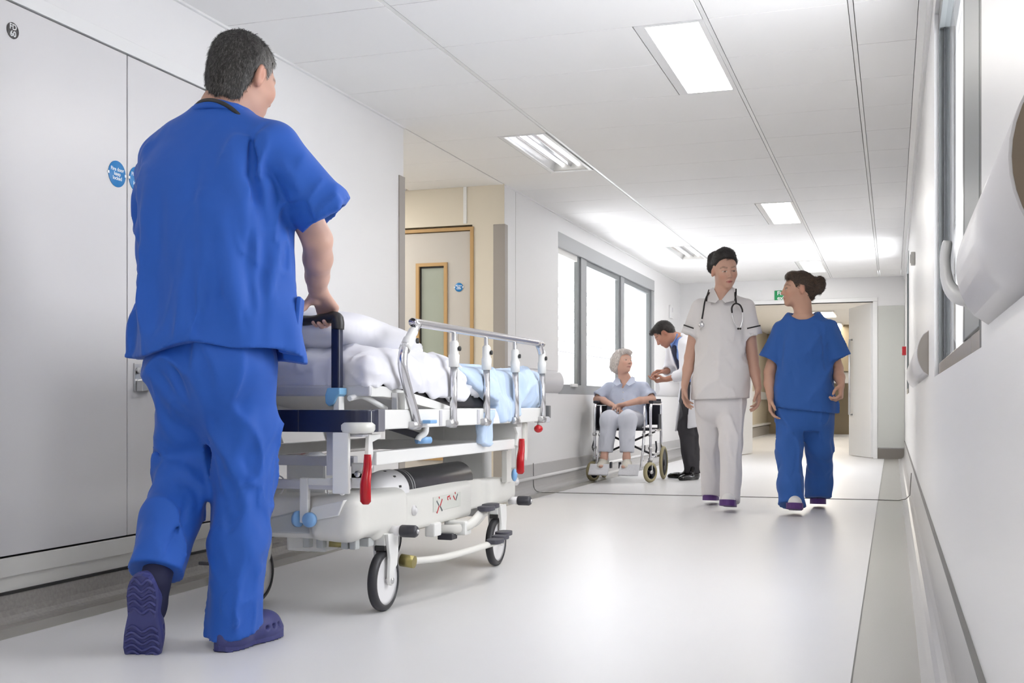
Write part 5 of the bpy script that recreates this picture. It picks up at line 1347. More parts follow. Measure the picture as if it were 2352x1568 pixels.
# black lanyard cord behind the neck
q = MB(); nk = [(-1.735, 2.80, 1.490), (-1.775, 2.775, 1.535), (-1.82, 2.762, 1.558), (-1.87, 2.766, 1.560), (-1.912, 2.795, 1.545), (-1.925, 2.84, 1.53), (-1.905, 2.89, 1.50)]
q.tube(smooth_path(nk, 6), 0.0062, 8); q.build('neck_cord', M_black, man)

# scrub top
def hem_m(P):
    x, y = P[:, 0], P[:, 1]
    return 0.838 + 0.030 * np.exp(-((x + 1.80) / 0.13) ** 2) * (y < 2.84) - 0.018 * (y > 2.87) + 0.008 * np.sin(x * 21 + y * 13)
def top(S):
    S.stack([(0.80, -1.872, 2.845, 0.248, 0.178), (0.95, -1.868, 2.845, 0.238, 0.172), (1.1, -1.866, 2.838, 0.226, 0.165), (1.25, -1.872, 2.83, 0.228, 0.158), (1.36, -1.868, 2.83, 0.222, 0.145),
             (1.44, -1.862, 2.835, 0.195, 0.118), (1.50, -1.855, 2.84, 0.14, 0.092), (1.545, -1.848, 2.845, 0.086, 0.078), (1.565, -1.846, 2.848, 0.078, 0.074)], 0.02, n=2.4)
    S.cone((-1.83, 2.84, 1.487), (-1.69, 2.845, 1.430), 0.072, 0.072, 0.03); S.cone((-1.86, 2.845, 1.490), (-2.035, 2.855, 1.432), 0.074, 0.074, 0.03); S.cone((-1.90, 2.84, 1.49), (-1.98, 2.845, 1.465), 0.07, 0.072, 0.04)
    S.later.append(lambda: S.stack([(0.70, -1.872, 2.845, 0.222, 0.148), (0.875, -1.87, 2.845, 0.20, 0.13)], 0.0, 's', n=2.4))
    S._add(lambda P: P[:, 2] - (1.562 - 0.20 * (P[:, 1] - 2.79) - 0.0 * P[:, 0]), (-9,) * 3, (9,) * 3, 'i', 0.002)
    sleeve(S, (-1.680, 2.845, 1.420), (-1.555, 2.925, 1.240), 0.083, 0.091, k=0.035, wall=0.024)
    sleeve(S, (-2.045, 2.860, 1.420), (-2.155, 2.965, 1.222), 0.080, 0.086, k=0.035, wall=0.024)
    S.later.append(lambda: S._add(lambda P: hem_m(P) - P[:, 2], (-9,) * 3, (9,) * 3, 'i', 0.001))
    fade = lambda f: (lambda P: f(P) * np.clip((1.53 - P[:, 2]) / 0.08, 0, 1))
    for f_ in (crumple(0.004, (10, 10, 5), 41), creases(0.022, (7.5, 7.5, 3.2), 43), creases(0.010, (16, 16, 9), 44)): S.disp.append(fade(f_))
    Fs = rnd_folds([(-1.872, 2.845, 0.80), (-1.866, 2.838, 1.1), (-1.868, 2.83, 1.38)], [(0.25, 0.18), (0.228, 0.165), (0.22, 0.145)], 26, 0.012, 0.014, 0.24, 0.45, 5)
    Fs += [([(-1.70, 2.70, 1.44), (-1.69, 2.695, 1.33), (-1.66, 2.71, 1.20)], -0.014, 0.016)]               # armhole fold
    Fs += [([(-1.74, 2.70, 1.46), (-1.735, 2.68, 1.36), (-1.70, 2.69, 1.22), (-1.67, 2.70, 1.08)], 0.012, 0.024)]
    Fs += [([(-1.80, 2.69, 1.30), (-1.80, 2.68, 1.16), (-1.77, 2.68, 1.05)], 0.012, 0.030)]
    Fs += [([(-1.76, 2.68, 1.25), (-1.735, 2.68, 1.10), (-1.70, 2.69, 0.95)], 0.014, 0.028)]
    Fs += [([(-1.84, 2.67, 1.2), (-1.86, 2.67, 1.0), (-1.86, 2.67, 0.87)], 0.012, 0.035)]
    Fs += [([(-1.66, 2.72, 1.15), (-1.655, 2.72, 1.0), (-1.65, 2.73, 0.86)], -0.012, 0.014)]              # side seam
    Fs += [([(-1.63, 2.86, 1.2), (-1.625, 2.86, 1.0), (-1.63, 2.85, 0.85)], 0.012, 0.03)]
    Fs += [([(-2.06, 2.73, 1.42), (-2.08, 2.72, 1.25), (-2.09, 2.72, 1.10)], -0.012, 0.016), ([(-2.02, 2.71, 1.35), (-2.03, 2.70, 1.1), (-2.04, 2.70, 0.88)], 0.009, 0.03), ([(-2.09, 2.74, 1.2), (-2.10, 2.75, 1.0), (-2.11, 2.75, 0.85)], 0.014, 0.026)]
    Fs += [([(-1.95, 2.67, 1.3), (-1.96, 2.67, 1.1), (-1.95, 2.67, 0.9)], -0.007, 0.03)]
    Fs += [([(-1.665, 2.80, 1.50), (-1.685, 2.755, 1.46), (-1.700, 2.735, 1.40)], -0.007, 0.006)]           # shoulder seam
    Fs += [([(-1.62, 2.78, 1.37), (-1.58, 2.82, 1.30)], 0.008, 0.018), ([(-1.66, 2.77, 1.36), (-1.62, 2.83, 1.26)], -0.008, 0.012)]
    def snap(pl):          # put a fold line on the back of the tunic
        out = []
        for x, y, z in pl:
            rx = np.interp(z, [0.8, 0.95, 1.1, 1.25, 1.36, 1.44], [0.248, 0.238, 0.226, 0.228, 0.222, 0.195]); ry = np.interp(z, [0.8, 0.95, 1.1, 1.25, 1.36, 1.44], [0.178, 0.172, 0.165, 0.158, 0.145, 0.118])
            t_ = min(abs(x + 1.868) / rx, 0.985); out.append((x, 2.838 - ry * (1 - t_ ** 2.4) ** (1 / 2.4), z))
        return out
    Fs = Fs[:26] + [(snap(pl), a * 1.6, w) if np.mean([q_[1] for q_ in pl]) < 2.74 else (pl, a, w) for pl, a, w in Fs[26:]]
    Fs += [(snap([(-1.72, 0, 1.36), (-1.75, 0, 1.22), (-1.735, 0, 1.05), (-1.70, 0, 0.90)]), 0.016, 0.020), (snap([(-1.78, 0, 1.22), (-1.81, 0, 1.08), (-1.80, 0, 0.92)]), 0.014, 0.022), (snap([(-1.69, 0, 1.25), (-1.685, 0, 1.10), (-1.67, 0, 0.95)]), -0.014, 0.014), (snap([(-1.84, 0, 1.40), (-1.83, 0, 1.28), (-1.80, 0, 1.15)]), -0.008, 0.025), (snap([(-2.02, 0, 1.34), (-2.035, 0, 1.18), (-2.05, 0, 0.95)]), -0.012, 0.018)]
    S.disp.append(folds(Fs))
tp = garment(0.0065, M_scrub, 'scrub_top', man, top, 2, 'blue short-sleeved scrub top')
q = MB(); q.tube(smooth_path([(-1.925, 2.865, 1.512), (-1.932, 2.825, 1.530), (-1.905, 2.785, 1.546), (-1.86, 2.768, 1.552), (-1.81, 2.772, 1.550), (-1.77, 2.80, 1.536), (-1.752, 2.845, 1.512)], 5), 0.012, 8, flat=(0.8, 1.3)); q.build('collar_band', M_scrub, tp)
q = MB(); q.box(-0.006, 0.006, -0.06, 0.06, -0.075, 0.075, 0.004, M=Matrix.Translation((-1.632, 2.90, 0.93)) @ Matrix.Rotation(R(24), 4, 'Z') @ Matrix.Rotation(R(5), 4, 'Y')); q.build('pocket', M_scrub, tp)

# trousers
def trs(S):
    S.stack([(0.60, -1.872, 2.85, 0.03, 0.03), (0.68, -1.876, 2.85, 0.135, 0.11), (0.78, -1.876, 2.845, 0.174, 0.140), (0.88, -1.876, 2.845, 0.182, 0.140), (1.0, -1.876, 2.845, 0.175, 0.13)], 0.03)
    S.ell((-1.79, 2.795, 0.81), (0.10, 0.085, 0.10), 0.04); S.ell((-1.955, 2.795, 0.81), (0.10, 0.085, 0.10), 0.04)
    G = SDF(S.vox); G.chain([(-1.794, 2.85, 0.80), (-1.798, 2.88, 0.64), (-1.806, 2.895, 0.49), (-1.80, 2.85, 0.30), (-1.788, 2.80, -0.05)], [0.106, 0.096, 0.084, 0.080, 0.077], 0.03)
    S.later.append(lambda: S.trim((-1.775, 2.80, 0.045), (0.05, 0.28, -1), -1.885, 0)); S.group(G, 0.03); S.later.append(lambda: S.cone((-1.79, 2.82, 0.10), (-1.788, 2.80, -0.08), 0.036, 0.044, 0, 's'))
    G = SDF(S.vox); G.chain([(-1.96, 2.85, 0.80), (-1.985, 2.885, 0.65), (-2.005, 2.905, 0.525), (-1.99, 2.80, 0.37), (-1.965, 2.665, 0.17)], [0.110, 0.096, 0.085, 0.081, 0.076], 0.03)
    dd = np.array([0.025, -0.135, -0.20]); dd /= np.linalg.norm(dd); b_ = np.array([-1.968, 2.70, 0.222]); S.later.append(lambda: S.trim(b_, dd, -9, -1.885)); S.group(G, 0.03); S.later.append(lambda: S.cone(b_ - dd * 0.04, b_ + dd * 0.12, 0.036, 0.044, 0, 's'))
    S.disp.append(crumple(0.004, (13, 13, 9), 51)); S.disp.append(creases(0.0170, (9, 9, 5), 53)); S.disp.append(creases(0.006, (18, 18, 12), 54))
    Fs = [([(-1.72, 2.80, 0.70), (-1.76, 2.79, 0.58), (-1.80, 2.80, 0.48)], 0.013, 0.022), ([(-1.85, 2.78, 0.66), (-1.80, 2.79, 0.56), (-1.73, 2.81, 0.47)], 0.012, 0.022),
          ([(-1.70, 2.82, 0.52), (-1.74, 2.80, 0.44), (-1.75, 2.78, 0.33)], 0.013, 0.020), ([(-1.84, 2.79, 0.46), (-1.80, 2.78, 0.38), (-1.74, 2.77, 0.33)], -0.010, 0.016),
          ([(-1.76, 2.75, 0.30), (-1.745, 2.73, 0.18), (-1.74, 2.73, 0.08)], 0.012, 0.018), ([(-1.84, 2.76, 0.33), (-1.82, 2.74, 0.2), (-1.80, 2.72, 0.1)], -0.008, 0.018),
          ([(-1.70, 2.78, 0.16), (-1.72, 2.75, 0.10), (-1.76, 2.72, 0.05)], 0.010, 0.012), ([(-1.71, 2.79, 0.11), (-1.73, 2.75, 0.06)], -0.010, 0.010),
          ([(-1.99, 2.73, 0.84), (-1.94, 2.72, 0.72), (-1.88, 2.75, 0.62)], -0.012, 0.02), ([(-1.92, 2.71, 0.83), (-1.89, 2.73, 0.70)], -0.013, 0.016), ([(-2.04, 2.76, 0.80), (-2.02, 2.77, 0.68), (-1.98, 2.80, 0.58)], 0.010, 0.022),
          ([(-2.08, 2.85, 0.56), (-2.02, 2.80, 0.54), (-1.93, 2.82, 0.56)], -0.016, 0.016), ([(-2.08, 2.86, 0.50), (-2.02, 2.81, 0.49), (-1.93, 2.82, 0.50)], 0.016, 0.018), ([(-2.07, 2.85, 0.46), (-2.02, 2.80, 0.45), (-1.93, 2.80, 0.47)], -0.010, 0.014),
          ([(-2.02, 2.78, 0.45), (-2.0, 2.72, 0.35), (-1.99, 2.64, 0.24)], 0.012, 0.020), ([(-1.94, 2.78, 0.42), (-1.92, 2.72, 0.32), (-1.91, 2.66, 0.24)], -0.008, 0.018),
          ([(-1.81, 2.71, 0.84), (-1.74, 2.72, 0.83), (-1.71, 2.735, 0.85)], -0.004, 0.004)]
    Fs += rnd_folds([(-1.794, 2.85, 0.80), (-1.806, 2.895, 0.49), (-1.788, 2.80, 0.05)], [(0.106, 0.106), (0.084, 0.084), (0.077, 0.077)], 22, 0.011, 0.012, 0.15, 0.9, 15)
    Fs += rnd_folds([(-1.96, 2.85, 0.80), (-2.005, 2.905, 0.525), (-1.967, 2.70, 0.23)], [(0.113, 0.113), (0.09, 0.09), (0.082, 0.082)], 20, 0.011, 0.012, 0.14, 0.9, 16)
    S.disp.append(folds(Fs))
tr_ = garment(0.0065, M_scrub, 'trousers', man, trs, 2, 'loose blue scrub trousers')
# clogs and socks
clog(man, (-1.792, 2.735, 0.0), (0.06, 1.0, 0), (0, 0, 1), M_clogn, M_clogn, vox=0.0045)
clog(man, (-1.950, 2.600, 0.228), (-0.13, 0.20, -0.98), (-0.25, 0.93, 0.16), M_clogn, M_clogn, vox=0.0045, side=-1)
q = SDF(0.006); q.cone((-1.79, 2.825, 0.20), (-1.79, 2.80, 0.06), 0.036, 0.036); q.ell((-1.785, 2.86, 0.045), (0.034, 0.06, 0.025), 0.03); q.build('sock', M_sockn, man)
q = SDF(0.006); q.cone((-1.972, 2.735, 0.285), (-1.955, 2.672, 0.205), 0.045, 0.042); q.ell((-1.965, 2.69, 0.15), (0.034, 0.03, 0.07), 0.03); q.build('sock', M_sockn, man)

# ------------------------------------------------------------------ nurse in white tunic walking towards the camera
M_tun = mat('tunic_white', (0.70, 0.68, 0.69), 0.75, sheen=0.08, bump=(900, 0.1, 0.0005))
M_tunt = mat('tunic_trousers_white', (0.70, 0.68, 0.70), 0.75, sheen=0.08)
M_clogw = mat('clog_white', (0.74, 0.73, 0.74), 0.5); M_clogp = mat('clog_sole_purple', (0.085, 0.028, 0.17), 0.5)
nur = thing('person', 'dark-haired nurse in white tunic and trousers with a stethoscope', 'person', (-1.085, 7.55, 0))
HN = Head((-1.052, 7.53, 1.578), basis(206, 10, 4), 1.05, True)
skin_n = (0.56, 0.34, 0.26)
S = SDF(0.0058); HN.add(S)
S.cone((-1.07, 7.56, 1.38), HN.w((0, -0.028, -0.04)), 0.054, 0.052, 0.03); S.cone((-1.075, 7.55, 1.32), (-1.07, 7.55, 1.42), 0.075, 0.056, 0.04)
S.stack([(0.72, -1.085, 7.56, 0.12, 0.08), (1.0, -1.083, 7.565, 0.11, 0.075), (1.2, -1.08, 7.56, 0.125, 0.085), (1.33, -1.075, 7.56, 0.12, 0.07), (1.395, -1.072, 7.56, 0.07, 0.05)], 0.03)
limb(S, [(-1.225, 7.56, 1.335), (-1.292, 7.575, 1.01)], [0.045, 0.038]); limb(S, [(-1.292, 7.575, 1.01), (-1.302, 7.555, 0.93), (-1.318, 7.52, 0.822)], [0.036, 0.036, 0.024])
limb(S, [(-0.915, 7.56, 1.33), (-0.878, 7.59, 0.995)], [0.045, 0.038]); limb(S, [(-0.878, 7.59, 0.995), (-0.864, 7.575, 0.91), (-0.838, 7.54, 0.802)], [0.036, 0.036, 0.024])
hand(S, (-1.319, 7.515, 0.815), (0.10, -0.12, -1), (1, -0.25, 0.05), 1, [(14, 18, 10), (18, 20, 12), (22, 22, 14), (26, 24, 14)], 0.92)
hand(S, (-0.837, 7.535, 0.795), (0.02, -0.15, -1), (-1, -0.3, 0.05), -1, [(18, 24, 12), (22, 26, 14), (26, 28, 16), (30, 28, 16)], 0.92)
S.build('body', M_skin, nur, cols=lambda V: HN.cols(V, skin_n, lip=(0.45, 0.12, 0.12), brow=(0.045, 0.028, 0.02), closed=0.55, cheek=0.3), relax=1)
S = SDF(0.0065); k = HN.s
S.ell(HN.w((0, -0.016, 0.038)), np.array([0.080, 0.101, 0.091]) * k, 0, 'u', HN.B)
S.ell(HN.w((0.0, 0.005, 0.092)), np.array([0.064, 0.078, 0.056]) * k, 0.03, 'u', HN.B)
S.ell(HN.w((0.03, -0.088, 0.065)), np.array([0.056, 0.050, 0.056]) * k, 0.02, 'u', HN.B)
S.ell(HN.w((0.052, -0.085, 0.02)), np.array([0.036, 0.035, 0.045]) * k, 0.02, 'u', HN.B)
def hln(P):
    q = HN.loc(P); z = np.interp(q[:, 1], [-0.12, -0.055, -0.04, -0.02, 0.012, 0.022, 0.045, 0.06, 0.08], [-0.055, -0.05, -0.02, 0.03, 0.038, 0.030, 0.062, 0.080, 0.088])
    return (z - q[:, 2]) * 0.7
S._add(hln, (-9,) * 3, (9,) * 3, 'i', 0.006); S.d(crumple(0.003, (80, 80, 80), 14))
def dark_col(P, g):
    b = 0.012 + 0.02 * g.uniform(0, 1, len(P)) ** 2; return np.stack([b, b * 0.85, b * 0.85], 1)
bunN = HN.w((0, -0.10, 0.07))
hair_obj('hair', S, nur, dark_col, lambda P: (bunN - P) * 8, 2600, 0.026, 0.0016, 0.03, jit=0.15, label='dark hair pinned up')

def ntop(S):
    S.stack([(0.68, -1.087, 7.56, 0.200, 0.135), (0.85, -1.086, 7.56, 0.188, 0.128), (1.0, -1.083, 7.56, 0.162, 0.115), (1.16, -1.081, 7.555, 0.168, 0.120), (1.29, -1.077, 7.56, 0.162, 0.105),
             (1.355, -1.075, 7.56, 0.135, 0.085), (1.415, -1.072, 7.562, 0.085, 0.066), (1.44, -1.071, 7.562, 0.072, 0.062)], 0.02, n=2.3)
    S.cone((-1.10, 7.56, 1.372), (-1.215, 7.56, 1.340), 0.056, 0.054, 0.03); S.cone((-1.04, 7.56, 1.372), (-0.925, 7.56, 1.335), 0.056, 0.054, 0.03)
    sleeve(S, (-1.222, 7.56, 1.340), (-1.285, 7.565, 1.160), 0.057, 0.064, 0.02, 0.03)
    sleeve(S, (-0.918, 7.56, 1.335), (-0.880, 7.575, 1.152), 0.057, 0.064, 0.02, 0.03)
    S.disp.append(crumple(0.003, (12, 12, 7), 61)); S.disp.append(creases(0.0114, (8, 8, 5), 67)); S.disp.append(creases(0.0057, (18, 18, 12), 68))
    Fs = rnd_folds([(-1.087, 7.56, 0.72), (-1.083, 7.56, 1.0), (-1.078, 7.56, 1.25)], [(0.195, 0.13), (0.162, 0.115), (0.16, 0.108)], 26, 0.008, 0.012, 0.13, 0.6, 63)
    Fs += [([(-1.068, 7.425, 1.30), (-1.07, 7.43, 1.0), (-1.075, 7.425, 0.74)], 0.004, 0.014)]
    S.disp.append(folds(Fs))
    S.later.append(lambda: S.cut((-1.08, 7.56, 0.728), (0.03, 0, -1)))
    S.later.append(lambda: S.stack([(0.66, -1.087, 7.56, 0.175, 0.108), (0.76, -1.086, 7.56, 0.165, 0.10)], 0.0, 's'))
    S.later.append(lambda: S.ell((-1.063, 7.475, 1.440), (0.044, 0.07, 0.055), 0.004, 's'))
    S.later.append(lambda: S.cone((-1.066, 7.40, 1.44), (-1.068, 7.44, 1.365), 0.042, 0.006, 0.004, 's'))
nt_ = garment(0.0085, M_tun, 'tunic', nur, ntop, 2, 'white nurse tunic with black piping')
M_pip = mat('piping_black', (0.012, 0.01, 0.012), 0.6)
for c0, c1, r_ in (((-1.222, 7.56, 1.340), (-1.285, 7.565, 1.160), 0.064), ((-0.918, 7.56, 1.335), (-0.880, 7.575, 1.152), 0.064)):
    d_ = Vector(c1) - Vector(c0); d_.normalize(); p_ = Vector(c1)
    cf = ring(nt_, 'cuff', M_tunt, p_ - d_ * 0.045, d_, r_ - 0.001, 0.047, 0.004)
    ring(nt_, 'cuff_piping', M_pip, p_ - d_ * 0.053, d_, r_ - 0.002, 0.009, 0.005)
for sg in (-1, 1):   # collar wings with black piping
    cx = -1.068; q = MB()
    pts = [(cx + sg * 0.060, 7.535, 1.468), (cx + sg * 0.008, 7.442, 1.378), (cx + sg * 0.030, 7.430, 1.355), (cx + sg * 0.090, 7.450, 1.370), (cx + sg * 0.088, 7.53, 1.452)]
    n_ = Vector((sg * 0.25, -0.9, 0.35)).normalized() * 0.006; vs = [Vector(p) for p in pts] + [Vector(p) + n_ for p in pts]
    q.add(vs, [(0, 1, 2, 3, 4), (9, 8, 7, 6, 5)] + [(i, (i + 1) % 5, 5 + (i + 1) % 5, 5 + i) for i in range(5)]); co = q.build('collar', M_tun, nt_)
    q = MB(); q.tube([Vector(pts[4]) + n_ * 1.1, (Vector(pts[3]) + Vector(pts[4])) / 2 + n_ * 1.3 + Vector((sg * 0.004, 0, 0)), Vector(pts[3]) + n_ * 1.2], 0.0042, 6); q.build('collar_piping', M_pip, co)
q = MB(); q.box(-1.075, -1.060, 7.415, 7.42, 0.76, 1.0); 
def ntr(S):
    S.stack([(0.56, -1.086, 7.565, 0.03, 0.03), (0.62, -1.086, 7.565, 0.125, 0.09), (0.70, -1.086, 7.565, 0.160, 0.110), (0.80, -1.086, 7.56, 0.163, 0.112), (0.90, -1.085, 7.56, 0.145, 0.10)], 0.03)
    G = SDF(S.vox); G.chain([(-1.165, 7.57, 0.70), (-1.168, 7.66, 0.44), (-1.190, 7.82, 0.03)], [0.092, 0.074, 0.066], 0.03); S.later.append(lambda: S.trim((-1.19, 7.81, 0.060), (0, -0.2, -1), 7.6, 99, 1)); S.group(G, 0.03)
    G = SDF(S.vox); G.chain([(-1.008, 7.56, 0.70), (-1.005, 7.47, 0.44), (-1.003, 7.40, 0.0)], [0.092, 0.074, 0.066], 0.03); S.later.append(lambda: S.trim((-1.0, 7.40, 0.062), (0, -0.45, -1), -9, 7.6, 1)); S.group(G, 0.03)
    Fs = rnd_folds([(-1.165, 7.57, 0.70), (-1.168, 7.66, 0.44), (-1.19, 7.80, 0.08)], [(0.09, 0.09), (0.074, 0.074), (0.066, 0.066)], 16, 0.008, 0.010, 0.16, 0.4, 64) + rnd_folds([(-1.008, 7.56, 0.70), (-1.005, 7.47, 0.44), (-1.003, 7.40, 0.07)], [(0.09, 0.09), (0.074, 0.074), (0.066, 0.066)], 16, 0.008, 0.010, 0.16, 0.4, 65)
    S.disp.append(crumple(0.003, (16, 16, 9), 66)); S.disp.append(creases(0.0114, (11, 11, 2.5), 69)); S.disp.append(folds(Fs))
garment(0.0085, M_tunt, 'trousers', nur, ntr, 2, 'white straight trousers')
clog(nur, (-1.005, 7.50, 0.012), (0.03, -1, 0.13), (0, 0.13, 1), M_clogw, M_clogp, W=0.10, vox=0.006, tread=False, st=0.042, vents=False, uw=0.9, ow=1.05)
clog(nur, (-1.195, 8.02, 0.010), (0.0, -1, 0.08), (0, 0.08, 1), M_clogw, M_clogp, W=0.10, vox=0.006, tread=False, side=-1, st=0.042, vents=False, uw=0.9, ow=1.05)

# stethoscope hanging round her neck
ste = thing('stethoscope', 'black stethoscope round the neck of the nurse in white', 'stethoscope', (-1.07, 7.5, 1.3))
q = MB(); tubep = smooth_path([(-1.187, 7.425, 1.255), (-1.178, 7.426, 1.31), (-1.168, 7.435, 1.375), (-1.152, 7.50, 1.430), (-1.11, 7.62, 1.462), (-1.05, 7.635, 1.465), (-0.995, 7.57, 1.452), (-0.975, 7.455, 1.405), (-0.965, 7.428, 1.352)], 6)
q.tube(tubep, 0.0055, 8); q.build('tubing', M_pip, ste)
q = MB(); q.tube(smooth_path([(-0.990, 7.415, 1.290), (-0.992, 7.417, 1.320), (-0.982, 7.424, 1.343), (-0.963, 7.426, 1.350), (-0.940, 7.426, 1.338), (-0.926, 7.422, 1.310), (-0.923, 7.417, 1.293)], 5), 0.0055, 8); q.build('fork', M_pip, ste)
for pp in ([(-0.990, 7.415, 1.290), (-0.980, 7.412, 1.24), (-0.950, 7.410, 1.185)], [(-0.923, 7.417, 1.293), (-0.922, 7.412, 1.24), (-0.936, 7.410, 1.185)]):
    q = MB(); q.tube(smooth_path(pp, 5), 0.0032, 7); q.build('ear_tube', M_chrome, ste)
    q = MB(); q.ball(pp[2], 0.0075, 8); q.build('ear_tip', M_pip, ste)
q = MB(); q.lathe([(0, 0), (0.016, 0.0), (0.020, 0.006), (0.018, 0.014), (0.008, 0.018), (0, 0.018)], (-1.19, 7.428, 1.215), (0, -1, 0.1), 18); q.build('chest_piece', M_chrome, ste)
q = MB(); q.tube([(-1.187, 7.422, 1.24), (-1.19, 7.42, 1.222)], 0.006, 8); q.build('stem', M_chrome, ste)

# ------------------------------------------------------------------ student nurse in blue scrubs
M_scrub2 = mat('scrubs_blue_student', (0.022, 0.10, 0.37), 0.8, sheen=0.08, bump=(900, 0.1, 0.0005))
stu = thing('person', 'young woman in blue scrubs with brown bun looking at the nurse', 'person', (-0.54, 7.5, 0))
HS = Head((-0.578, 7.49, 1.432), basis(106, -2, 0), 0.98, True)
skin_s = (0.56, 0.33, 0.24)
S = SDF(0.0058); HS.add(S)
S.cone((-0.545, 7.51, 1.235), HS.w((0, -0.03, -0.045)), 0.052, 0.050, 0.03); S.cone(HS.w((0, -0.02, -0.03)), (-0.548, 7.51, 1.27), 0.046, 0.05, 0.03)
S.stack([(0.66, -0.54, 7.51, 0.12, 0.08), (0.9, -0.54, 7.51, 0.115, 0.078), (1.08, -0.54, 7.51, 0.125, 0.085), (1.19, -0.54, 7.50, 0.13, 0.075), (1.265, -0.543, 7.505, 0.09, 0.055)], 0.03)
limb(S, [(-0.685, 7.51, 1.17), (-0.762, 7.53, 0.905)], [0.043, 0.037]); limb(S, [(-0.762, 7.53, 0.905), (-0.762, 7.51, 0.83), (-0.750, 7.46, 0.735)], [0.036, 0.035, 0.023])
limb(S, [(-0.400, 7.51, 1.17), (-0.338, 7.56, 0.925)], [0.043, 0.037]); limb(S, [(-0.338, 7.56, 0.925), (-0.322, 7.50, 0.865), (-0.308, 7.42, 0.815)], [0.036, 0.035, 0.023])
hand(S, (-0.750, 7.458, 0.728), (0.12, -0.20, -1), (1, -0.1, 0.1), 1, [(22, 26, 14), (26, 28, 16), (30, 30, 16), (34, 30, 16)], 0.88)
hand(S, (-0.307, 7.415, 0.812), (-0.05, -0.42, -0.9), (-0.9, 0.1, 0.0), -1, [(45, 50, 30), (50, 55, 30), (54, 56, 30), (58, 58, 30)], 0.88)
S.build('body', M_skin, stu, cols=lambda V: HS.cols(V, skin_s, lip=(0.50, 0.17, 0.15), brow=(0.12, 0.07, 0.045), closed=0.3, cheek=0.35), relax=1)
S = SDF(0.0065); k = HS.s
S.ell(HS.w((0, -0.016, 0.038)), np.array([0.080, 0.100, 0.090]) * k, 0, 'u', HS.B)
S.ell(HS.w((-0.01, 0.052, 0.088)), np.array([0.055, 0.035, 0.03]) * k, 0.03, 'u', HS.B)
S.ell(HS.w((0, -0.125, 0.032)), np.array([0.052, 0.050, 0.060]) * k, 0.02, 'u', HS.B)
S.ell(HS.w((0, -0.145, 0.055)), np.array([0.035, 0.03, 0.04]) * k, 0.015, 'u', HS.B)
S.ell(HS.w((0, -0.07, -0.03)), np.array([0.05, 0.04, 0.05]) * k, 0.03, 'u', HS.B)
def hls(P):
    q = HS.loc(P); z = np.interp(q[:, 1], [-0.15, -0.075, -0.05, -0.035, -0.022, 0.010, 0.024, 0.040, 0.062, 0.09], [-0.062, -0.075, -0.06, -0.02, 0.028, 0.032, -0.005, 0.038, 0.062, 0.062])
    return (z - q[:, 2]) * 0.7
S._add(hls, (-9,) * 3, (9,) * 3, 'i', 0.006); S.d(crumple(0.004, (80, 80, 80), 15))
def brown_col(P, g):
    b = 0.035 + 0.07 * g.uniform(0, 1, len(P)) ** 2; return np.stack([b, b * 0.62, b * 0.42], 1)
bunS = HS.w((0, -0.13, 0.03))
hair_obj('hair', S, stu, brown_col, lambda P: (bunS - P) * 8 + np.array([0, 0, -0.15]), 2800, 0.035, 0.0016, 0.04, jit=0.18, label='brown hair in a loose bun')

def stop(S):
    S.stack([(0.60, -0.542, 7.51, 0.202, 0.138), (0.80, -0.542, 7.51, 0.188, 0.130), (0.95, -0.541, 7.51, 0.170, 0.122), (1.08, -0.540, 7.505, 0.165, 0.120), (1.17, -0.540, 7.51, 0.150, 0.100),
             (1.22, -0.542, 7.51, 0.132, 0.085), (1.26, -0.544, 7.51, 0.118, 0.074), (1.287, -0.544, 7.51, 0.104, 0.064)], 0.02, n=2.4)
    S.cone((-0.61, 7.51, 1.232), (-0.680, 7.51, 1.170), 0.052, 0.056, 0.03); S.cone((-0.478, 7.51, 1.232), (-0.405, 7.51, 1.170), 0.052, 0.056, 0.03)
    sleeve(S, (-0.680, 7.51, 1.170), (-0.758, 7.51, 0.985), 0.062, 0.085, 0.024, 0.03)
    sleeve(S, (-0.405, 7.51, 1.170), (-0.335, 7.53, 0.995), 0.062, 0.085, 0.024, 0.03)
    S.disp.append(crumple(0.003, (12, 12, 7), 73)); S.disp.append(creases(0.0133, (8, 8, 4), 79)); S.disp.append(creases(0.0057, (18, 18, 12), 70))
    Fs = rnd_folds([(-0.542, 7.51, 0.65), (-0.541, 7.51, 0.95), (-0.54, 7.51, 1.15)], [(0.20, 0.135), (0.17, 0.122), (0.155, 0.105)], 24, 0.009, 0.013, 0.14, 0.4, 75)
    Fs += [([(-0.665, 7.42, 1.18), (-0.672, 7.42, 1.05), (-0.68, 7.43, 0.92)], -0.010, 0.010), ([(-0.425, 7.42, 1.18), (-0.415, 7.42, 1.05), (-0.40, 7.43, 0.92)], -0.010, 0.010), ([(-0.66, 7.41, 0.89), (-0.62, 7.39, 0.90), (-0.59, 7.385, 0.89)], 0.008, 0.008), ([(-0.44, 7.40, 0.875), (-0.40, 7.42, 0.86)], -0.007, 0.007)]
    S.disp.append(folds(Fs))
    S.later.append(lambda: S.cut((-0.54, 7.51, 0.655), (-0.10, 0, -1)))
    S.later.append(lambda: S.stack([(0.56, -0.542, 7.51, 0.178, 0.112), (0.69, -0.542, 7.51, 0.165, 0.10)], 0.0, 's'))
    S.later.append(lambda: S.ell((-0.545, 7.46, 1.315), (0.094, 0.125, 0.080), 0.002, 's'))
st_ = garment(0.0085, M_scrub2, 'scrub_top', stu, stop, 2, 'blue short-sleeved scrub top')
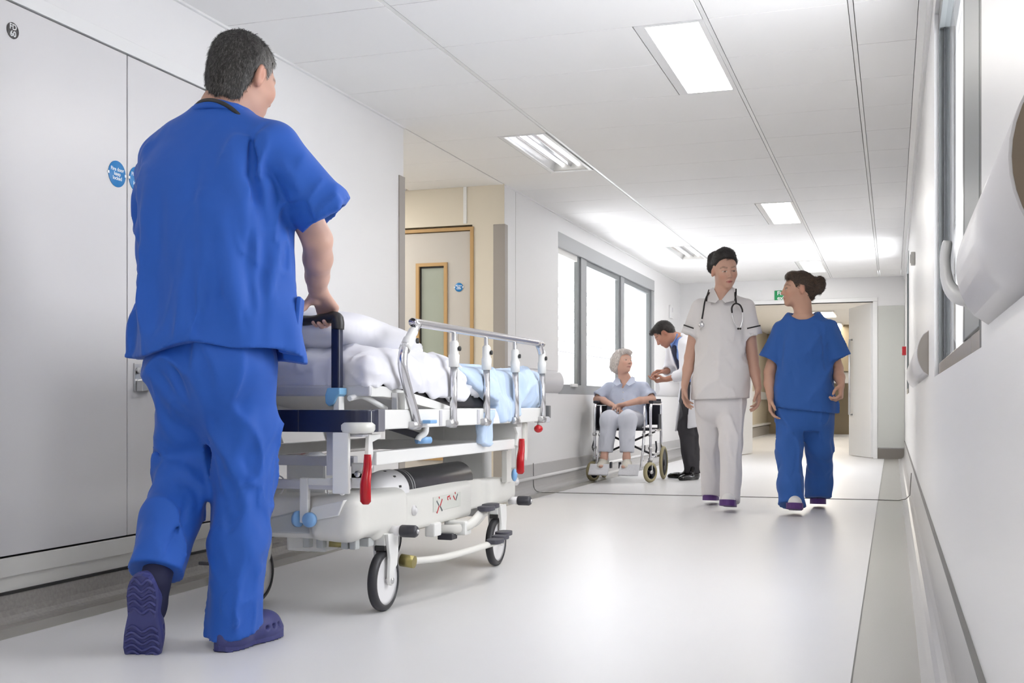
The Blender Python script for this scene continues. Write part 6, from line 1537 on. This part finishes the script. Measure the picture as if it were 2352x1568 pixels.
def str_(S):
    S.stack([(0.48, -0.542, 7.51, 0.03, 0.03), (0.55, -0.542, 7.51, 0.13, 0.095), (0.63, -0.542, 7.51, 0.166, 0.116), (0.75, -0.542, 7.51, 0.168, 0.116), (0.85, -0.542, 7.51, 0.15, 0.10)], 0.03)
    G = SDF(S.vox); G.chain([(-0.622, 7.50, 0.62), (-0.632, 7.42, 0.40), (-0.612, 7.34, 0.18), (-0.600, 7.30, 0.0)], [0.095, 0.082, 0.080, 0.086], 0.03); S.later.append(lambda: S.trim((-0.6, 7.30, 0.058), (0, -0.45, -1), -9, 7.52, 1)); S.group(G, 0.03)
    G = SDF(S.vox); G.chain([(-0.462, 7.51, 0.62), (-0.448, 7.57, 0.40), (-0.455, 7.68, 0.18), (-0.47, 7.74, 0.02)], [0.095, 0.084, 0.082, 0.084], 0.03); S.later.append(lambda: S.trim((-0.47, 7.72, 0.075), (0, -0.2, -1), 7.52, 99, 1)); S.group(G, 0.03)
    Fs = rnd_folds([(-0.622, 7.50, 0.62), (-0.632, 7.42, 0.40), (-0.602, 7.31, 0.06)], [(0.095, 0.095), (0.082, 0.082), (0.085, 0.085)], 20, 0.011, 0.011, 0.12, 0.7, 76) + rnd_folds([(-0.462, 7.51, 0.62), (-0.448, 7.57, 0.40), (-0.47, 7.72, 0.09)], [(0.095, 0.095), (0.084, 0.084), (0.084, 0.084)], 18, 0.011, 0.011, 0.12, 0.7, 77)
    S.disp.append(crumple(0.004, (16, 16, 11), 78)); S.disp.append(creases(0.0171, (10, 10, 6), 80)); S.disp.append(folds(Fs))
garment(0.0085, M_scrub2, 'trousers', stu, str_, 2, 'loose blue scrub trousers')
clog(stu, (-0.585, 7.40, 0.012), (0.03, -1, 0.13), (0, 0.13, 1), M_clogw, M_clogp, W=0.10, vox=0.006, tread=False, st=0.042, vents=False, uw=0.9, ow=1.05, side=-1)
clog(stu, (-0.475, 7.97, 0.010), (0.04, -1, 0.08), (0, 0.08, 1), M_clogw, M_clogp, W=0.10, vox=0.006, tread=False, st=0.042, vents=False, uw=0.9, ow=1.05)

# ------------------------------------------------------------------ wheelchair
M_chairb = mat('wheelchair_nylon_black', (0.018, 0.02, 0.03), 0.55)
M_tyreb = mat('wheelchair_tyre_beige', (0.40, 0.35, 0.20), 0.55)
M_foot = mat('footplate_silver', (0.62, 0.62, 0.64), 0.35, metal=0.3, noise=(70, 0.5, (0.48, 0.48, 0.52)))
wc = thing('wheelchair', 'chrome framed transit wheelchair with beige tyres by the window', 'wheelchair', (-2.30, 10.1, 0))
xa, xb = -2.55, -2.04
for sx, xx in ((-1, xa), (1, xb)):
    q = MB(); q.tube(smooth_path([(xx, 9.90, 0.16), (xx, 9.90, 0.40), (xx, 9.90, 0.62), (xx, 9.915, 0.675), (xx, 9.96, 0.695), (xx, 10.2, 0.695), (xx, 10.36, 0.695)], 5), 0.0125, 10); q.build('side_tube', M_chrome, wc)
    q = MB(); q.tube([(xx, 10.38, 0.14), (xx, 10.38, 0.715)], 0.0125, 10); q.build('back_tube', M_chrome, wc)
    q = MB(); q.tube([(xx, 9.90, 0.455), (xx, 10.38, 0.455)], 0.012, 10); q.build('seat_tube', M_chrome, wc)
    q = MB(); q.tube([(xx, 9.90, 0.22), (xx, 10.38, 0.22)], 0.012, 10); q.build('lower_tube', M_chrome, wc)
    q = MB(); q.box(xx - 0.022, xx + 0.022, 9.92, 10.28, 0.70, 0.725, 0.008); q.build('armrest_pad', M_chairb, wc)
    q = MB(); q.box(xx - 0.006, xx + 0.006, 9.93 if sx < 0 else 10.24, 10.36, 0.47, 0.68 if sx < 0 else 0.60, 0.003); q.build('side_panel', M_chairb, wc)
    ix = xx - sx * 0.055
    q = MB(); q.tube([(ix, 9.885, 0.46), (ix, 9.84, 0.30), (ix + -sx * 0.0, 9.74, 0.115)], 0.011, 10); q.build('footrest_tube', M_chrome, wc)
    q = MB(); q.tube([(ix, 9.90, 0.68), (ix, 9.895, 0.44)], 0.010, 10); q.build('arm_support', M_chrome, wc)
    # footplate
    fx = (-2.435 if sx < 0 else -2.185)
    q = MB(); q.box(-0.088, 0.088, -0.06, 0.06, -0.008, 0.008, 0.004, M=Matrix.Translation((fx - sx * -0.01, 9.635, 0.118)) @ Matrix.Rotation(R(48), 4, 'X')); q.build('footplate', M_foot, wc)
    q = MB(); q.box(fx - sx * 0.085 - 0.006, fx - sx * 0.085 + 0.006, 9.66, 9.72, 0.13, 0.185, 0.003); q.build('heel_stop', M_chairb, wc)
    # front castor
    cy, cr = (9.86, 0.090); cx = xx + sx * 0.005
    q = MB(); q.lathe([(0.062, -0.017), (0.078, -0.017), (cr, -0.008), (cr, 0.008), (0.078, 0.017), (0.062, 0.017), (0.062, -0.017)], (cx, cy, cr), (1, -0.5, 0), 32); ty = q.build('castor_tyre', M_tyreb, wc)
    q = MB(); q.lathe([(0.056, -0.010), (0.064, -0.010), (0.064, 0.010), (0.056, 0.010), (0.056, -0.010)], (cx, cy, cr), (1, -0.5, 0), 28); q.build('castor_rim', M_chairb, ty)
    for k_ in range(5):
        a = 2 * PI * k_ / 5 + 0.3; u_ = Vector((0.447, 0.894, 0)); q = MB(); c_ = Vector((cx, cy, cr)); q.tube([c_, c_ + (u_ * math.cos(a) + Vector((0, 0, 1)) * math.sin(a)) * 0.06], 0.009, 6); q.build('castor_spoke', M_chairb, ty)
    q = MB(); q.lathe([(0, -0.024), (0.016, -0.024), (0.016, 0.024), (0, 0.024)], (cx, cy, cr), (1, -0.5, 0), 14); q.build('castor_hub', M_steel, ty)
    q = MB(); q.tube([(xx, 9.90, 0.20), (xx, 9.90, 0.175)], 0.018, 10); q.build('castor_housing', M_steel, wc)
    for s2 in (-1, 1):
        q = MB(); o_ = Vector((1, -0.5, 0)).normalized() * 0.022 * s2; q.tube([Vector((xx, 9.885, 0.185)) + o_, Vector((cx, cy, cr)) + o_], 0.007, 6); q.build('castor_fork', M_steel, wc)
    # rear wheel
    rx_ = xx + sx * 0.028; q = MB(); q.lathe([(0.125, -0.014), (0.142, -0.014), (0.152, -0.007), (0.152, 0.007), (0.142, 0.014), (0.125, 0.014), (0.125, -0.014)], (rx_, 10.36, 0.152), 'x', 36); ty = q.build('rear_tyre', M_tyreb, wc)
    q = MB(); q.lathe([(0, -0.012), (0.03, -0.012), (0.03, -0.004), (0.126, -0.006), (0.126, 0.006), (0.03, 0.004), (0.03, 0.012), (0, 0.012)], (rx_, 10.36, 0.152), 'x', 30); q.build('rear_wheel_disc', M_chairb, ty)
    # brake and footrest catch details
    q = MB(); q.tube([(xx + sx * 0.03, 9.99, 0.36), (xx + sx * 0.04, 9.97, 0.30), (xx + sx * 0.03, 9.99, 0.26)], 0.008, 8); q.build('brake_lever', M_chairb, wc)
    for zz in (0.42, 0.30, 0.20):
        q = MB(); q.lathe([(0.019, -0.012), (0.019, 0.012), (0, 0.014)], (xx, 9.895, zz), 'z', 12); q.build('tube_clamp', M_steel, wc)
        q = MB(); q.lathe([(0.014, -0.010), (0.014, 0.010), (0, 0.012)], (ix, 9.86 if zz > 0.25 else 9.80, zz), 'z', 12); q.build('tube_clamp', M_steel, wc)
    q = MB(); q.box(ix - 0.014, ix + 0.014, 9.85, 9.88, 0.27, 0.33, 0.006); q.build('footrest_catch', M_chairb, wc)
q = MB(); q.box(xa + 0.012, xb - 0.012, 9.91, 10.36, 0.455, 0.475, 0.008); q.build('seat', M_chairb, wc)
q = MB(); q.box(xa, xb, 10.372, 10.388, 0.50, 0.74, 0.006); q.build('backrest', M_chairb, wc)
for a_, b_ in (((xa, 10.1, 0.22), (xb, 10.1, 0.445)), ((xb, 10.13, 0.22), (xa, 10.13, 0.445))):
    q = MB(); q.tube([a_, b_], 0.010, 8); q.build('cross_brace', M_dkgrey, wc)

# ------------------------------------------------------------------ elderly woman in the wheelchair
M_blouse = mat('blouse_pale_blue', (0.60, 0.66, 0.82), 0.8)
M_trl = mat('trousers_pale', (0.66, 0.68, 0.76), 0.8)
M_shob = mat('shoe_cream', (0.66, 0.63, 0.56), 0.6)
old = thing('person', 'white-haired elderly woman in pale blue sitting in the wheelchair', 'person', (-2.32, 10.1, 0))
HO = Head((-2.345, 10.13, 1.075), basis(232, -12, -4), 0.97, True)
skin_o = (0.66, 0.40, 0.31)
S = SDF(0.007); HO.add(S)
S.cone((-2.335, 10.19, 0.90), HO.w((0, -0.03, -0.04)), 0.050, 0.048, 0.03); S.cone((-2.335, 10.18, 0.84), (-2.335, 10.18, 0.92), 0.075, 0.05, 0.04)
S.stack([(0.52, -2.33, 10.22, 0.13, 0.10), (0.7, -2.33, 10.22, 0.12, 0.09), (0.82, -2.33, 10.20, 0.14, 0.08), (0.88, -2.335, 10.19, 0.08, 0.05)], 0.03)
limb(S, [(-2.50, 10.20, 0.83), (-2.585, 10.13, 0.735)], [0.045, 0.038]); limb(S, [(-2.585, 10.13, 0.735), (-2.50, 10.02, 0.725), (-2.405, 9.93, 0.690)], [0.036, 0.033, 0.024])
limb(S, [(-2.16, 10.20, 0.83), (-2.075, 10.13, 0.735)], [0.045, 0.038]); limb(S, [(-2.075, 10.13, 0.735), (-2.16, 10.01, 0.725), (-2.265, 9.92, 0.695)], [0.036, 0.033, 0.024])
hand(S, (-2.403, 9.925, 0.690), (0.85, -0.35, -0.35), (0.1, -0.2, -1), 1, [(25, 30, 15), (28, 32, 15), (30, 34, 15), (34, 34, 15)], 0.88)
hand(S, (-2.268, 9.915, 0.697), (-0.9, -0.25, -0.22), (-0.1, -0.2, -1), -1, [(18, 24, 12), (20, 26, 12), (24, 28, 12), (26, 28, 12)], 0.88)
for kx, ax_ in ((-2.405, -2.432), (-2.235, -2.228)):
    S.chain([(kx, 10.15, 0.53), (kx, 9.83, 0.55), (ax_, 9.77, 0.22), (ax_, 9.755, 0.155)], [0.06, 0.05, 0.030, 0.027], 0.03)
    S.ell((ax_, 9.70, 0.145), (0.03, 0.075, 0.022), 0.02)
S.build('body', M_skin, old, cols=lambda V: HO.cols(V, skin_o, lip=(0.5, 0.2, 0.18), brow=(0.5, 0.42, 0.36), closed=0.5, cheek=0.2), relax=1)
S = SDF(0.008); k = HO.s
S.ell(HO.w((0, -0.018, 0.036)), np.array([0.090, 0.108, 0.096]) * k, 0, 'u', HO.B)
S.ell(HO.w((0.0, -0.062, -0.015)), np.array([0.095, 0.070, 0.085]) * k, 0.04, 'u', HO.B)
S.ell(HO.w((0.0, 0.05, 0.092)), np.array([0.07, 0.045, 0.03]) * k, 0.03, 'u', HO.B)
def hlo(P):
    q = HO.loc(P); z = np.interp(q[:, 1], [-0.12, -0.055, -0.015, 0.012, 0.03, 0.05, 0.068, 0.09], [-0.10, -0.10, -0.065, -0.03, 0.0, 0.04, 0.068, 0.07])
    return (z - q[:, 2]) * 0.7
S._add(hlo, (-9,) * 3, (9,) * 3, 'i', 0.008); S.d(crumple(0.006, (55, 55, 50), 24))
def white_col(P, g):
    b = 0.62 + 0.25 * g.uniform(0, 1, len(P)); return np.stack([b, b * 0.92, b * 0.88], 1)
crO = HO.w((0, -0.03, 0.13))
hair_obj('hair', S, old, white_col, lambda P: (P - crO) * 6 + np.array([0, 0, -0.4]), 1500, 0.035, 0.0022, 0.10, jit=0.3, label='short white hair')
def otop(S):
    S.stack([(0.50, -2.325, 10.20, 0.195, 0.155), (0.62, -2.325, 10.20, 0.185, 0.145), (0.74, -2.33, 10.205, 0.175, 0.128), (0.82, -2.332, 10.20, 0.165, 0.10), (0.875, -2.335, 10.19, 0.11, 0.075), (0.915, -2.335, 10.19, 0.07, 0.062)], 0.02)
    S.cone((-2.36, 10.19, 0.855), (-2.49, 10.20, 0.835), 0.055, 0.055, 0.03); S.cone((-2.31, 10.19, 0.855), (-2.17, 10.20, 0.835), 0.055, 0.055, 0.03)
    sleeve(S, (-2.49, 10.20, 0.835), (-2.575, 10.13, 0.755), 0.058, 0.062, 0.014, 0.03, depth=0.05); sleeve(S, (-2.17, 10.20, 0.835), (-2.085, 10.13, 0.755), 0.058, 0.062, 0.014, 0.03, depth=0.05)
    S.disp.append(crumple(0.003, (18, 18, 14), 81)); S.disp.append(creases(0.0102, (9, 9, 6), 85)); S.disp.append(folds(rnd_folds([(-2.325, 10.20, 0.52), (-2.33, 10.2, 0.85)], [(0.19, 0.15), (0.15, 0.10)], 22, 0.008, 0.012, 0.12, 0.5, 82) + [([(-2.325, 10.06, 0.86), (-2.325, 10.05, 0.62)], 0.004, 0.01)]))
    S.later.append(lambda: S.cone((-2.325, 10.02, 0.94), (-2.327, 10.08, 0.83), 0.055, 0.008, 0.004, 's'))
ot = garment(0.010, M_blouse, 'blouse', old, otop, 2, 'pale blue short-sleeved blouse')
for sg in (-1, 1):
    cx = -2.327; pts = [(cx + sg * 0.055, 10.17, 0.945), (cx + sg * 0.022, 10.075, 0.875), (cx + sg * 0.055, 10.060, 0.855), (cx + sg * 0.105, 10.09, 0.885), (cx + sg * 0.085, 10.16, 0.935)]
    n_ = Vector((sg * 0.25, -0.8, 0.5)).normalized() * 0.007; vs = [Vector(p) for p in pts] + [Vector(p) + n_ for p in pts]
    q = MB(); q.add(vs, [(0, 1, 2, 3, 4), (9, 8, 7, 6, 5)] + [(i, (i + 1) % 5, 5 + (i + 1) % 5, 5 + i) for i in range(5)]); q.build('collar', M_blouse, ot)
for zz in (0.80, 0.74, 0.68):
    q = MB(); q.ball((-2.326, 10.062 if zz > 0.75 else 10.052, zz), 0.006, 8); q.build('button', M_white, ot)
def otr(S):
    S.ell((-2.32, 10.22, 0.545), (0.18, 0.14, 0.085), 0.03)
    for kx, ax_ in ((-2.405, -2.430), (-2.235, -2.230)):
        G = SDF(S.vox); G.chain([(kx, 10.18, 0.55), (kx, 9.84, 0.555), (ax_, 9.785, 0.15)], [0.092, 0.074, 0.062], 0.05); S.group(G, 0.02)
        S.later.append(lambda ax_=ax_: S.trim((ax_, 9.78, 0.265), (0, -0.1, -1), ax_ - 0.1, ax_ + 0.1)); S.later.append(lambda ax_=ax_: S.cone((ax_, 9.79, 0.30), (ax_, 9.78, 0.2), 0.034, 0.040, 0, 's'))
        S.disp.append(folds(rnd_folds([(kx, 9.84, 0.52), (ax_, 9.785, 0.28)], [(0.075, 0.075), (0.062, 0.062)], 12, 0.007, 0.010, 0.13, 0.4, int(-ax_ * 1000))))
    S.disp.append(crumple(0.003, (18, 18, 12), 84)); S.disp.append(creases(0.0085, (10, 10, 4), 86))
garment(0.010, M_trl, 'trousers', old, otr, 2, 'pale cropped trousers')
shoe(old, (-2.432, 9.84, 0.128), (-0.05, -1, 0), (0, 0, 1), M_shob, 0.20, 0.085, h=0.05); shoe(old, (-2.228, 9.84, 0.128), (0.05, -1, 0), (0, 0, 1), M_shob, 0.20, 0.085, h=0.05)

# ------------------------------------------------------------------ doctor bending towards her
M_coat = mat('coat_white', (0.80, 0.80, 0.84), 0.75); M_shirt = mat('shirt_blue', (0.22, 0.36, 0.78), 0.75); M_tie = mat('tie_navy', (0.012, 0.016, 0.05), 0.6)
M_trd = mat('trousers_charcoal', (0.045, 0.043, 0.05), 0.7); M_shod = mat('shoe_black', (0.015, 0.014, 0.016), 0.15)
doc = thing('person', 'dark-haired doctor in white coat and tie bending towards the wheelchair', 'person', (-1.76, 10.42, 0))
HD = Head((-2.005, 10.37, 1.34), basis(100, 44, 8), 1.0)
skin_d = (0.48, 0.24, 0.17)
S = SDF(0.007); HD.add(S)
S.cone((-1.885, 10.42, 1.285), HD.w((0, -0.03, -0.04)), 0.056, 0.054, 0.03)
S.chain([(-1.70, 10.44, 0.95), (-1.80, 10.44, 1.18), (-1.885, 10.42, 1.28)], [0.11, 0.11, 0.07], 0.04)
limb(S, [(-1.79, 10.28, 1.20), (-1.775, 10.17, 0.97)], [0.042, 0.034]); limb(S, [(-1.775, 10.17, 0.97), (-1.85, 10.16, 0.945), (-1.945, 10.15, 0.918)], [0.033, 0.031, 0.025])
limb(S, [(-1.955, 10.50, 1.20), (-1.975, 10.47, 1.03)], [0.042, 0.034]); limb(S, [(-1.975, 10.47, 1.03), (-1.98, 10.42, 1.01), (-1.99, 10.36, 0.995)], [0.033, 0.031, 0.025])
hand(S, (-1.955, 10.15, 0.915), (-0.9, -0.2, -0.1), (0.0, 0.3, 1), -1, [(20, 25, 15), (60, 70, 40), (62, 70, 40), (64, 70, 40)], 0.95)
hand(S, (-1.985, 10.355, 0.995), (-0.9, -0.15, -0.05), (0.1, -0.25, -1), 1, [(25, 28, 15), (28, 30, 15), (34, 34, 20), (38, 34, 20)], 0.95)
S.build('body', M_skin, doc, cols=lambda V: HD.cols(V, skin_d, brow=(0.03, 0.02, 0.016), closed=0.8), relax=1)
S = SDF(0.008); k = HD.s
S.ell(HD.w((0, -0.014, 0.038)), np.array([0.080, 0.101, 0.090]) * k, 0, 'u', HD.B); S.ell(HD.w((0, -0.05, -0.01)), np.array([0.064, 0.056, 0.062]) * k, 0.03, 'u', HD.B); S.ell(HD.w((0, 0.06, 0.092)), np.array([0.055, 0.04, 0.028]) * k, 0.03, 'u', HD.B)
def hld(P):
    q = HD.loc(P); z = np.interp(q[:, 1], [-0.12, -0.05, -0.036, -0.022, 0.010, 0.024, 0.040, 0.06, 0.085], [-0.075, -0.07, -0.045, 0.022, 0.028, -0.008, 0.032, 0.066, 0.075])
    return (z - q[:, 2]) * 0.7
S._add(hld, (-9,) * 3, (9,) * 3, 'i', 0.006); S.d(crumple(0.003, (80, 80, 80), 34))
crD = HD.w((0, -0.05, 0.12))
hair_obj('hair', S, doc, lambda P, g: np.stack([0.016 + 0.02 * g.uniform(0, 1, len(P)) ** 2] * 3, 1) * np.array([1, 0.8, 0.75]), lambda P: (P - crD) * 6, 1600, 0.022, 0.0018, 0.10, jit=0.3, label='short dark hair')
FD = np.array([-0.62, -0.78, 0.0]); SD = np.array([0.78, -0.62, 0.0])
def dshirt(S):
    S.chain([(-1.72, 10.43, 0.92), (-1.815, 10.42, 1.17), (-1.885, 10.41, 1.275)], [0.125, 0.125, 0.07], 0.05)
sh_ = garment(0.010, M_shirt, 'shirt', doc, dshirt, 2, 'blue shirt')
q = MB(); 
def pf(z, off=0.0): # point on the shirt front at height z
    t_ = (z - 0.92) / 0.25; c_ = np.array([-1.72, 10.43]) * (1 - t_) + np.array([-1.815, 10.42]) * t_
    return c_ + FD[:2] * (0.132 + off)
tp_ = [(*pf(z, -0.05 if z > 1.2 else 0.0), z) for z in (1.245, 1.20, 1.10, 1.0, 0.93)]
q.tube(smooth_path(tp_, 4), [0.016] + [0.018 + 0.0012 * i for i in range(15)] + [0.012], 8, flat=(1.3, 0.35)); q.build('tie', M_tie, doc)
q = MB(); cpt = [(-1.955, 10.35, 1.255), (-1.935, 10.33, 1.225), (-1.90, 10.31, 1.27), (-1.875, 10.33, 1.335), (-1.895, 10.36, 1.345)]
vs = [Vector(p) for p in cpt] + [Vector(p) + Vector((0.003, 0.008, 0.003)) for p in cpt]; q.add(vs, [(0, 1, 2, 3, 4), (9, 8, 7, 6, 5)] + [(i, (i + 1) % 5, 5 + (i + 1) % 5, 5 + i) for i in range(5)]); q.build('shirt_collar', M_shirt, sh_)
def dcoat(S):
    S.chain([(-1.70, 10.44, 0.92), (-1.80, 10.43, 1.17), (-1.87, 10.42, 1.265)], [0.155, 0.155, 0.085], 0.06)
    S.cone((-1.84, 10.42, 1.24), (-1.80, 10.30, 1.215), 0.08, 0.065, 0.04); S.cone((-1.84, 10.42, 1.24), (-1.94, 10.49, 1.215), 0.08, 0.065, 0.04)
    S.cone((-1.70, 10.44, 0.95), (-1.76, 10.43, 0.40), 0.155, 0.165, 0.05)
    S.later.append(lambda: S.cut((-1.76, 10.43, 0.47), (0.2, 0, -1)))
    # opening down the front
    def opening(P):
        cx = np.interp(P[:, 2], [0.4, 0.92, 1.17, 1.27], [-1.76, -1.70, -1.80, -1.87]); dx = P[:, 0] - cx; dy = P[:, 1] - 10.43
        return np.maximum(np.abs(dx * SD[0] + dy * SD[1]) - np.interp(P[:, 2], [0.4, 0.9, 1.15, 1.3], [0.075, 0.05, 0.06, 0.075]), 0.04 - (dx * FD[0] + dy * FD[1]))
    S.later.append(lambda: S._add(opening, (-3, 9, 0.3), (0, 12, 1.5), 's', 0.008))
    S.later.append(lambda: S.cone((-1.72, 10.43, 0.80), (-1.765, 10.43, 0.40), 0.125, 0.135, 0.0, 's'))
    G = SDF(S.vox); G.chain([(-1.795, 10.28, 1.20), (-1.775, 10.175, 0.975)], [0.066, 0.055], 0.02); S.group(G, 0.03); sleeve(S, (-1.775, 10.17, 0.968), (-1.915, 10.152, 0.925), 0.053, 0.050, 0.014, 0.03, depth=0.04)
    G = SDF(S.vox); G.chain([(-1.95, 10.50, 1.20), (-1.975, 10.475, 1.035)], [0.066, 0.054], 0.02); S.group(G, 0.03); sleeve(S, (-1.975, 10.472, 1.03), (-1.985, 10.385, 1.0), 0.052, 0.048, 0.014, 0.03, depth=0.04)
    S.disp.append(crumple(0.004, (18, 18, 12), 91)); S.disp.append(folds(rnd_folds([(-1.70, 10.44, 0.50), (-1.72, 10.44, 0.95)], [(0.16, 0.16), (0.155, 0.155)], 12, 0.008, 0.014, 0.2, 0.3, 92)))
garment(0.010, M_coat, 'coat', doc, dcoat, 2, 'long white coat')
def dtr(S):
    S.ell((-1.71, 10.44, 0.87), (0.13, 0.14, 0.10), 0.03)
    for hp_, kn_, an_ in (((-1.77, 10.38, 0.80), (-1.80, 10.38, 0.46), (-1.755, 10.40, 0.0)), ((-1.70, 10.50, 0.80), (-1.735, 10.46, 0.46), (-1.705, 10.36, 0.0))):
        G = SDF(S.vox); G.chain([hp_, kn_, an_], [0.092, 0.070, 0.058], 0.03); S.group(G, 0.02)
        S.disp.append(folds(rnd_folds([hp_, kn_, (an_[0], an_[1], 0.08)], [(0.09, 0.09), (0.07, 0.07), (0.06, 0.06)], 10, 0.006, 0.010, 0.15, 0.5, int(an_[1] * 1000))))
    S.disp.append(creases(0.0102, (12, 12, 6), 95)); S.later.append(lambda: S.trim((0, 0, 0.06), (0, 0, -1)))
garment(0.010, M_trd, 'trousers', doc, dtr, 2, 'charcoal trousers')
shoe(doc, (-1.735, 10.44, 0.0), (-0.93, 0.36, 0.0), (0, 0, 1), M_shod, 0.29, 0.095, h=0.08); shoe(doc, (-1.70, 10.42, 0.0), (-0.42, -0.90, 0.0), (0, 0, 1), M_shod, 0.29, 0.095, h=0.08)
